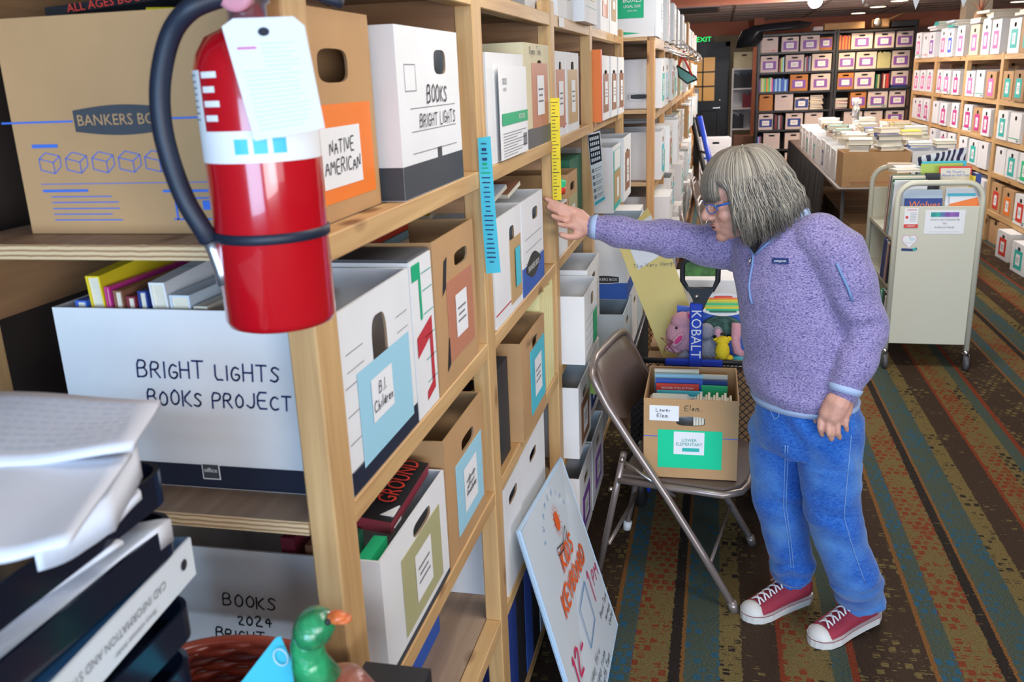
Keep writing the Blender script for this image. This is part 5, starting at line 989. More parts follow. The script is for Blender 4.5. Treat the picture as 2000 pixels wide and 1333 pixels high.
# ---------------------------------------------------------------- garden wagon
mat('kobalt_blue', (.01, .05, .50), .35)
wg = thing('wagon', 'black mesh garden wagon with a blue pull handle and black grip', 'wagon', (0, 3.06, 0))
WX0, WX1, WY0, WY1, WZ0, WZ1 = -.29, .27, 3.135, 4.0, .24, .665
wm = MB(); wm.tube([(WX0, WY0, WZ1), (WX1, WY0, WZ1), (WX1, WY1, WZ1), (WX0, WY1, WZ1)], .011, 'black', 8, closed=True); wpart(wg, wm, 'rim')
def lattice(p0, ux, uz, L, H, nm):
    m = MB(); st = .028; n = int((L + H) / st); p0 = Vector(p0); ux = Vector(ux); uz = Vector(uz); nn = ux.cross(uz).normalized() * .0012
    for k in range(1, n):
        for dg in (0, 1):
            a0 = max(0, k * st - H); a1 = min(L, k * st); q0 = (a0, k * st - a0); q1 = (a1, k * st - a1)
            if dg: q0 = (L - q0[0], q0[1]); q1 = (L - q1[0], q1[1])
            A_ = p0 + ux * q0[0] + uz * q0[1]; B_ = p0 + ux * q1[0] + uz * q1[1]; d_ = (B_ - A_)
            if d_.length < .01: continue
            w_ = d_.normalized().cross(nn).normalized() * .0016
            m.add([A_ - w_ + nn * dg, B_ - w_ + nn * dg, B_ + w_ + nn * dg, A_ + w_ + nn * dg, A_ - w_ - nn, B_ - w_ - nn, B_ + w_ - nn, A_ + w_ - nn], [(0, 1, 2, 3), (7, 6, 5, 4), (0, 4, 5, 1), (2, 6, 7, 3)], 'black')
    wpart(wg, m, nm)
for nm, p0, ux, L in (('mesh_side', (WX0, WY0, WZ0), (1, 0, 0), WX1 - WX0), ('mesh_side', (WX0, WY1, WZ0), (1, 0, 0), WX1 - WX0), ('mesh_side', (WX0, WY0, WZ0), (0, 1, 0), WY1 - WY0), ('mesh_side', (WX1, WY0, WZ0), (0, 1, 0), WY1 - WY0)): lattice(p0, ux, (0, 0, 1), L, WZ1 - WZ0, nm)
wm = MB(); wm.box(WX0, WX1, WY0, WY1, WZ0 - .01, WZ0, 'black'); wpart(wg, wm, 'bed'); wm = MB(); wm.tube([(WX0, WY0, WZ0), (WX1, WY0, WZ0), (WX1, WY1, WZ0), (WX0, WY1, WZ0)], .012, 'black', 8, closed=True); wpart(wg, wm, 'lower_frame')
for x_ in (WX0 + .03, WX1 - .03):
    for y_ in (WY0 + .15, WY1 - .15):
        wm = MB(); wm.T = Matrix.Translation((x_, y_, .113)) @ Matrix.Rotation(PI / 2, 4, 'Y'); wm.lathe([(.05, -.025), (.09, -.024), (.112, -.015), (.112, .015), (.09, .024), (.05, .025)], 'black', 28).lathe([(.02, -.037), (.05, -.036), (.05, .036), (.02, .037)], 'kobalt_blue', 16); wpart(wg, wm, 'wheel')
wm = MB(); pass
for y_ in (WY0 + .15, WY1 - .15): wm = MB(); wm.tube([(WX0, y_, .113), (WX1, y_, .113)], .012, 'black').tube([(.0, y_, .113), (.0, y_, .229)], .012, 'black'); wpart(wg, wm, 'axle')
wm = MB(); wm.bbox(-.164, .040, 3.098, 3.122, .656, .682, 'kobalt_blue', .005); wpart(wg, wm, 'blue_crossbar'); wm = MB(); wm.bbox(-.079, -.034, 3.086, 3.112, .656, .895, 'kobalt_blue', .004); wpart(wg, wm, 'pull_handle', 'blue pull handle')
k_ = textmesh('KOBALT', .050, 'paper', 0, .95); wl(wg, k_, (-.057, 3.0845, .783), (PI / 2, PI / 2, 0))
gz = lambda x, y: at(x, y, 1, 3.10)
gr = [(1362, 600), (1347, 575), (1334, 560), (1329, 545), (1329, 515), (1335, 505), (1370, 503), (1403, 503), (1408, 512), (1406, 548), (1400, 565), (1382, 580), (1370, 600)]
ins = [(1342, 560), (1336, 545), (1337, 520), (1345, 512), (1393, 512), (1399, 518), (1398, 548), (1390, 562), (1372, 567), (1356, 566)]
wm = MB(); wm.tube([gz(*p) for p in ((1344, 565), (1333, 548), (1333, 518), (1341, 507), (1396, 507), (1403, 518), (1402, 548), (1393, 566))], .0095, 'black', 10, closed=True)
q = [gz(*p) for p in ((1341, 563), (1396, 563), (1384, 582), (1374, 604), (1358, 604), (1352, 582))]; wm.add([(p.x, 3.089, p.z) for p in q] + [(p.x, 3.114, p.z) for p in q], [(0, 5, 4, 3, 2, 1), (6, 7, 8, 9, 10, 11)] + [(i, (i + 1) % 6, 6 + (i + 1) % 6, 6 + i) for i in range(6)], 'black'); wpart(wg, wm, 'grip')
a_ = gz(1361, 578); wm = MB(); wm.tube([(a_.x, 3.090, a_.z), (a_.x, 3.082, a_.z)], .008, 'bright_metal', 12); wpart(wg, wm, 'bolt')
# wagon load
mat('env_yellow', (.80, .62, .20), .55); mat('plush_pink', (.72, .36, .42), .95, bump=.5, bscale=160); mat('plush_grey', (.30, .29, .33), .95, bump=.6, bscale=140); mat('plush_yellow', (.85, .62, .02), .95, bump=.4, bscale=160); mat('pink_in', (.75, .05, .22), .8)
P31 = lambda x, y, Y=3.14: at(x, y, 1, Y + .065)
def plush_eyes(t, pts, r=.005):
    for p in pts: m = MB(); m.ell(p, (r, r * .7, r), 'black', 10, 6); wpart(t, m, 'eye')
pg = thing('plush_pig', 'pink plush pig face up in the wagon beside the blue handle', 'toy', P31(1338, 655))
m = MB(); c_ = P31(1333, 655); m.ell(c_, (.062, .055, .066), 'plush_pink').ell(P31(1334, 628), (.045, .045, .035), 'plush_pink'); wpart(pg, m, 'head')
m = MB(); m.ell(P31(1325, 664, 3.09), (.018, .012, .034), 'plush_pink', R=Matrix.Rotation(.7, 3, 'Y')).ell(P31(1325, 664, 3.083), (.009, .008, .021), 'pink_in', R=Matrix.Rotation(.7, 3, 'Y')); wpart(pg, m, 'ear')
m = MB(); m.ell(P31(1349, 620, 3.09), (.012, .010, .024), 'plush_pink', R=Matrix.Rotation(-.5, 3, 'Y')).ell(P31(1348, 621, 3.082), (.005, .006, .018), 'pink_in', R=Matrix.Rotation(-.5, 3, 'Y')); wpart(pg, m, 'ear')
m = MB(); m.ell(P31(1315, 682, 3.12), (.030, .02, .014), 'plush_pink', R=Matrix.Rotation(.3, 3, 'Y')); wpart(pg, m, 'arm'); plush_eyes(pg, [P31(1321, 641, 3.085)])
m = MB()
for pts in (((1318, 690), (1300, 668), (1290, 660), (1306, 664), (1312, 668)), ((1315, 668), (1300, 676), (1296, 690), (1305, 680), (1315, 668))): m.tube([P31(x, y, 3.07) for x, y in pts], .0018, 'c_maroon', 6)
m.build('ribbon', label='thin dark red ribbon bow beside the plush pig', cat='ribbon')
el = thing('plush_elephant', 'grey plush elephant slumped in the wagon between handle and yellow chick', 'toy', P31(1385, 675))
m = MB(); m.ell(P31(1384, 675, 3.16), (.055, .05, .075), 'plush_grey').ell(P31(1398, 690, 3.15), (.05, .045, .045), 'plush_grey'); wpart(el, m, 'body'); m = MB(); m.ell(P31(1379, 648, 3.12), (.030, .03, .032), 'plush_grey'); wpart(el, m, 'head')
m = MB(); m.ell(P31(1401, 651, 3.11), (.020, .012, .026), 'plush_grey').ell(P31(1402, 651, 3.10), (.012, .008, .016), 'plush_pink'); wpart(el, m, 'ear'); m = MB(); m.tube([P31(1345, 690, 3.1), P31(1330, 700, 3.1), P31(1320, 705, 3.1)], [.02, .016, .012], 'plush_grey', 10); wpart(el, m, 'leg')
ck = thing('plush_chick', 'bright yellow plush chick sitting against the wagon rim', 'toy', P31(1410, 680, 3.12))
m = MB(); m.ell(P31(1411, 686, 3.085), (.026, .024, .036), 'plush_yellow').ell(P31(1406, 700, 3.1), (.018, .018, .014), 'plush_yellow').ell(P31(1424, 700, 3.1), (.016, .018, .013), 'plush_yellow'); wpart(ck, m, 'body')
m = MB(); m.ell(P31(1411, 666, 3.10), (.026, .022, .018), 'plush_yellow').ell(P31(1398, 663, 3.10), (.010, .008, .007), 'plush_yellow').ell(P31(1424, 662, 3.1), (.010, .009, .009), 'plush_yellow'); wpart(ck, m, 'head'); m = MB(); m.tube([P31(1394, 660, 3.1), P31(1402, 652, 3.1), P31(1416, 652, 3.1)], .006, 'black', 8); wpart(ck, m, 'cap')
dl = thing('plush_doll', 'pink limbed plush doll with green plaid clothes under the wagon load', 'toy', P31(1430, 650, 3.2))
m = MB(); m.tube([P31(1440, 632, 3.14), P31(1436, 665, 3.12), P31(1440, 686, 3.12), P31(1452, 694, 3.12)], [.02, .017, .016, .012], 'plush_pink', 12); wpart(dl, m, 'leg'); mat('plaid', (.05, .12, .10), .9, var=.5, vscale=50); m = MB(); m.ell(P31(1410, 640, 3.19), (.075, .05, .045), 'plaid'); wpart(dl, m, 'plaid_clothes')
m = MB(); m.ell(P31(1446, 702, 3.12), (.03, .02, .014), 'c_aqua'); wpart(dl, m, 'shoe')
# storage items behind
e_ = [at(x, y, 1, 3.36) for x, y in ((1297, 705), (1372, 690), (1345, 598), (1308, 500), (1262, 411), (1203, 478))]
m = MB(); c0 = Vector((-.2, 3.36, .8)); vs = [(p.x, 3.36 - (.0) + (p.z - .6) * .10, p.z) for p in e_]
m.add(vs + [(x, y + .006, z) for x, y, z in vs], [(0, 1, 2, 3, 4, 5), (11, 10, 9, 8, 7, 6)] + [(i, 6 + i, 6 + (i + 1) % 6, (i + 1) % 6) for i in range(6)], 'env_yellow')
ev = m.build('envelope', label='large pale yellow envelope leaning diagonally out of the wagon', cat='envelope')
def onenv(x, y): p = at(x, y, 1, 3.36); return Vector((p.x, 3.36 + (p.z - .6) * .10 - .002, p.z))
m = MB(); m.add([onenv(1225, 482), onenv(1245, 531), onenv(1290, 502), onenv(1270, 424), onenv(1225, 455)], [(0, 1, 2, 3, 4)], 'paper'); m.build('note_sheet', ev)
link('handwriting', hand('The Very Hungry', .016, .0014, 'grey_ink', seed=51), ev, loc=onenv(1280, 524) + Vector((0, -.002, 0)), rot=(PI / 2, -.1, 0))
t = sbox('white box marked 5096 behind the wagon grip', (-.03, 3.60, .64), 0, w=.26, d=.2, h=.245, hole=False); letters(hand('5096', .026, .0022, 'c_red', seed=52), t, (.0, -.102, .165), name='handwriting')
m = MB(); camrect(m, at(1338, 510, 1, 3.38).x, at(1402, 510, 1, 3.38).x, at(1370, 541, 1, 3.38).z, at(1370, 505, 1, 3.38).z, 3.38, 'plaid'); mat('foliage_print', (.06, .16, .03), .5, var=.9, vscale=22)
slab('picture_card', 'green foliage picture card standing on the 5096 box', 'picture', [(at(1338, 540, 1, 3.39).x, 3.39, at(1338, 540, 1, 3.39).z), (at(1402, 540, 1, 3.39).x, 3.39, at(1402, 540, 1, 3.39).z), (at(1402, 505, 1, 3.39).x, 3.39, at(1402, 505, 1, 3.39).z), (at(1338, 505, 1, 3.39).x, 3.39, at(1338, 505, 1, 3.39).z)], -.004, 'foliage_print')
pc = at(1412, 596, 1, 3.26); pl_ = thing('paper_plate', 'white paper plate painted in green, yellow and red streaks', 'plate', pc, (-.35, 0, 0))
m = MB(); m.T = Matrix.Rotation(PI / 2, 4, 'X') @ Matrix.Diagonal((1, .45, 1, 1)); m.lathe([(.001, .0), (.07, .0), (.092, .012), (.094, .012), (.071, -.003), (.001, -.003)], 'paper', 32); m.build('plate_body', pl_)
m = MB(); r_ = random.Random(2)
for i, cm in enumerate(['c_red', 'c_orange', 'c_yellow', 'c_lime', 'c_green', 'c_lime', 'c_yellow', 'c_green', 'c_darkgreen']):
    z = .030 - .0068 * i; hw = .072 * math.sqrt(max(.05, 1 - (z / .034) ** 2)); m.add([(-hw, -.0045, z - .005), (hw, -.0045, z - .005 + .002), (hw * .95, -.0045, z + .004), (-hw * .95, -.0045, z + .003)], [(0, 1, 2, 3)], cm)
m.build('paint', pl_)
mat('confetti', (.7, .3, .2), .6, var=.9, vscale=60)
t = sbox('confetti dotted white box under the painted plate', (.10, 3.36, .60), 0, w=.24, d=.14, h=.12, hole=False); m = MB(); r_ = random.Random(3)
for i in range(60): x, z = r_.uniform(-.115, .108), r_.uniform(.01, .112); m.add([(x, -.0708, z), (x + .008, -.0708, z + .001), (x + .007, -.0708, z + .008), (x, -.0708, z + .007)], [(0, 1, 2, 3)], r_.choice(['c_red', 'c_blue', 'c_yellow', 'c_green', 'c_orange']))
m.build('confetti_dots', t)
slab('book', 'dark blue book edge holding up the plush toys', 'book', [(-.13, 3.28, .66), (.19, 3.28, .62), (.19, 3.28, .80), (-.13, 3.28, .84)], .015, 'c_blue')
for i, (x_, y_) in enumerate(((-.13, 3.40), (.12, 3.40), (-.13, 3.70), (.12, 3.70))): sbox(f'brown carton filling the wagon bed, {["near the folding chair", "near the woman", "far side by the shelves", "far side by the aisle"][i]}', (x_, y_, WZ0 + .001), 0, w=.24, d=.24, h=.34, c='card_brown', hole=False)
# ---------------------------------------------------------------- whiteboard
TL, TR, BR, BL = Vector((-.452, 1.885, .618)), Vector((-.452, 2.480, .545)), Vector((-.278, 2.435, .004)), Vector((-.278, 1.842, .004))
mat('board_white', (.76, .84, .90), .25, coat=.3); mat('board_frame', (.45, .62, .80), .3)
nb = (TR - TL).cross(BL - TL).normalized(); nb = nb if nb.x > 0 else -nb
wb = thing('whiteboard', 'small dry erase board advertising kids keyboard, leaning on the lower shelves', 'sign', (TL + BR) / 2)
B_ = lambda u, v, e=0: TL.lerp(TR, u).lerp(BL.lerp(BR, u), v) + nb * e
m = MB(); m.add([B_(0, 0), B_(1, 0), B_(1, 1), B_(0, 1), B_(0, 0, .012), B_(1, 0, .012), B_(1, 1, .012), B_(0, 1, .012)], [(0, 1, 2, 3), (7, 6, 5, 4), (0, 4, 5, 1), (1, 5, 6, 2), (2, 6, 7, 3), (3, 7, 4, 0)], 'board_white'); wpart(wb, m, 'panel')
m = MB(); m.tube([B_(0, 0, .006), B_(1, 0, .006), B_(1, 1, .006), B_(0, 1, .006)], .0075, 'board_frame', 8, closed=True, smooth=False); wpart(wb, m, 'frame')
def onboard(me, u0, v0, sc=1.0, e=.0135, nm='handwriting', rot=0):
    lu, lv = (TR - TL).length, (BL - TL).length; me = me.copy() if me.users else me; cr_, sr = math.cos(rot), math.sin(rot)
    inv = Matrix.Translation(wb.location).inverted()
    for v in me.vertices:
        x, y = v.co.x * sc, v.co.y * sc; x, y = x * cr_ - y * sr, x * sr + y * cr_; v.co = inv @ B_(u0 + x / lu, v0 - y / lv, e)
    link(nm, me, wb)
mat('marker_orange', (.80, .12, .02), .5); mat('marker_red', (.65, .02, .12), .5); mat('marker_blue', (.05, .25, .55), .5)
onboard(hand('KIDS', .052, .011, 'marker_orange', seed=61, sx=1.05), .56, .365); onboard(hand('KEYBOARD', .052, .011, 'marker_orange', seed=62, sx=.95), .54, .49)
onboard(hand('1', .10, .007, 'marker_red', seed=63), .76, .70, rot=0); onboard(hand('PM', .045, .005, 'marker_red', seed=64), .90, .655); onboard(hand('12-', .075, .010, 'marker_red', seed=65), .24, .745)
for i, (tx, u, v) in enumerate((('Monday thru', .40, .86), ('Thursday room', .45, .92), ('plays Youth time', .48, .975), ('Board Tech', .86, .80), ('Arrange', .90, .86), ('Center', .92, .91))): onboard(hand(tx, .026 if i < 3 else .018, .0024, 'ink', seed=70 + i), u, v)
for q in range(9): a_ = PI * (.08 + .84 * q / 8); onboard(hand('SUMMERING'[q], .016, .0018, 'marker_blue', seed=q), .52 - .24 * math.cos(a_), .20 - .15 * math.sin(a_), rot=-(a_ - PI / 2) * -1 if False else PI / 2 - a_)
m = MB(); m.add([(.026 * math.cos(q * PI / 8), .03 * math.sin(q * PI / 8), 0) for q in range(16)], [tuple(range(16))], 'marker_orange')
for q in range(14): a_ = 2 * PI * q / 14; c1, s1 = math.cos(a_), math.sin(a_); m.add([(.032 * c1 - .002 * s1, .036 * s1 + .002 * c1, 0), (.05 * c1, .056 * s1, 0), (.032 * c1 + .002 * s1, .036 * s1 - .002 * c1, 0)], [(0, 1, 2)], 'marker_orange')
onboard(m.mesh('sun'), .55, .17, nm='sun_drawing')
m = MB(); pr = [((-.07, -.01), (0, -.025)), ((0, -.025), (.07, -.0)), ((-.07, -.01), (-.075, -.03)), ((-.075, -.03), (0, -.042)), ((0, -.042), (.072, -.018)), ((.07, 0), (.072, -.018)), ((0, -.025), (0, -.042))]
for (x0, y0), (x1, y1) in pr: d_ = Vector((x1 - x0, y1 - y0, 0)).normalized(); n_ = Vector((-d_.y, d_.x, 0)) * .0018; a_, b_ = Vector((x0, y0, 0)), Vector((x1, y1, 0)); m.add([a_ - n_, b_ - n_, b_ + n_, a_ + n_], [(0, 1, 2, 3)], 'ink')
onboard(m.mesh('book_drawing'), .53, .235, nm='book_drawing')
m = MB(); pr = [((-.06, -.07), (.06, -.05)), ((.06, -.05), (.075, .07)), ((.075, .07), (-.05, .05)), ((-.05, .05), (-.06, -.07))]
for (x0, y0), (x1, y1) in pr: d_ = Vector((x1 - x0, y1 - y0, 0)).normalized(); n_ = Vector((-d_.y, d_.x, 0)) * .0025; a_, b_ = Vector((x0, y0, 0)), Vector((x1, y1, 0)); m.add([a_ - n_, b_ - n_, b_ + n_, a_ + n_], [(0, 1, 2, 3)], 'marker_blue')
onboard(m.mesh('frame_drawing'), .55, .66, nm='frame_drawing')

# dark cloth hanging along the aisle side of the long table
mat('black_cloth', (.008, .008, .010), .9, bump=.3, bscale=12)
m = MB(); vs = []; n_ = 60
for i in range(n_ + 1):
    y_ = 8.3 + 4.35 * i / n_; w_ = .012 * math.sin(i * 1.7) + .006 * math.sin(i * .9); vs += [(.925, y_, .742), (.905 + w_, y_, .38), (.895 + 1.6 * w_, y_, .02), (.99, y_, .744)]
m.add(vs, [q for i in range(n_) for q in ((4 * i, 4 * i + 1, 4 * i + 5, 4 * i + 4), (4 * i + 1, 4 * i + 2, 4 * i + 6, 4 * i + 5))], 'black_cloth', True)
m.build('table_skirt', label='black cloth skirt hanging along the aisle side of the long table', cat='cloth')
# ---------------------------------------------------------------- the woman
def heather(name, ca, cb, cc, sc=150, fade=None):
    m = bpy.data.materials.new(name); nt, b = nodes(m); N = nt.nodes; Lk = nt.links
    tc = N.new('ShaderNodeTexCoord'); mp = N.new('ShaderNodeMapping'); mp.inputs['Scale'].default_value = (1, 1, 1.9); Lk.new(tc.outputs['Object'], mp.inputs['Vector'])
    n = N.new('ShaderNodeTexNoise'); n.inputs['Scale'].default_value = sc; n.inputs['Detail'].default_value = 3; n.inputs['Roughness'].default_value = .7; Lk.new(mp.outputs[0], n.inputs['Vector'])
    r = N.new('ShaderNodeValToRGB'); cr = r.color_ramp; cr.elements[0].position = .36; cr.elements[0].color = (*ca, 1); cr.elements[1].position = .62; cr.elements[1].color = (*cc, 1)
    e = cr.elements.new(.47); e.color = (*cb, 1); Lk.new(n.outputs['Fac'], r.inputs[0]); Lk.new(r.outputs[0], b.inputs['Base Color']); b.inputs['Roughness'].default_value = .95
    if fade:
        nf = N.new('ShaderNodeTexNoise'); nf.inputs['Scale'].default_value = 5.5; nf.inputs['Detail'].default_value = 3; Lk.new(tc.outputs['Object'], nf.inputs['Vector'])
        rf = N.new('ShaderNodeValToRGB'); rf.color_ramp.elements[0].position = .48; rf.color_ramp.elements[1].position = .78; Lk.new(nf.outputs['Fac'], rf.inputs[0])
        mf = N.new('ShaderNodeMix'); mf.data_type = 'RGBA'; Lk.new(rf.outputs[0], mf.inputs[0]); Lk.new(r.outputs[0], mf.inputs[6]); mf.inputs[7].default_value = (*fade, 1); Lk.new(mf.outputs[2], b.inputs['Base Color'])
    b.inputs['Specular IOR Level'].default_value = .15
    b.inputs['Sheen Weight'].default_value = .25
    n2 = N.new('ShaderNodeTexNoise'); n2.inputs['Scale'].default_value = 28; n2.inputs['Detail'].default_value = 3; Lk.new(tc.outputs['Object'], n2.inputs['Vector'])
    ad = N.new('ShaderNodeMath'); ad.operation = 'ADD'; Lk.new(n.outputs['Fac'], ad.inputs[0]); Lk.new(n2.outputs['Fac'], ad.inputs[1])
    bp = N.new('ShaderNodeBump'); bp.inputs['Strength'].default_value = .35; bp.inputs['Distance'].default_value = .006; Lk.new(ad.outputs[0], bp.inputs['Height']); Lk.new(bp.outputs[0], b.inputs['Normal']); MATS[name] = m
heather('fleece', (.07, .06, .17), (.215, .18, .37), (.36, .31, .51), 190)
heather('denim', (.012, .075, .36), (.018, .11, .44), (.04, .155, .50), 110, fade=(.12, .30, .60))
mat('slate_trim', (.16, .26, .48), .7); mat('cuff_trim', (.36, .46, .66), .8); mat('skin', (.58, .30, .22), .5, bump=.12, bscale=90, var=.14, vscale=22); mat('lips', (.45, .19, .15), .5)
mat('shoe_red', (.33, .025, .05), .75, bump=.3, bscale=200); mat('rubber', (.66, .64, .60), .5); mat('lace', (.72, .70, .70), .8); mat('eyewhite', (.8, .78, .75), .2); mat('iris', (.06, .12, .18), .2)
mat('frame_blue', (.02, .12, .50), .2); mat('lens', (.85, .9, .95), .05, trans=.95)
mat('hair_a', (.24, .20, .155), .45); mat('hair_b', (.34, .29, .225), .42); mat('hair_c', (.17, .14, .11), .5); mat('hair_d', (.44, .385, .30), .4)
def solid(name, mb, voxel, it, mt, parent, disp=None, label=None):
    me = mb.mesh('t'); o = bpy.data.objects.new('t', me); C.objects.link(o)
    r = o.modifiers.new('r', 'REMESH'); r.mode = 'VOXEL'; r.voxel_size = voxel; r.use_smooth_shade = True
    s = o.modifiers.new('s', 'SMOOTH'); s.factor = .5; s.iterations = it
    me2 = bpy.data.meshes.new_from_object(o.evaluated_get(bpy.context.evaluated_depsgraph_get())); bpy.data.objects.remove(o)
    if disp:
        nn = [v.normal.copy() for v in me2.vertices]
        for v, n_ in zip(me2.vertices, nn): v.co += n_ * disp(v.co)
    me2.materials.clear(); me2.materials.append(MATS[mt]); me2.polygons.foreach_set('use_smooth', [True] * len(me2.polygons)); me2.polygons.foreach_set('material_index', [0] * len(me2.polygons))
    me2.name = name; pm = Matrix.Translation(parent.location).inverted(); me2.transform(pm); return link(name, me2, parent, label)
def chain(mb, pts, flat=1.0, seg=18):
    P_ = [at(p[0], p[1], 1, p[2]) for p in pts]; rs = [p[3] for p in pts]
    mb.tube(P_, rs, 'skin', seg, sy=flat)
    mb.ell(P_[0], (rs[0],) * 3, 'skin', 14, 10); mb.ell(P_[-1], (rs[-1],) * 3, 'skin', 14, 10); return P_
def wchain(mb, P_, rs, seg=12):
    mb.tube(P_, rs, 'skin', seg); mb.ell(P_[0], (rs[0],) * 3, 'skin', 10, 8); mb.ell(P_[-1], (rs[-1],) * 3, 'skin', 10, 8)
wo = thing('person', 'woman with grey bob in a lilac fleece pullover and blue jeans, reaching to the shelves', 'person', at(1590, 1200, 2, 0))
tf = Vector((-.60, -.80, 0)).normalized(); tr = Vector((tf.y, -tf.x, 0))       # torso facing, and towards her right arm
TRM = Matrix((tuple(tr), tuple(tf), (0, 0, 1))).transposed()
def rings(mb, data, mt='skin', seg=28):
    "stack of ellipses: (centre, half width across the body, half depth front, half depth back)"
    vs = []; F = []
    for c_, rx, rf, rb2 in data:
        for k in range(seg):
            a_ = 2 * PI * k / seg; y = math.sin(a_); vs.append(tuple(Vector(c_) + tr * rx * math.cos(a_) + tf * (rf if y > 0 else rb2) * y))
    n = len(data)
    for i in range(n - 1):
        for k in range(seg): F.append((i * seg + k, i * seg + (k + 1) % seg, (i + 1) * seg + (k + 1) % seg, (i + 1) * seg + k))
    F += [tuple(range(seg - 1, -1, -1)), tuple(range((n - 1) * seg, n * seg))]; mb.add(vs, F, mt, True)
def c3(x, y, Y=2.5): return at(x, y, 1, Y)
# arms: joints as (px, py, Y)
RS, RE, RW = (1440, 482, 2.60), (1298, 466, 2.61), (1160, 443, 2.60)
LS, LE, LW = (1632, 492, 2.40), (1680, 628, 2.40), (1648, 752, 2.33)
# --- fleece pullover
fl = MB()
rings(fl, [(c3(1570, 776, 2.47), .150, .125, .125), (c3(1566, 755, 2.47), .165, .135, .135), (c3(1562, 700, 2.48), .162, .132, .135), (c3(1556, 640, 2.48), .158, .135, .130), (c3(1548, 575, 2.49), .160, .132, .128), (c3(1543, 520, 2.50), .172, .122, .125), (c3(1540, 480, 2.50), .170, .105, .115), (c3(1541, 452, 2.50), .135, .085, .10), (c3(1536, 430, 2.50), .085, .065, .08), (c3(1530, 415, 2.50), .064, .056, .066)])
chain(fl, [(1490, 480, 2.56, .075), (*RS, .072), (1370, 476, 2.61, .060), (*RE, .053), (1230, 458, 2.61, .047), (1175, 445, 2.60, .041), (1164, 444, 2.60, .038)])
chain(fl, [(1600, 468, 2.43, .072), (*LS, .079), (1660, 560, 2.39, .071), (*LE, .066), (1684, 665, 2.38, .060), (1668, 715, 2.35, .053), (1652, 752, 2.335, .047), (1650, 758, 2.33, .044)])
EL = at(*LE[:2], 1, LE[2]); AR0, AR1 = at(*RS[:2], 1, RS[2]), at(*RW[:2], 1, RW[2])
def folds(p):
    d = .0045 * noise.noise(p * 9) + .003 * noise.noise(Vector((p.x * 6, p.y * 6, p.z * 22)))
    q = (p - EL).length
    if q < .20: d += .0075 * math.exp(-(q / .10) ** 2) * math.sin(52 * p.z + 26 * p.x + 4 * noise.noise(p * 10))
    if p.x < AR0.x - .02 and p.z > .95:
        t_ = (AR0.x - p.x); d += .0055 * math.sin(46 * t_ + 14 * p.z + 3.5 * noise.noise(p * 8)) * (.35 + .65 * math.exp(-((t_ - .20) / .14) ** 2))
    if p.z < 1.02 and p.x > -.05: d += .004 * math.sin(38 * p.z + 9 * p.x + 3 * noise.noise(p * 6)) * max(0, (1.02 - p.z) / .25)
    return d
solid('fleece_pullover', fl, .0065, 5, 'fleece', wo, folds)
cu = MB(); a_, b_ = c3(1166, 444, 2.60), c3(1154, 443, 2.60); cu.tube([a_, b_], [.0385, .034], 'cuff_trim', 20); b_ = c3(1648, 768, 2.328); a_ = c3(1652, 755, 2.333); cu2 = MB(); cu2.tube([a_, b_], [.046, .041], 'cuff_trim', 20)
def hollow(mb): return mb
wpart(wo, cu, 'cuff', 'pale blue cuff'); wpart(wo, cu2, 'cuff', 'pale blue cuff')
hm = MB(); rings(hm, [(c3(1571, 786, 2.47), .150, .124, .126), (c3(1570, 772, 2.47), .157, .130, .130)], 'cuff_trim'); wpart(wo, hm, 'hem_band', 'pale blue hem band')
# collar, open at the throat
co = MB(); seg = 26; vs = []; F = []
for i in range(seg + 1):
    a_ = math.radians(118 + 304 * i / seg)
    for (cz_, rr_, yo) in ((c3(1532, 440, 2.50), 1.0, 0), (c3(1524, 404, 2.50), .93, 0)):
        for k in (1.0, .93): vs.append(tuple(cz_ + tr * .082 * rr_ * k * math.cos(a_) + tf * .072 * rr_ * k * math.sin(a_) + Vector((0, 0, -.035 * max(0, math.sin(a_)) if rr_ == 1 else -.03 * max(0, math.sin(a_))))))
for i in range(seg):
    b0 = i * 4
    F += [(b0, b0 + 4, b0 + 6, b0 + 2), (b0 + 1, b0 + 3, b0 + 7, b0 + 5), (b0 + 2, b0 + 6, b0 + 7, b0 + 3)]
co.add(vs, F, 'cuff_trim', True); wpart(wo, co, 'collar', 'pale blue collar')
# surface decorations placed on the chest surface
def chest(x, y, Y0=2.36): return c3(x, y, Y0)
dg_ = bpy.context.evaluated_depsgraph_get()
fo = [o for o in wo.children if o.name.startswith('fleece_pullover')][0]
from mathutils.bvhtree import BVHTree
TRE = BVHTree.FromPolygons([v.co + wo.location for v in fo.data.vertices], [tuple(p.vertices) for p in fo.data.polygons])
def hit(x, y, e=.0018, tree=None):
    d = (at(x, y, 1, 3.0) - CAM).normalized(); h_ = (tree or TRE).ray_cast(CAM, d); 
    if h_[0] is None: return at(x, y, 1, 2.4)
    n_ = h_[1] if h_[1].dot(d) < 0 else -h_[1]; return h_[0] + n_ * e
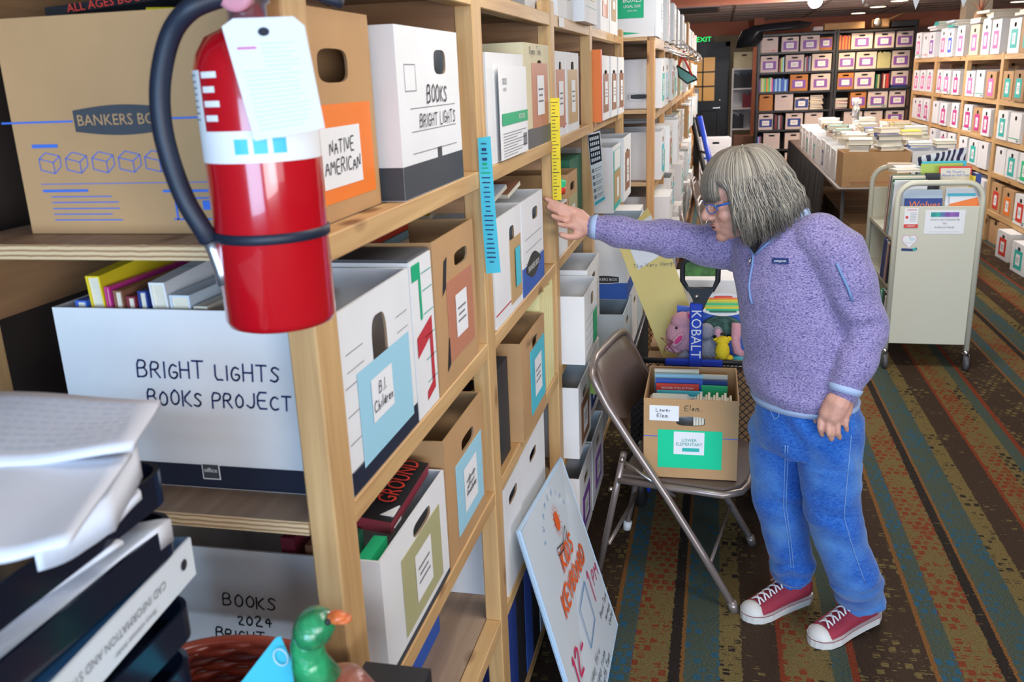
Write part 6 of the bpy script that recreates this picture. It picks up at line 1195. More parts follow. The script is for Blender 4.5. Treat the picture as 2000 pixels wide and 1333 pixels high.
# neckline opening: dark undershirt wedge between the lapels, zip below
m = MB(); wedge = [hit(x, y, .010) for x, y in ((1448, 466), (1462, 458), (1482, 452), (1500, 445), (1514, 436), (1512, 452), (1494, 474), (1478, 498), (1468, 484))]
cen = sum(wedge, Vector()) / len(wedge); m.add([tuple(p) for p in wedge] + [tuple(cen)], [(i, (i + 1) % 9, 9) for i in range(9)][::1], 'black'); wpart(wo, m, 'undershirt', 'black undershirt')
m = MB(); m.tube([hit(x, y, .002) for x, y in ((1460, 470), (1466, 485), (1472, 498), (1470, 520), (1466, 540), (1464, 560), (1466, 580), (1470, 594))], .0032, 'slate_trim', 8); m.tube([hit(x, y, .002) for x, y in ((1474, 498), (1490, 484), (1506, 470), (1520, 455), (1530, 440))], .0036, 'slate_trim', 8); wpart(wo, m, 'zip', 'slate blue zip')
m = MB(); m.tube([hit(1468, 505, .004), hit(1466, 516, .005)], .003, 'chrome', 8); wpart(wo, m, 'zip_pull')
m = MB(); m.tube([hit(x, y, .0022) for x, y in ((1634, 514), (1640, 528), (1648, 545), (1656, 562), (1661, 576), (1664, 588))], .0036, 'slate_trim', 8); wpart(wo, m, 'sleeve_pocket_zip', 'slate blue sleeve zip')
m = MB(); q = [hit(x, y, .003) for x, y in ((1509, 504), (1541, 505), (1541, 517), (1509, 515))]; m.add([tuple(p) for p in q], [(3, 2, 1, 0)], 'navy'); bd = wpart(wo, m, 'chest_badge', 'navy chest badge')
me = textmesh('patagonia', .0085, 'paper', .1, 1.0).copy(); ux = (q[1] - q[0]).normalized(); uz = (q[0] - q[3]).normalized(); cc = sum(q, Vector()) / 4 + ux.cross(uz) * .0012 - wo.location
for v in me.vertices: v.co = cc + ux * v.co.x + uz * v.co.y
link('lettering', me, bd)
# --- jeans, ending over the ankles of the shoes
def shoe_frame(toe_px, heel_px):
    T0 = at(*toe_px, 2, 0); d = T0 - at(*heel_px, 2, 0); d.z = 0; d.normalize(); return T0 - d * .272, d
SH = (((1452, 1212), (1592, 1162), .0), ((1584, 1262), (1728, 1205), .018))
ANK = [shoe_frame(s_[0], s_[1])[0] + shoe_frame(s_[0], s_[1])[1] * .072 for s_ in SH]
je = MB()
rings(je, [(c3(1574, 770, 2.47), .138, .115, .125), (c3(1573, 800, 2.47), .150, .122, .132), (c3(1573, 840, 2.47), .152, .122, .130), (c3(1573, 875, 2.475), .142, .112, .115)])
RL = [(1520, 835, 2.52, .085), (1519, 900, 2.53, .082), (1522, 960, 2.54, .080), (1528, 1010, 2.55, .074), (1540, 1065, 2.57, .068), (1551, 1110, 2.585, .065), (1554, 1140, 2.59, .066), (1556, 1158, 2.595, .067)]
LL = [(1622, 835, 2.42, .090), (1622, 900, 2.42, .088), (1622, 960, 2.42, .083), (1632, 1020, 2.43, .078), (1648, 1075, 2.44, .072), (1666, 1120, 2.45, .072), (1676, 1150, 2.455, .074), (1681, 1172, 2.46, .075)]
for L_, A_ in ((RL, ANK[0]), (LL, ANK[1])): je.tube([at(p[0], p[1], 1, p[2]) for p in L_[:-2]] + [A_ + Vector((-.01, 0, .135)), A_ + Vector((0, 0, .080))], [p[3] for p in L_[:-2]] + [.066 if L_ is RL else .072, .064 if L_ is RL else .070], 'skin', 20); je.ell(at(*L_[0][:2], 1, L_[0][2]), (L_[0][3],) * 3, 'skin', 14, 10)
KR, KL = at(1522, 975, 1, 2.54), at(1625, 985, 1, 2.42)
def jf(p):
    d = .0045 * noise.noise(Vector((p.x * 9, p.y * 9, p.z * 7))) + .0025 * noise.noise(Vector((p.x * 14, p.y * 14, p.z * 30)))
    for K in (KR, KL): q = (p - K).length; d += .006 * math.exp(-(q / .10) ** 2) * math.sin(55 * p.z + 25 * p.x + 3 * noise.noise(p * 9))
    if p.z < .22: d += .005 * math.sin(75 * p.z + 3 * noise.noise(p * 10))
    if p.z > .62: d += .004 * math.sin(40 * (p.x + p.z) + 3 * noise.noise(p * 8))
    return d
jo = solid('jeans', je, .0065, 5, 'denim', wo, jf)
JT = BVHTree.FromPolygons([v.co + wo.location for v in jo.data.vertices], [tuple(p.vertices) for p in jo.data.polygons])
mat('stitch', (.20, .34, .62), .8)
m = MB()
for line in (((1534, 870), (1532, 930), (1530, 990), (1540, 1060), (1546, 1120)), ((1539, 870), (1537, 930), (1535, 990), (1545, 1060), (1551, 1120)), ((1662, 850), (1658, 900), (1653, 950), (1648, 1010), (1668, 1080), (1690, 1140)), ((1506, 778), (1506, 805), (1513, 820), (1523, 812)), ((1524, 778), (1524, 800), (1520, 815))): ps_ = [Vector((x0 + (x1 - x0) * k / 4, y0 + (y1 - y0) * k / 4)) for (x0, y0), (x1, y1) in zip(line, line[1:]) for k in range(4)] + [Vector(line[-1])]; m.tube([hit(q_.x, q_.y, .0012, JT) for q_ in ps_], .0012, 'stitch', 6)
wpart(wo, m, 'seam_stitching')
# --- skin: head, neck, forearms, hands, and what the clothes cover, one continuous body
bo = MB()
rings(bo, [(c3(1573, 840, 2.47), .12, .09, .10), (c3(1560, 700, 2.48), .13, .10, .10), (c3(1545, 560, 2.49), .135, .10, .10), (c3(1541, 490, 2.50), .14, .08, .09), (c3(1536, 450, 2.50), .07, .055, .065)])
for L_ in (RL, LL): bo.tube([at(p[0], p[1], 1, p[2]) for p in L_[:-2]] , [max(.03, p[3] - .026) for p in L_[:-2]], 'skin', 14)
for (p, q_) in ((RL[-2], ANK[0] + Vector((0, 0, .075))), (LL[-2], ANK[1] + Vector((0, 0, .085)))): bo.tube([at(p[0], p[1] - 20, 1, p[2]), q_ + Vector((0, 0, .05)), q_], [.038, .030, .028], 'skin', 14); bo.ell(q_, (.028,) * 3, 'skin', 12, 8)
chain(bo, [(1500, 482, 2.55, .050), (*RS, .050), (*RE, .040), (1200, 449, 2.60, .033), (1160, 444, 2.60, .028), (1148, 442, 2.60, .027)]); chain(bo, [(1600, 475, 2.43, .050), (*LS, .055), (*LE, .045), (1665, 710, 2.35, .034), (1648, 760, 2.33, .029), (1645, 772, 2.325, .029)])
# head in its own frame: +Y forward, +X to her right, +Z up
hf = Vector((-.955, -.22, -.20)).normalized(); hr = Vector((hf.y, -hf.x, 0)).normalized(); hu = hr.cross(hf).normalized()
HC = at(1452, 388, 1, 2.47); HM = Matrix.Translation(HC) @ Matrix((tuple(hr), tuple(hf), tuple(hu))).transposed().to_4x4()
def HP(x, y, z): return HM @ Vector((x, y, z))
hd = MB(); hd.T = HM
hd.ell((0, -.012, .030), (.074, .093, .090), 'skin', 28, 18).ell((0, .028, -.028), (.060, .060, .070), 'skin', 24, 16).ell((0, .044, -.066), (.042, .042, .034), 'skin', 20, 12).ell((0, .072, -.086), (.020, .019, .017), 'skin', 16, 10)
hd.ell((0, .064, .040), (.050, .026, .034), 'skin', 20, 12).ell((0, .080, .018), (.044, .011, .009), 'skin', 20, 10)
hd.tube([(0, .084, .016), (0, .095, .000), (0, .108, -.019), (0, .111, -.026)], [.008, .009, .011, .011], 'skin', 12).ell((0, .109, -.026), (.012, .011, .010), 'skin', 14, 10).ell((.011, .097, -.029), (.009, .011, .008), 'skin', 12, 8).ell((-.011, .097, -.029), (.009, .011, .008), 'skin', 12, 8)
for sx_ in (1, -1): hd.ell((sx_ * .037, .060, -.022), (.022, .024, .024), 'skin', 16, 12).ell((sx_ * .029, .073, .006), (.015, .011, .010), 'skin', 14, 10)
hd.ell((0, .083, -.050), (.020, .013, .009), 'skin', 16, 8).ell((0, .080, -.063), (.018, .012, .008), 'skin', 16, 8)
bo.v += hd.v; off = len(bo.v) - len(hd.v); bo.f += [tuple(i + off for i in f) for f in hd.f]; bo.mi += [0] * len(hd.f); bo.sm += hd.sm
bo.tube([HP(0, -.03, -.03), HP(0, -.045, -.085), c3(1528, 452, 2.50)], [.055, .050, .058], 'skin', 18)
# reaching hand: back of the hand to the camera, thumb low
def H3(x, y, Y): return at(x, y, 1, Y)
wchain(bo, [H3(1150, 442, 2.60), H3(1138, 438, 2.595), H3(1124, 432, 2.59)], [.026, .028, .026]); wchain(bo, [H3(1146, 434, 2.60), H3(1130, 420, 2.60), H3(1116, 413, 2.60)], [.020, .020, .016]); wchain(bo, [H3(1146, 448, 2.59), H3(1130, 446, 2.575), H3(1118, 440, 2.57)], [.019, .019, .015])
for pts, r0 in ((((1118, 412, 2.590), (1098, 403, 2.588), (1082, 396, 2.578), (1066, 389, 2.565)), .0100), (((1116, 421, 2.588), (1097, 415, 2.583), (1081, 410, 2.572), (1070, 405, 2.56)), .0102), (((1115, 431, 2.58), (1101, 429, 2.572), (1088, 426, 2.558), (1079, 422, 2.548)), .0098), (((1117, 440, 2.57), (1107, 441, 2.558), (1098, 440, 2.545), (1091, 438, 2.538)), .0088), (((1142, 453, 2.585), (1126, 462, 2.56), (1110, 463, 2.545), (1096, 459, 2.535)), .0112)):
    wchain(bo, [H3(*p) for p in pts], [r0 * 1.05, r0, r0 * .93, r0 * .80])
# hanging hand: fingers down, slightly curled, thumb in front of the thigh
wchain(bo, [H3(1645, 772, 2.325), H3(1636, 790, 2.315), H3(1628, 812, 2.31)], [.030, .034, .028]); wchain(bo, [H3(1652, 782, 2.325), H3(1650, 805, 2.315)], [.022, .019]); wchain(bo, [H3(1628, 782, 2.315), H3(1613, 808, 2.31)], [.022, .019])
for pts, r0 in ((((1610, 806, 2.31), (1602, 824, 2.305), (1602, 838, 2.30), (1606, 850, 2.31)), .0092), (((1624, 812, 2.305), (1618, 832, 2.295), (1619, 847, 2.29), (1624, 858, 2.30)), .0094), (((1639, 812, 2.305), (1636, 831, 2.295), (1636, 845, 2.293), (1640, 855, 2.305)), .0090), (((1653, 806, 2.31), (1653, 821, 2.305), (1652, 832, 2.303), (1654, 841, 2.31)), .0082), (((1614, 786, 2.33), (1598, 800, 2.345), (1592, 815, 2.35), (1594, 826, 2.35)), .0108)):
    wchain(bo, [H3(*p) for p in pts], [r0 * 1.05, r0 * .98, r0 * .92, r0 * .80])
body = solid('body', bo, .0042, 2, 'skin', wo)
# face details
mouth = MB(); mouth.T = HM; mouth.ell((0, .0915, -.0505), (.019, .007, .0045), 'lips', 14, 8).ell((0, .088, -.062), (.017, .0075, .0048), 'lips', 14, 8); mouth.ell((0, .0925, -.056), (.015, .004, .0022), 'ink', 12, 6); wpart(wo, mouth, 'mouth')
for sx_ in (1, -1):
    m = MB(); m.T = HM; m.ell((sx_ * .030, .078, .004), (.012, .0085, .0062), 'eyewhite', 14, 10).ell((sx_ * .030, .0835, .002), (.0052, .004, .0052), 'iris', 12, 8); wpart(wo, m, 'eye')
    m = MB(); m.T = HM; m.tube([(sx_ * .014, .090, .020), (sx_ * .030, .088, .026), (sx_ * .046, .076, .022)], [.002, .003, .0018], 'hair_c', 8); wpart(wo, m, 'eyebrow')
    m = MB(); m.T = HM; m.ell((sx_ * .074, -.008, -.005), (.007, .018, .030), 'skin', 14, 10); wpart(wo, m, 'ear')
    m = MB(); m.T = HM; m.tube([(sx_ * .017, .081, .0125), (sx_ * .030, .087, .0112), (sx_ * .043, .077, .0125)], [.0025, .0045, .0025], 'skin', 8); wpart(wo, m, 'eyelid')
gl = MB(); gl.T = HM
for sx_ in (1, -1):
    gl.tube([(sx_ * (.032 + .021 * math.cos(a_)), .102 - .018 * abs(math.cos(a_)) * (math.cos(a_) > 0), .000 + .013 * math.sin(a_)) for a_ in [2 * PI * q / 16 for q in range(16)]], .0014, 'frame_blue', 6, closed=True)
    gl.tube([(sx_ * .053, .084, .006), (sx_ * .068, .060, .010), (sx_ * .078, .0, .004)], [.0028, .0030, .0022], 'frame_blue', 6)
gl.tube([(.012, .103, .003), (0, .106, .006), (-.012, .103, .003)], .0015, 'chrome', 6); ga = wpart(wo, gl, 'glasses')
# hair: grey blond bob with a fringe
hair = MB(); hair.T = HM; rh = random.Random(21); SR = (.083, .102, .097); SC0 = Vector((0, -.014, .034))
base = MB(); base.T = HM
base.ell((0, -.028, .040), (.084, .094, .092), 'hair_a', 28, 18).ell((0, -.050, -.020), (.086, .066, .080), 'hair_a', 24, 16).ell((.048, -.030, -.035), (.030, .055, .070), 'hair_a', 18, 12).ell((-.048, -.030, -.035), (.030, .055, .070), 'hair_a', 18, 12).ell((0, .040, .068), (.060, .048, .050), 'hair_a', 20, 12)
for i in range(3600):
    th = rh.uniform(-PI, PI); front = abs(th) < 1.0                                # th measured from forward (+Y)
    part = Vector((rh.uniform(-.012, .012), rh.uniform(-.05, .055), .0)); r0 = SC0 + Vector((part.x, part.y, SR[2] * (1 - (part.y / .13) ** 2) + .002))
    dx, dy = math.sin(th), math.cos(th); pts = []; thick = rh.uniform(.99, 1.13) + (.05 if abs(th) < 1.0 else 0)
    side = abs(dx)
    if abs(th) < .62: end = rh.uniform(.010, .028); L_ = .5
    elif abs(th) < 1.12: end = rh.uniform(-.085, .0); L_ = 1
    else: end = rh.uniform(-.116, -.088) + .045 * max(0, -dy); L_ = 1
    n_ = 11
    for k in range(n_):
        f = k / (n_ - 1); z = (SC0.z + SR[2]) * (1 - f) + end * f if False else None
        # angle down the skull then straight fall
        ph = f * 1.75
        if ph < 1.35 or end > 0:
            ph2 = min(ph, 1.35 if end < 0 else 1.75); sc_ = thick + .02 * math.sin(ph2 * 2)
            base_p = SC0 + Vector((SR[0] * math.sin(ph2) * dx, SR[1] * math.sin(ph2) * dy, SR[2] * math.cos(ph2))) * 1.0
            p = SC0 + (base_p - SC0) * sc_
            if end > 0: 
                fz = SC0.z + SR[2] * math.cos(ph2); p.z = max(p.z, end) if fz < end else p.z
            p = p.lerp(r0, max(0, 1 - f * 3.0) ** 1.5)
            last = p.copy()
        else:
            g = (ph - 1.35) / .40; p = Vector((last.x, last.y, 0)); z0_ = SC0.z + SR[2] * math.cos(1.35); p.z = z0_ + (end - z0_) * g
            fl_ = 1 + .13 * math.sin(min(1, g) * PI * .75); p.x *= fl_; p.y = (p.y + .014) * fl_ - .014 - .012 * g * (dy < 0) 
            if g > .8: p.x *= 1 - .10 * (g - .8) / .2; 
            p.x += .009 * math.sin(g * 3.5 + i * .37); p.y += .009 * math.cos(g * 4 + i * .23) - .016 * g * (dy < .2)
            if dy > .25 and end < 0: p.y = min(p.y, .052)
        pts.append(p)
    c_ = rh.choices(['hair_a', 'hair_b', 'hair_c', 'hair_d'], [4, 3.4, 1.5, 1.8] if dy < .6 else [4, 3, 2, 1])[0]
    r_ = rh.uniform(.0009, .0020); hair.tube(pts, [r_ * .8] + [r_] * (n_ - 3) + [r_ * .8, r_ * .25], c_, 3)
hb = solid('hair', base, .006, 3, 'hair_a', wo); wpart(wo, hair, 'hair_strands')
# --- shoes
def shoe(toe_px, heel_px, lift, lab):
    T0 = at(*toe_px, 2, 0); H0 = at(*heel_px, 2, 0); d = (T0 - H0); d.z = 0; d.normalize(); L_ = .272; s_ = Vector((-d.y, d.x, 0)); o0 = T0 - d * L_
    def ring(u, hw, z0, z1, n=18, push=0):
        out = []
        for k in range(n):
            a_ = 2 * PI * k / n; out.append(o0 + d * (u + push * 0) + s_ * hw * math.cos(a_) * (1 if True else 1) + Vector((0, 0, (z0 + z1) / 2 + (z1 - z0) / 2 * math.sin(a_))))
        return out
    def loft(data, mt, mb, tilt=0):
        vs = []; n = 18
        for u, hw, z0, z1 in data: vs += [tuple(p + Vector((0, 0, lift * max(0, 1 - u / L_)))) for p in ring(u, hw, z0, z1)]
        F = [tuple(range(n - 1, -1, -1)), tuple(range((len(data) - 1) * n, len(data) * n))]
        for i in range(len(data) - 1):
            for k in range(n): F.append((i * n + k, i * n + (k + 1) % n, (i + 1) * n + (k + 1) % n, (i + 1) * n + k))
        mb.add(vs, F, mt, True); return mb
    up_ = solid('shoe_upper', loft([(.006, .022, .012, .085), (.03, .036, .012, .098), (.07, .039, .012, .100), (.11, .040, .012, .092), (.15, .042, .012, .078), (.19, .045, .012, .062), (.225, .043, .012, .050), (.25, .032, .012, .042), (.262, .018, .012, .034)], 'shoe_red', MB()), .004, 3, 'shoe_red', wo, None, lab)
    up_.data.materials[0] = MATS['shoe_red']
    outl = [(0, .0), (.004, .022), (.03, .037), (.09, .038), (.15, .042), (.20, .050), (.235, .047), (.258, .034), (.270, .016), (.274, 0)]
    prof = outl + [(u, -w) for u, w in reversed(outl[1:-1])]
    def P_(u, w, z): return tuple(o0 + d * u + s_ * w + Vector((0, 0, z + lift * max(0, 1 - u / L_))))
    m = MB(); n = len(prof); m.add([P_(u, w, .0) for u, w in prof] + [P_(u, w * 1.02, .027) for u, w in prof], [tuple(range(n))[::-1], tuple(range(n, 2 * n))] + [(i, (i + 1) % n, n + (i + 1) % n, n + i) for i in range(n)], 'rubber'); wpart(wo, m, 'shoe_sole', 'off-white rubber sole')
    m = MB(); m.add([P_(u, w * 1.03, .0235) for u, w in prof] + [P_(u, w * 1.03, .0262) for u, w in prof], [(i, (i + 1) % n, n + (i + 1) % n, n + i) for i in range(n)], 'c_maroon'); wpart(wo, m, 'foxing_stripe')
    m = MB(); R3 = Matrix((tuple(s_), tuple(d), (0, 0, 1))).transposed(); m.ell(o0 + d * .235 + Vector((0, 0, .026)), (.042, .036, .027), 'rubber', 18, 12, R3); wpart(wo, m, 'toe_cap', 'off-white rubber toe cap')
    for i in range(5):
        u = .12 + .022 * i; z = .094 - .0078 * i; m = MB(); w = .020
        m.tube([P_(u, -w, z - .006), P_(u + .004, -w * .4, z + .003), P_(u + .012, w * .4, z + .001), P_(u + .016, w, z - .010)], .0028, 'lace', 6).tube([P_(u, w, z - .006), P_(u + .004, w * .4, z + .003), P_(u + .012, -w * .4, z + .001), P_(u + .016, -w, z - .010)], .0028, 'lace', 6); wpart(wo, m, 'lace')
    m = MB(); m.tube([P_(.115, 0, .102), P_(.11, .02, .104), P_(.118, .036, .09), P_(.122, .018, .10)], .0022, 'lace', 6).tube([P_(.115, 0, .102), P_(.125, -.022, .10), P_(.132, -.038, .08)], .0022, 'lace', 6); wpart(wo, m, 'lace_bow')
for s_ in SH: shoe(*s_, 'red canvas shoe upper')
# ---------------------------------------------------------------- fire extinguisher on the near post
mat('ext_red', (.52, .005, .012), .16, coat=.6); mat('hose', (.012, .018, .035), .5); mat('alu', (.62, .62, .66), .3, metal=.9); mat('gauge', (.7, .3, .36), .25)
EC = (-.474, .886); ER = .0605
ex = thing('fire_extinguisher', 'red fire extinguisher with a black hose strapped to the front pine post', 'fire extinguisher', (EC[0], EC[1], 1.425))
MB().lathe([(.050, 0), (ER - .003, .003), (ER, .010), (ER, .276), (ER - .004, .290), (.046, .306), (.028, .314), (.021, .320)], 'ext_red', 48).build('cylinder', ex)
MB().lathe([(.020, .314), (.020, .336), (.024, .338), (.024, .352), (.016, .354), (.016, .372)], 'alu', 24).build('valve', ex)
m = MB(); m.T = Matrix.Translation((.010, -.03, .346)) @ Matrix.Rotation(PI / 2, 4, 'X'); m.lathe([(.001, .0), (.019, .0), (.019, .012), (.014, .0125), (.001, .0125)], 'gauge', 24); m.build('pressure_gauge', ex)
MB().tube([(-.005, .0, .366), (.03, .008, .376), (.085, .012, .374), (.125, .014, .357)], [.009, .009, .008, .006], 'hose', 10).build('lever', ex); MB().tube([(-.01, 0, .346), (.06, .01, .348), (.10, .012, .334)], .006, 'hose', 8).build('carry_handle', ex)
Hy = .835
hp = [at(x, y, 1, Y) for x, y, Y in ((455, -12, .858), (410, 0, .845), (372, 18, Hy), (340, 55, Hy), (321, 110, Hy), (312, 180, Hy), (318, 255, Hy), (338, 330, Hy), (364, 395, Hy), (394, 445, .84), (408, 468, .845))]
pts = []
for i in range(len(hp) - 1):
    p0, p1, p2, p3 = hp[max(0, i - 1)], hp[i], hp[i + 1], hp[min(len(hp) - 1, i + 2)]
    for k in range(4): t_ = k / 4; pts.append(.5 * ((2 * p1) + (p2 - p0) * t_ + (2 * p0 - 5 * p1 + 4 * p2 - p3) * t_ * t_ + (3 * p1 - p0 - 3 * p2 + p3) * t_ ** 3))
m = MB(); m.tube(pts + [hp[-1]], .0105, 'hose', 16); wpart(ex, m, 'hose', 'black rubber hose')
m = MB(); m.tube([hp[-1], at(418, 490, 1, .845), at(432, 530, 1, .845), at(440, 556, 1, .845)], [.008, .0075, .007, .0085], 'alu', 14); wpart(ex, m, 'nozzle', 'silver nozzle')
MB().lathe([(ER + .0005, .098), (ER + .0022, .099), (ER + .0022, .108), (ER + .0005, .109)], 'hose', 48).build('strap', ex, 'black strap')
def wrap(mb, a0, a1, z0, z1, mt, e=.0006, n=16):
    vs = []
    for i in range(n + 1):
        a_ = math.radians(a0 + (a1 - a0) * i / n); r = ER + e; vs += [(r * math.cos(a_), r * math.sin(a_), z0), (r * math.cos(a_), r * math.sin(a_), z1)]
    mb.add(vs, [(2 * i, 2 * i + 2, 2 * i + 3, 2 * i + 1) for i in range(n)], mt, True)
# angle -90 faces the camera side
m = MB(); wrap(m, -165, 40, .182, .214, 'paper', n=40); wrap(m, -165, -122, .214, .274, 'paper'); wrap(m, 2, 40, .214, .274, 'paper'); lbm = m.build('label', ex, 'white instruction label')
for a_ in (-88, -70, -52): m = MB(); wrap(m, a_, a_ + 13, .191, .206, 'c_aqua', .001); m.build('pictogram', lbm, 'light blue pictogram')
m = MB()
for q in range(8): wrap(m, -150, -130, .225 + .0062 * q, .2265 + .0062 * q, 'grey_ink', .001, 6); wrap(m, 8, 25, .225 + .0062 * q, .2265 + .0062 * q, 'grey_ink', .001, 6)
for q in range(4): wrap(m, -118, -102 + q % 2 * 4, .224 + .014 * q, .230 + .014 * q, 'paper', .001, 6)
m.build('printing', lbm)
tp = [at(x, y, 1, .812) for x, y in ((433, 52), (455, 36), (572, 32), (594, 50), (634, 250), (498, 276))]
m = MB(); m.add([tuple(p) for p in tp] + [(p.x, p.y + .001, p.z) for p in tp], [(5, 4, 3, 2, 1, 0), (6, 7, 8, 9, 10, 11)], 'paper'); tg = wpart(ex, m, 'inspection_tag', 'white inspection tag')
m = MB(); A_, B2, C2, D2 = tp[0], tp[3], tp[4], tp[5]; r_ = random.Random(8)
def tagp(u, v): p = A_.lerp(B2, u).lerp(D2.lerp(C2, u), v); return (p.x, p.y - .0008, p.z)
for i in range(20):
    v = .16 + .04 * i; u0 = .12 + .3 * (i < 6) ; u1 = .88 - r_.uniform(0, .15); m.add([tagp(u0, v), tagp(u1, v), tagp(u1, v - .009), tagp(u0, v - .009)], [(0, 1, 2, 3)], 'c_pale')
m.add([tagp(.12, .2), tagp(.36, .2), tagp(.36, .18), tagp(.12, .18)], [(0, 1, 2, 3)], 'c_pink'); c0 = Vector(tagp(.5, .05)); m.add([(c0.x + .006 * math.cos(q * PI / 6), c0.y, c0.z + .004 * math.sin(q * PI / 6)) for q in range(12)], [tuple(range(12))], 'ink')
wpart(ex, m, 'tag_printing')

# ---------------------------------------------------------------- desk corner with trays, basket and duck
mat('desk_dark', (.035, .03, .03), .5); mat('tray_black', (.008, .012, .025), .18); mat('sheet_paper', (.80, .84, .92), .6, bump=.25, bscale=9); mat('binder_white', (.78, .83, .86), .3); mat('binder_reflection', (.02, .07, .16), .12)  # binder's clear cover: the dark reflection on it is put into the colour
dk = thing('side_table', 'dark side table below the shelf end carrying trays, basket and duck', 'table', (-.64, .62, 0))
MB().bbox(-.40, .335, -.40, .315, .872, .90, 'desk_dark', .004).build('tabletop', dk)
for x_ in (-.37, .295):
    for y_ in (-.37, .295): MB().bbox(x_ - .02, x_ + .02, y_ - .02, y_ + .02, 0, .871, 'desk_dark').build('leg', dk)
ty = random.Random(6)
def tray(z, xr, label, yf=.722):
    t = thing('document_tray', label, 'tray', (xr - .13, yf - .17, z)); x0, x1, y0, y1 = -.13, .13, -.17, .17
    r_ = .03; out = [(x0, y0), (x1, y0)] + [(x1 - r_ + r_ * math.cos(a_), y1 - r_ + r_ * math.sin(a_)) for a_ in [PI / 2 * q / 6 for q in range(7)]] + [(x0 + r_ + r_ * math.cos(a_), y1 - r_ + r_ * math.sin(a_)) for a_ in [PI / 2 + PI / 2 * q / 6 for q in range(7)]]
    MB().prism(out, 0, .004, 'tray_black').build('tray_floor', t)
    n = len(out); inn = [(x * .97, y * .975) for x, y in out]; m = MB()
    vs = [(x, y, .004) for x, y in out] + [(x, y, .034) for x, y in out] + [(x, y, .004) for x, y in inn] + [(x, y, .034) for x, y in inn]; F = []
    for i in range(1, n): j = (i + 1) % n; F += [(i, j, n + j, n + i), (2 * n + j, 2 * n + i, 3 * n + i, 3 * n + j), (n + i, n + j, 3 * n + j, 3 * n + i)]
    m.add(vs, F, 'tray_black'); m.build('rim', t); return t
for i, (z, xr, yf) in enumerate(((.901, -.517, .70), (.945, -.518, .70), (.99, -.518, .70), (1.035, -.518, .705), (1.08, -.519, .71), (1.135, -.520, .722))): tray(z, xr, f'black document tray in the tower on the side table, {["lowest", "second up", "third up", "fourth up", "fifth up", "sixth up under the white binder"][i]}', yf)
tray(1.232, -.524, 'black document tray above the white binder, holding loose sheets', .722); tray(1.288, -.526, 'black document tray at the top of the tower under the curled papers', .722)
b_top = [at(x, y, 2, 1.226) for x, y in ((372, 1050), (105, 1333))]; dv = (b_top[1] - b_top[0]); L_ = .30; dv.normalize(); sv = Vector((dv.y, -dv.x, 0)); sv = sv if sv.x < 0 else -sv
bn = thing('ring_binder', 'white ring binder with printed spine lying in the tray tower', 'binder', tuple(b_top[0] + sv * .12 + Vector((0, 0, -.055))))
def bp_(u, w, z): return tuple(b_top[0] + dv * u + sv * w + Vector((0, 0, z)))
def hexa(mb, u0, u1, w0, w1, z0, z1, mt): mb.add([bp_(u0, w0, z0), bp_(u1, w0, z0), bp_(u1, w1, z0), bp_(u0, w1, z0), bp_(u0, w0, z1), bp_(u1, w0, z1), bp_(u1, w1, z1), bp_(u0, w1, z1)], [(0, 3, 2, 1), (4, 5, 6, 7), (0, 1, 5, 4), (1, 2, 6, 5), (2, 3, 7, 6), (3, 0, 4, 7)], mt)
m = MB(); hexa(m, 0, L_, .0, .003, -.044, .0, 'binder_white'); wpart(bn, m, 'spine', 'white spine with grey print'); m = MB(); hexa(m, 0, L_, .003, .25, -.003, 0, 'binder_reflection'); wpart(bn, m, 'front_cover', 'clear front cover with its dark reflection painted in'); m = MB(); hexa(m, 0, L_, .003, .25, -.044, -.041, 'binder_reflection'); wpart(bn, m, 'back_cover'); m = MB(); hexa(m, .01, L_ - .01, .01, .235, -.038, -.008, 'sheet_paper'); wpart(bn, m, 'pages')
ux, uz, un = -dv, Vector((0, 0, 1)), -sv
for tx, u_, sz, zz in (('CAD INFORMATION AND STANDARDS', .165, .0125, -.018), ('library volunteer binder', .12, .008, -.034)):
    me = textmesh(tx, sz, 'grey_ink', 0, .95).copy(); o0 = b_top[0] + dv * u_ + uz * zz + un * .0012 - bn.location
    for v in me.vertices: v.co = o0 + dv * v.co.x - uz * v.co.y
    link('spine_lettering', me, bn)
m = MB(); hc = b_top[0] + dv * .022 + uz * -.020 + un * .001; m.add([tuple(hc + dv * .006 * math.cos(q * PI / 8) + uz * .006 * math.sin(q * PI / 8)) for q in range(16)], [tuple(range(16))], 'ink'); wpart(bn, m, 'finger_hole')
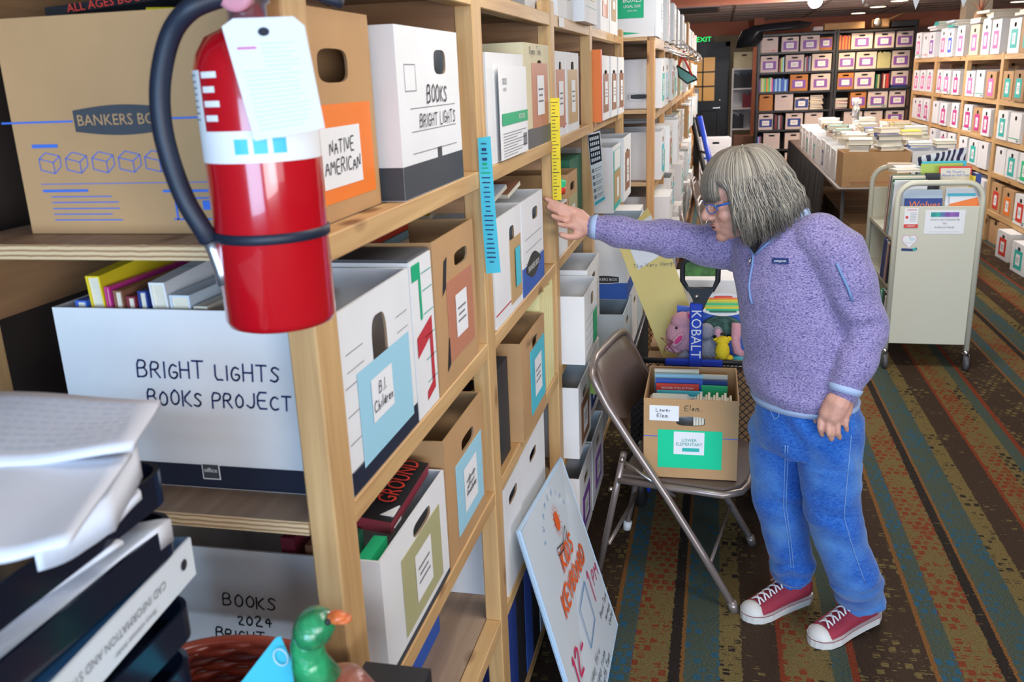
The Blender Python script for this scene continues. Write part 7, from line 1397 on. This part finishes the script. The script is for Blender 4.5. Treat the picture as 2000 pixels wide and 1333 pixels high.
def sheet_px(label, pts, th=.0012, curl=0, mt='sheet_paper', writing=None, grp=None, lines=None):
    P_ = [at(x, y, 2, z) for x, y, z in pts]; c0 = sum(P_, Vector()) / 4; m = MB(); n = 10; vs = []
    for i in range(n + 1):
        for j in range(n + 1):
            u, v = i / n, j / n; p = P_[0].lerp(P_[1], u).lerp(P_[3].lerp(P_[2], u), v) - c0; p.z += curl * (u ** 3) * .5 + .003 * math.sin(5 * u + 3 * v); vs.append(tuple(p))
    k = len(vs); vs += [(x, y, z - th) for x, y, z in vs]; F = []
    for i in range(n):
        for j in range(n): a_ = i * (n + 1) + j; F.append((a_, a_ + n + 1, a_ + n + 2, a_ + 1)); F.append((k + a_, k + a_ + 1, k + a_ + n + 2, k + a_ + n + 1))
    for i in range(n): a_, b2 = i * (n + 1), (i + 1) * (n + 1); F += [(a_, k + a_, k + b2, b2), (a_ + n, b2 + n, k + b2 + n, k + a_ + n), (i, i + 1, k + i + 1, k + i), (n * (n + 1) + i, k + n * (n + 1) + i, k + n * (n + 1) + i + 1, n * (n + 1) + i + 1)]
    m.add(vs, F, mt, True); o = m.build('paper_sheet', label=label, cat='paper', group=grp, loc=c0)
    if lines:
        m = MB(); r_ = random.Random(len(label))
        for q in range(lines):
            v = .12 + .8 * q / lines; u = .12
            while u < .88:
                w_ = r_.uniform(.02, .07); a_ = [P_[0].lerp(P_[1], uu).lerp(P_[3].lerp(P_[2], uu), vv) - c0 + Vector((0, 0, .0009 + .003 * math.sin(5 * uu + 3 * vv) + curl * uu ** 3 * .5)) for uu, vv in ((u, v), (u + w_, v), (u + w_, v + .012), (u, v + .012))]
                m.add([tuple(p) for p in a_], [(0, 1, 2, 3)], writing or 'c_pale'); u += w_ + .02
        m.build('writing', o)
    return o
sheet_px('big sheet of faint handwriting with punched holes on top of the tray tower', [(-80, 768, 1.402), (312, 776, 1.398), (258, 876, 1.392), (-80, 905, 1.396)], .006, .0, lines=9, writing='c_pale')
sheet_px('plain sheet hanging out below the handwritten one on the tray tower', [(-80, 900, 1.388), (256, 874, 1.384), (132, 1066, 1.378), (-80, 1092, 1.38)], .005)
sheet_px('grey backed sheet stack under the plain one on the tray tower', [(60, 900, 1.366), (268, 868, 1.366), (215, 980, 1.358), (60, 1050, 1.36)], .03)
sheet_px('clipped stack of white pages jutting from the upper tray', [(110, 1010, 1.318), (262, 944, 1.322), (276, 966, 1.318), (160, 1062, 1.312)], .008)
sheet_px('second clipped stack of pages just below the first in the upper tray', [(130, 1040, 1.300), (272, 962, 1.304), (278, 975, 1.30), (196, 1052, 1.296)], .006)
sheet_px('typed page with a curled corner in the middle of the tray tower', [(-80, 1095, 1.284), (150, 1050, 1.284), (244, 1074, 1.28), (-80, 1240, 1.278)], .004, .012, lines=12, writing='blue_line')
sheet_px('thick pad of white pages filling the tray over the binder', [(-80, 1245, 1.268), (255, 1018, 1.272), (334, 1019, 1.268), (-80, 1325, 1.262)], .024, lines=6, writing='c_pale')
# duck, basket, leaflet
mat('duck_green', (.02, .22, .08), .25, bump=.5, bscale=45, var=.7, vscale=30, coat=.5); mat('duck_rust', (.30, .08, .045), .3, bump=.4, bscale=60, var=.4, vscale=25, coat=.4); mat('duck_beak', (.70, .16, .04), .35)
du = thing('duck_figurine', 'glazed duck figurine with a green head and rusty body at the shelf end', 'figurine', (-.40, .745, .901))
m = MB(); m.T = Matrix.Translation((-.362, .702, 0))
m.lathe([(.028, .901), (.045, .93), (.052, .98), (.050, 1.03), (.042, 1.07), (.028, 1.098), (.016, 1.105)], 'duck_rust', 28, sx=1.0, sy=1.2); wpart(du, m, 'body')
hcn = at(612, 1228, 1, .70); m = MB(); m.ell(hcn, (.0195, .025, .0205), 'duck_green', 22, 14).ell(hcn + Vector((.004, 0, .004)), (.0185, .0205, .0175), 'duck_green', 20, 12); m.tube([hcn + Vector((-.003, 0, -.005)), at(600, 1262, 1, .70), at(604, 1292, 1, .70), at(622, 1330, 1, .70)], [.0175, .017, .0185, .025], 'duck_green', 20); wpart(du, m, 'head', 'mottled green head')
m = MB(); bk_ = at(655, 1206, 1, .70); m.ell(bk_ + Vector((.002, -.0, 0)), (.011, .008, .007), 'duck_beak', 14, 8).ell(bk_ + Vector((.008, 0, -.001)), (.009, .009, .0035), 'duck_beak', 14, 8); wpart(du, m, 'beak', 'orange beak')
m = MB(); m.ell(at(640, 1216, 1, .682), (.0032, .003, .0035), 'black', 10, 6); wpart(du, m, 'eye')
bk = thing('woven_basket', 'oval red-brown woven basket in front of the duck and trays', 'basket', (-.535, .80, .901))
mat('wicker_red', (.34, .06, .03), .3, coat=.3); mat('wicker_dark', (.16, .03, .02), .4); bm_ = MB(); A0_, B0_ = .112, .064
for lv in range(12):
    f = lv / 11; z = .006 + .102 * f; k = .72 + .28 * math.sin(f * PI / 2); pts = []
    for q in range(48): a_ = 2 * PI * q / 48; w_ = .0028 * (1 if (q // 2 + lv) % 2 else -1); pts.append(((A0_ * k + w_) * math.cos(a_), (B0_ * k + w_) * math.sin(a_), z))
    bm_.tube(pts, .0062, 'wicker_red' if lv % 3 else 'wicker_dark', 6, closed=True)
bm_.build('weave', bk); m = MB(); m.prism([(.72 * A0_ * math.cos(2 * PI * q / 32), .72 * B0_ * math.sin(2 * PI * q / 32)) for q in range(32)], .0005, .006, 'wicker_dark'); m.build('base', bk)
m = MB(); m.tube([(A0_ * math.cos(2 * PI * q / 48), B0_ * math.sin(2 * PI * q / 48), .113) for q in range(48)], .0065, 'wicker_red', 8, closed=True); m.build('rim', bk)
lf2 = [at(x, y, 1, Y) for x, y, Y in ((545, 1242, .722), (592, 1345, .717), (462, 1345, .717), (478, 1325, .717))]
o = slab('leaflet', 'bright blue leaflet standing between the basket and the duck', 'paper', [lf2[2], lf2[1], lf2[0] + Vector((.002, 0, 0)), lf2[0] - Vector((.004, 0, .003))], .0012, 'c_aqua')
m = MB(); p = at(548, 1285, 1, .714); m.tube([tuple(p + Vector((.008 * math.cos(a_), 0, .010 * math.sin(a_)))) for a_ in [2 * PI * q / 16 for q in range(16)]], .0006, 'paper', 5, closed=True); wpart(o, m, 'ring_mark')
sbox('low black lidded box on the side table corner beside the pine post', (-.388, .872, .901), 0, w=.09, d=.11, h=.05, c='c_black', hole=False)

# ---------------------------------------------------------------- far end: folded chairs, hand truck, boxes, white bookcase
fc0 = None
def folded():
    t = thing('folded_chair', 'x', 'chair', (0, 0, 0), 0, 'folded brown chairs leaning on the jutting shelves')
    r_ = .05; m = MB(); m.tube([(0, .0, 0), (0, .0, .75), (0, .04, .82), (0, .12, .845), (0, .33, .845), (0, .41, .82), (0, .45, .75), (0, .45, 0)], .012, 'chair_metal', 8); m.build('front_frame', t)
    m = MB(); m.tube([(.03, .03, .03), (.03, .03, .60)], .011, 'chair_metal', 8); m.build('rear_leg', t); m = MB(); m.tube([(.03, .42, .03), (.03, .42, .60)], .011, 'chair_metal', 8); m.build('rear_leg', t)
    m = MB(); m.T = Matrix.Translation((.012, .225, .42)) @ Matrix.Rotation(PI / 2, 4, 'Y'); m.bbox(-.19, .19, -.18, .18, -.008, .010, 'chair_pad', .01); m.build('seat', t)
    m = MB(); m.T = Matrix.Translation((0, .225, .74)) @ Matrix.Rotation(PI / 2, 4, 'Y'); m.bbox(-.08, .08, -.205, .205, -.006, .006, 'chair_pad', .01); m.build('backrest', t)
    return t
def copy_tree(o):
    c = o.copy(); C.objects.link(c)
    for ch_ in list(o.children): d = ch_.copy(); C.objects.link(d); d.parent = c
    return c
for i in range(6):
    o = folded() if i == 0 else copy_tree(fc0)
    if i == 0: fc0 = o
    o.location = (.05 + .055 * (i % 3), 5.45 + .62 * i, .0135); o.rotation_euler = (0, -.30 + .02 * (i % 3), .05 * (-1) ** i)
    o['label'] = f'brown folded chair leaning on the jutting shelves, {["first","second","third","fourth","fifth","last"][i]} beyond the garden wagon'
ht = thing('hand_truck', 'blue framed hand truck leaning at the far end of the jutting shelves', 'hand truck', at(1385, 350, 1, 9.6))
p1, p2 = at(1366, 228, 1, 9.8), at(1395, 352, 1, 9.6); dn = (p2 - p1); p3 = p1 + dn * ((p1.z - .15) / (p1.z - p2.z))
m = MB(); m.tube([p1, p3], .03, 'kobalt_blue', 10); wpart(ht, m, 'side_rail'); m = MB(); o_ = Vector((-.09, .28, 0)); m.tube([p1 + o_, p3 + o_], .028, 'black', 10); wpart(ht, m, 'side_rail')
for f in (.02, .35, .7): m = MB(); m.tube([p1.lerp(p3, f), p1.lerp(p3, f) + o_], .014, 'black', 8); wpart(ht, m, 'crossbar')
for q in (p3, p3 + o_): m = MB(); m.T = Matrix.Translation((q.x - .02, q.y, .12)) @ Matrix.Rotation(PI / 2, 4, 'X'); m.lathe([(.04, -.03), (.11, -.03), (.12, 0), (.11, .03), (.04, .03)], 'black', 20); wpart(ht, m, 'wheel')
XB = at(1395, 300, 1, 12.2).x
for k in range(3): sbox(f'white box stacked near the black door, {["lowest", "middle one", "top one with a blue rim"][k]} of three', (XB, 12.4, .001 + k * .272), .05 * k, w=.40, d=.34, h=.27, lines='grey_ink' if k else None, band=('blue_print', .03) if k == 2 else None)
slab('folder', 'green folder lying on papers before the stacked white boxes at the far end', 'folder', [(XB - .05, 11.6, .56), (XB + .30, 11.6, .56), (XB + .30, 11.85, .56), (XB - .05, 11.85, .56)], .02, 'green_print')
sbox('low white carton before the stacked boxes, under the green folder', (XB + .12, 11.72, .001), .0, w=.42, d=.34, h=.555, hole=False, band=('blue_print', .2))
slab('paper_pad', 'curved white papers on the green folder at the far end', 'paper', [(XB - .06, 11.60, .584), (XB + .28, 11.60, .60), (XB + .28, 11.84, .60), (XB - .06, 11.84, .584)], .03, 'paper')
# white bookcase
x0, x1 = at(1428, 200, 1, 17.0).x, at(1471, 200, 1, 17.0).x; zt = at(1450, 133, 1, 17.0).z
wbk = thing('white_bookcase', 'narrow white bookcase with dark books between the door and metal shelves', 'shelves', (x0, 16.9, 0))
w_ = x1 - x0
for x_ in (0, w_ - .03): MB().box(x_, x_ + .03, 0, .3, 0, zt, 'card_white').build('side_panel', wbk)
MB().box(.031, w_ - .031, .28, .3, .62, zt - .03, 'card_white').build('back_panel', wbk)
for z_ in (.62, .98, 1.32, zt - .03): MB().box(.031, w_ - .031, 0, .279, z_, z_ + .028, 'card_white').build('shelf', wbk)
for row, z_ in enumerate((1.348, 1.008, .648)):
    for i in range((8, 4, 5)[row]):
        wd = .036; X_ = x0 + .04 + i * (wd + .001) + (.16 if row == 1 else 0)
        m = MB(); m.box(0, wd, 0, .2, 0, .25 - .02 * (i % 3), 'c_black' if row != 1 else 'c_maroon'); m.build('book', label=f'{"black" if row != 1 else "maroon"} volume on the {["upper", "middle", "lower"][row]} shelf of the white bookcase, {ORD[i]} along', cat='book', group='volumes in the white bookcase', loc=(X_, 16.93, z_ + .001))
sbox('kraft box with a hand slot on top of the white bookcase', (x0 + .20, 17.05, zt + .001), 0, w=.36, d=.26, h=.27, c='card_cream', hz=.8); sbox('small kraft box beside the larger one on the white bookcase', (x0 + .46, 17.05, zt + .001), 0, w=.14, d=.24, h=.14, c='card_cream', hole=False)
MB().bbox(0, .45, 0, .3, 0, .55, 'c_brown', .01).build('floor_cabinet', label='dark brown cabinet standing in front of the white bookcase base', cat='cabinet', loc=(x0 + .05, 16.5, .001))
# black drape over the bookcase corner
mat('drape', (.012, .015, .02), .3, bump=.6, bscale=6)
dpts = [(1438, 94), (1441, 78), (1450, 60), (1472, 50), (1510, 45), (1560, 40), (1588, 44), (1580, 52), (1555, 57), (1520, 59), (1488, 60), (1479, 66), (1478, 90), (1460, 92)]
m = MB(); n = len(dpts); fr = [at(x, y, 1, 14.75) for x, y in dpts]; vs = [tuple(p) for p in fr] + [(p.x * 1.0, 15.25, p.z + .01 * math.sin(i)) for i, p in enumerate(fr)]; c0 = sum(fr, Vector()) / n
mid = [(p.x * .5 + c0.x * .5, 14.66, p.z * .5 + c0.z * .5) for p in fr]
m.add(vs + mid, [(i, (i + 1) % n, n + (i + 1) % n, n + i) for i in range(n)] + [tuple(range(n, 2 * n))] + [(i, 2 * n + i, 2 * n + (i + 1) % n, (i + 1) % n) for i in range(n)] + [tuple(range(2 * n, 3 * n))[::-1]], 'drape', True); m.build('black_sheeting', label='crumpled black sheeting draped over the corner of the metal bookcases', cat='sheeting')
def topbox(nm, lab, cat, pxa, pxb, y0, y1, h, mt):
    xa, xb = MX(pxa), MX(pxb); m = MB(); m.bbox(0, xb - xa, 0, y1 - y0, 0, h, mt, .008); return m.build(nm, label=lab, cat=cat, loc=(xa, y0, 2.1925))
topbox('flat_carton', 'long flat tan carton on top of the metal bookcases', 'carton', 1612, 1690, 15.05, 15.4, .10, 'card_tan'); topbox('flat_carton', 'thin pale carton lying left of the projector on the metal bookcases', 'carton', 1590, 1610, 15.05, 15.3, .06, 'card_pinkish'); topbox('equipment_case', 'flat black case on the right end of the metal bookcases', 'case', 1742, 1792, 15.02, 15.4, .09, 'black')
pj = thing('projector', 'old brass coloured projector on top of the metal bookcases', 'projector', (MX(1722), 15.2, 2.193)); MB().bbox(-.13, .13, -.1, .12, 0, .13, 'card_brown', .02).build('housing', pj); m = MB(); m.T = Matrix.Translation((-.06, -.12, .08)) @ Matrix.Rotation(PI / 2, 4, 'X'); m.lathe([(.03, -.03), (.055, -.02), (.06, .05), (.045, .055)], 'brass', 18); m.build('lens_barrel', pj)
m = MB(); m.tube([(MX(1735), 15.2, 2.30), (MX(1768), 15.2, 2.40)], .014, 'card_tan', 8); m.build('wooden_stick', label='wooden stick angled up from the projector on the metal bookcases', cat='stick')
# pineapple ornament
pn_ = thing('pineapple', 'brown carved pineapple with spiky leaves above the opposite shelves', 'ornament', (2.75, 11.1, 2.05))
m = MB(); m.ell((0, 0, .07), (.07, .07, .08), 'card_brown', 18, 12); m.build('fruit', pn_)
for i in range(14): a_ = 2 * PI * i / 14; k = .05 + .05 * (i % 3); m = MB(); m.add([(.012 * math.sin(a_), -.012 * math.cos(a_), .13), (-.012 * math.sin(a_), .012 * math.cos(a_), .13), (k * math.cos(a_), k * math.sin(a_), .33 - .6 * k), (.004, .0, .135)], [(0, 1, 2), (0, 2, 3), (1, 3, 2), (0, 3, 1)], 'c_rust'); m.build('leaf', pn_)
# string of white pennants
for i, (x, y, w2) in enumerate(((1685, 8, 9), (1788, 19, 10), (1881, 15, 11))):
    tip = at(x, y, 1, 6.0); m = MB(); wv = w2 * 6 / F_PX * 1.35; m.add([(-wv, 0, .14), (wv, 0, .14), (0, 0, 0), (-wv, .002, .14), (wv, .002, .14), (0, .002, 0)], [(0, 2, 1), (3, 4, 5), (0, 1, 4, 3), (1, 2, 5, 4), (2, 0, 3, 5)], 'paper'); m.build('pennant', label=f'white triangular pennant hanging from the ceiling string, {["over the metal bookcases", "over the corner of the opposite shelves", "before the beige column"][i]}', cat='pennant', loc=tip)
m = MB(); m.tube([(.2, 6.0, 2.30), (.83, 6, 2.168), (1.13, 6.0, 2.145), (1.38, 6.0, 2.14), (2.2, 6.0, 2.22), (2.6, 6.0, 2.49)], .003, 'paper', 6); m.tube([(.2, 6.0, 2.30), (.0, 6.0, 2.495)], .003, 'paper', 6); m.build('pennant_string', label='thin white string the pennants hang from', cat='string')

# ---------------------------------------------------------------- ceiling lamps
mat('lamp_warm', (1, .72, .40), .5, emit=9); mat('lamp_cool', (.9, .96, 1.0), .5, emit=30); mat('lamp_trim', (.55, .5, .45), .4)
for i, (x, y, yy, w_) in enumerate(((1715, 12, None, 1), (1676, 31, 16.4, 1), (1918, 22, 16.6, 0), (1757, 0, None, 0), (1990, 2, None, 1))):
    p = at(x, y, 2, CZ - .01) if yy is None else Vector((at(x, y, 2, CZ).x * yy / at(x, y, 2, CZ).y, yy, CZ - .01))
    t = thing('ceiling_lamp', f'round recessed ceiling lamp {["glowing warm above the metal bookcases", "glowing amber at the back wall, beyond the first warm one", "pale, right of the beige column", "pale, between the pennants at the picture edge", "warm, over the far end of the opposite shelves"][i]}', 'lamp', (p.x, p.y, p.z))
    MB().lathe([(.11, -.012), (.13, -.012), (.135, .002), (.11, .002)], 'lamp_trim', 24).build('trim_ring', t); MB().lathe([(.001, -.013), (.108, -.013), (.108, -.008), (.001, -.008)], 'lamp_warm', 24).build('lens', t)
    l = bpy.data.lights.new('lamp', 'SPOT'); l.energy = 45 if w_ else 30; l.color = (1, .76, .48) if w_ else (1, .9, .8); l.spot_size = 2.3; l.spot_blend = .6; l.shadow_soft_size = .1; o = bpy.data.objects.new('lamp_light', l); C.objects.link(o); o.location = (p.x, min(p.y, 16.9), p.z - .03)
p = at(1592, 2, 1, 10.9); t = thing('pendant_bulb', 'bright white globe lamp hanging just below the ceiling past the beam', 'lamp', (p.x, p.y, p.z)); MB().ell((0, 0, 0), (.075, .075, .075), 'lamp_cool', 24, 16).build('globe', t); MB().lathe([(.03, .07), (.03, .11), (.05, .115), (.05, CZ - p.z - .007)], 'lamp_trim', 16).build('fitting', t)
l = bpy.data.lights.new('lamp', 'POINT'); l.energy = 110; l.color = (.95, .97, 1); l.shadow_soft_size = .1; o = bpy.data.objects.new('globe_light', l); C.objects.link(o); o.location = (p.x, p.y - .1, p.z - .1)
l = bpy.data.lights.new('lamp', 'SPOT'); l.energy = 110; l.color = (1, .74, .42); l.spot_size = 1.5; l.spot_blend = .9; l.shadow_soft_size = .08; o = bpy.data.objects.new('track_light', l); C.objects.link(o); o.location = (2.0, 14.1, 2.42); o.rotation_euler = (.62, 0, 0)
th_ = thing('track_spotlight', 'small warm ceiling spotlight trained on the metal bookcases', 'lamp', (2.0, 14.13, 2.455)); MB().lathe([(.02, .0), (.035, .0), (.03, .044), (.01, .044)], 'lamp_trim', 16).build('shade', th_)
vt = thing('ceiling_fixture', 'unlit slatted fluorescent fixture set in the ceiling before the black door', 'light fixture', (-.35, 13.4, CZ - .008))
MB().box(-.33, .33, -.62, .62, -.012, 0, 'tbar').build('frame', vt)
for k in range(3): MB().box(-.30, .30, -.56 + .40 * k, -.24 + .40 * k, -.02, -.013, 'char').build('louvre', vt)
bpy.context.view_layer.update()
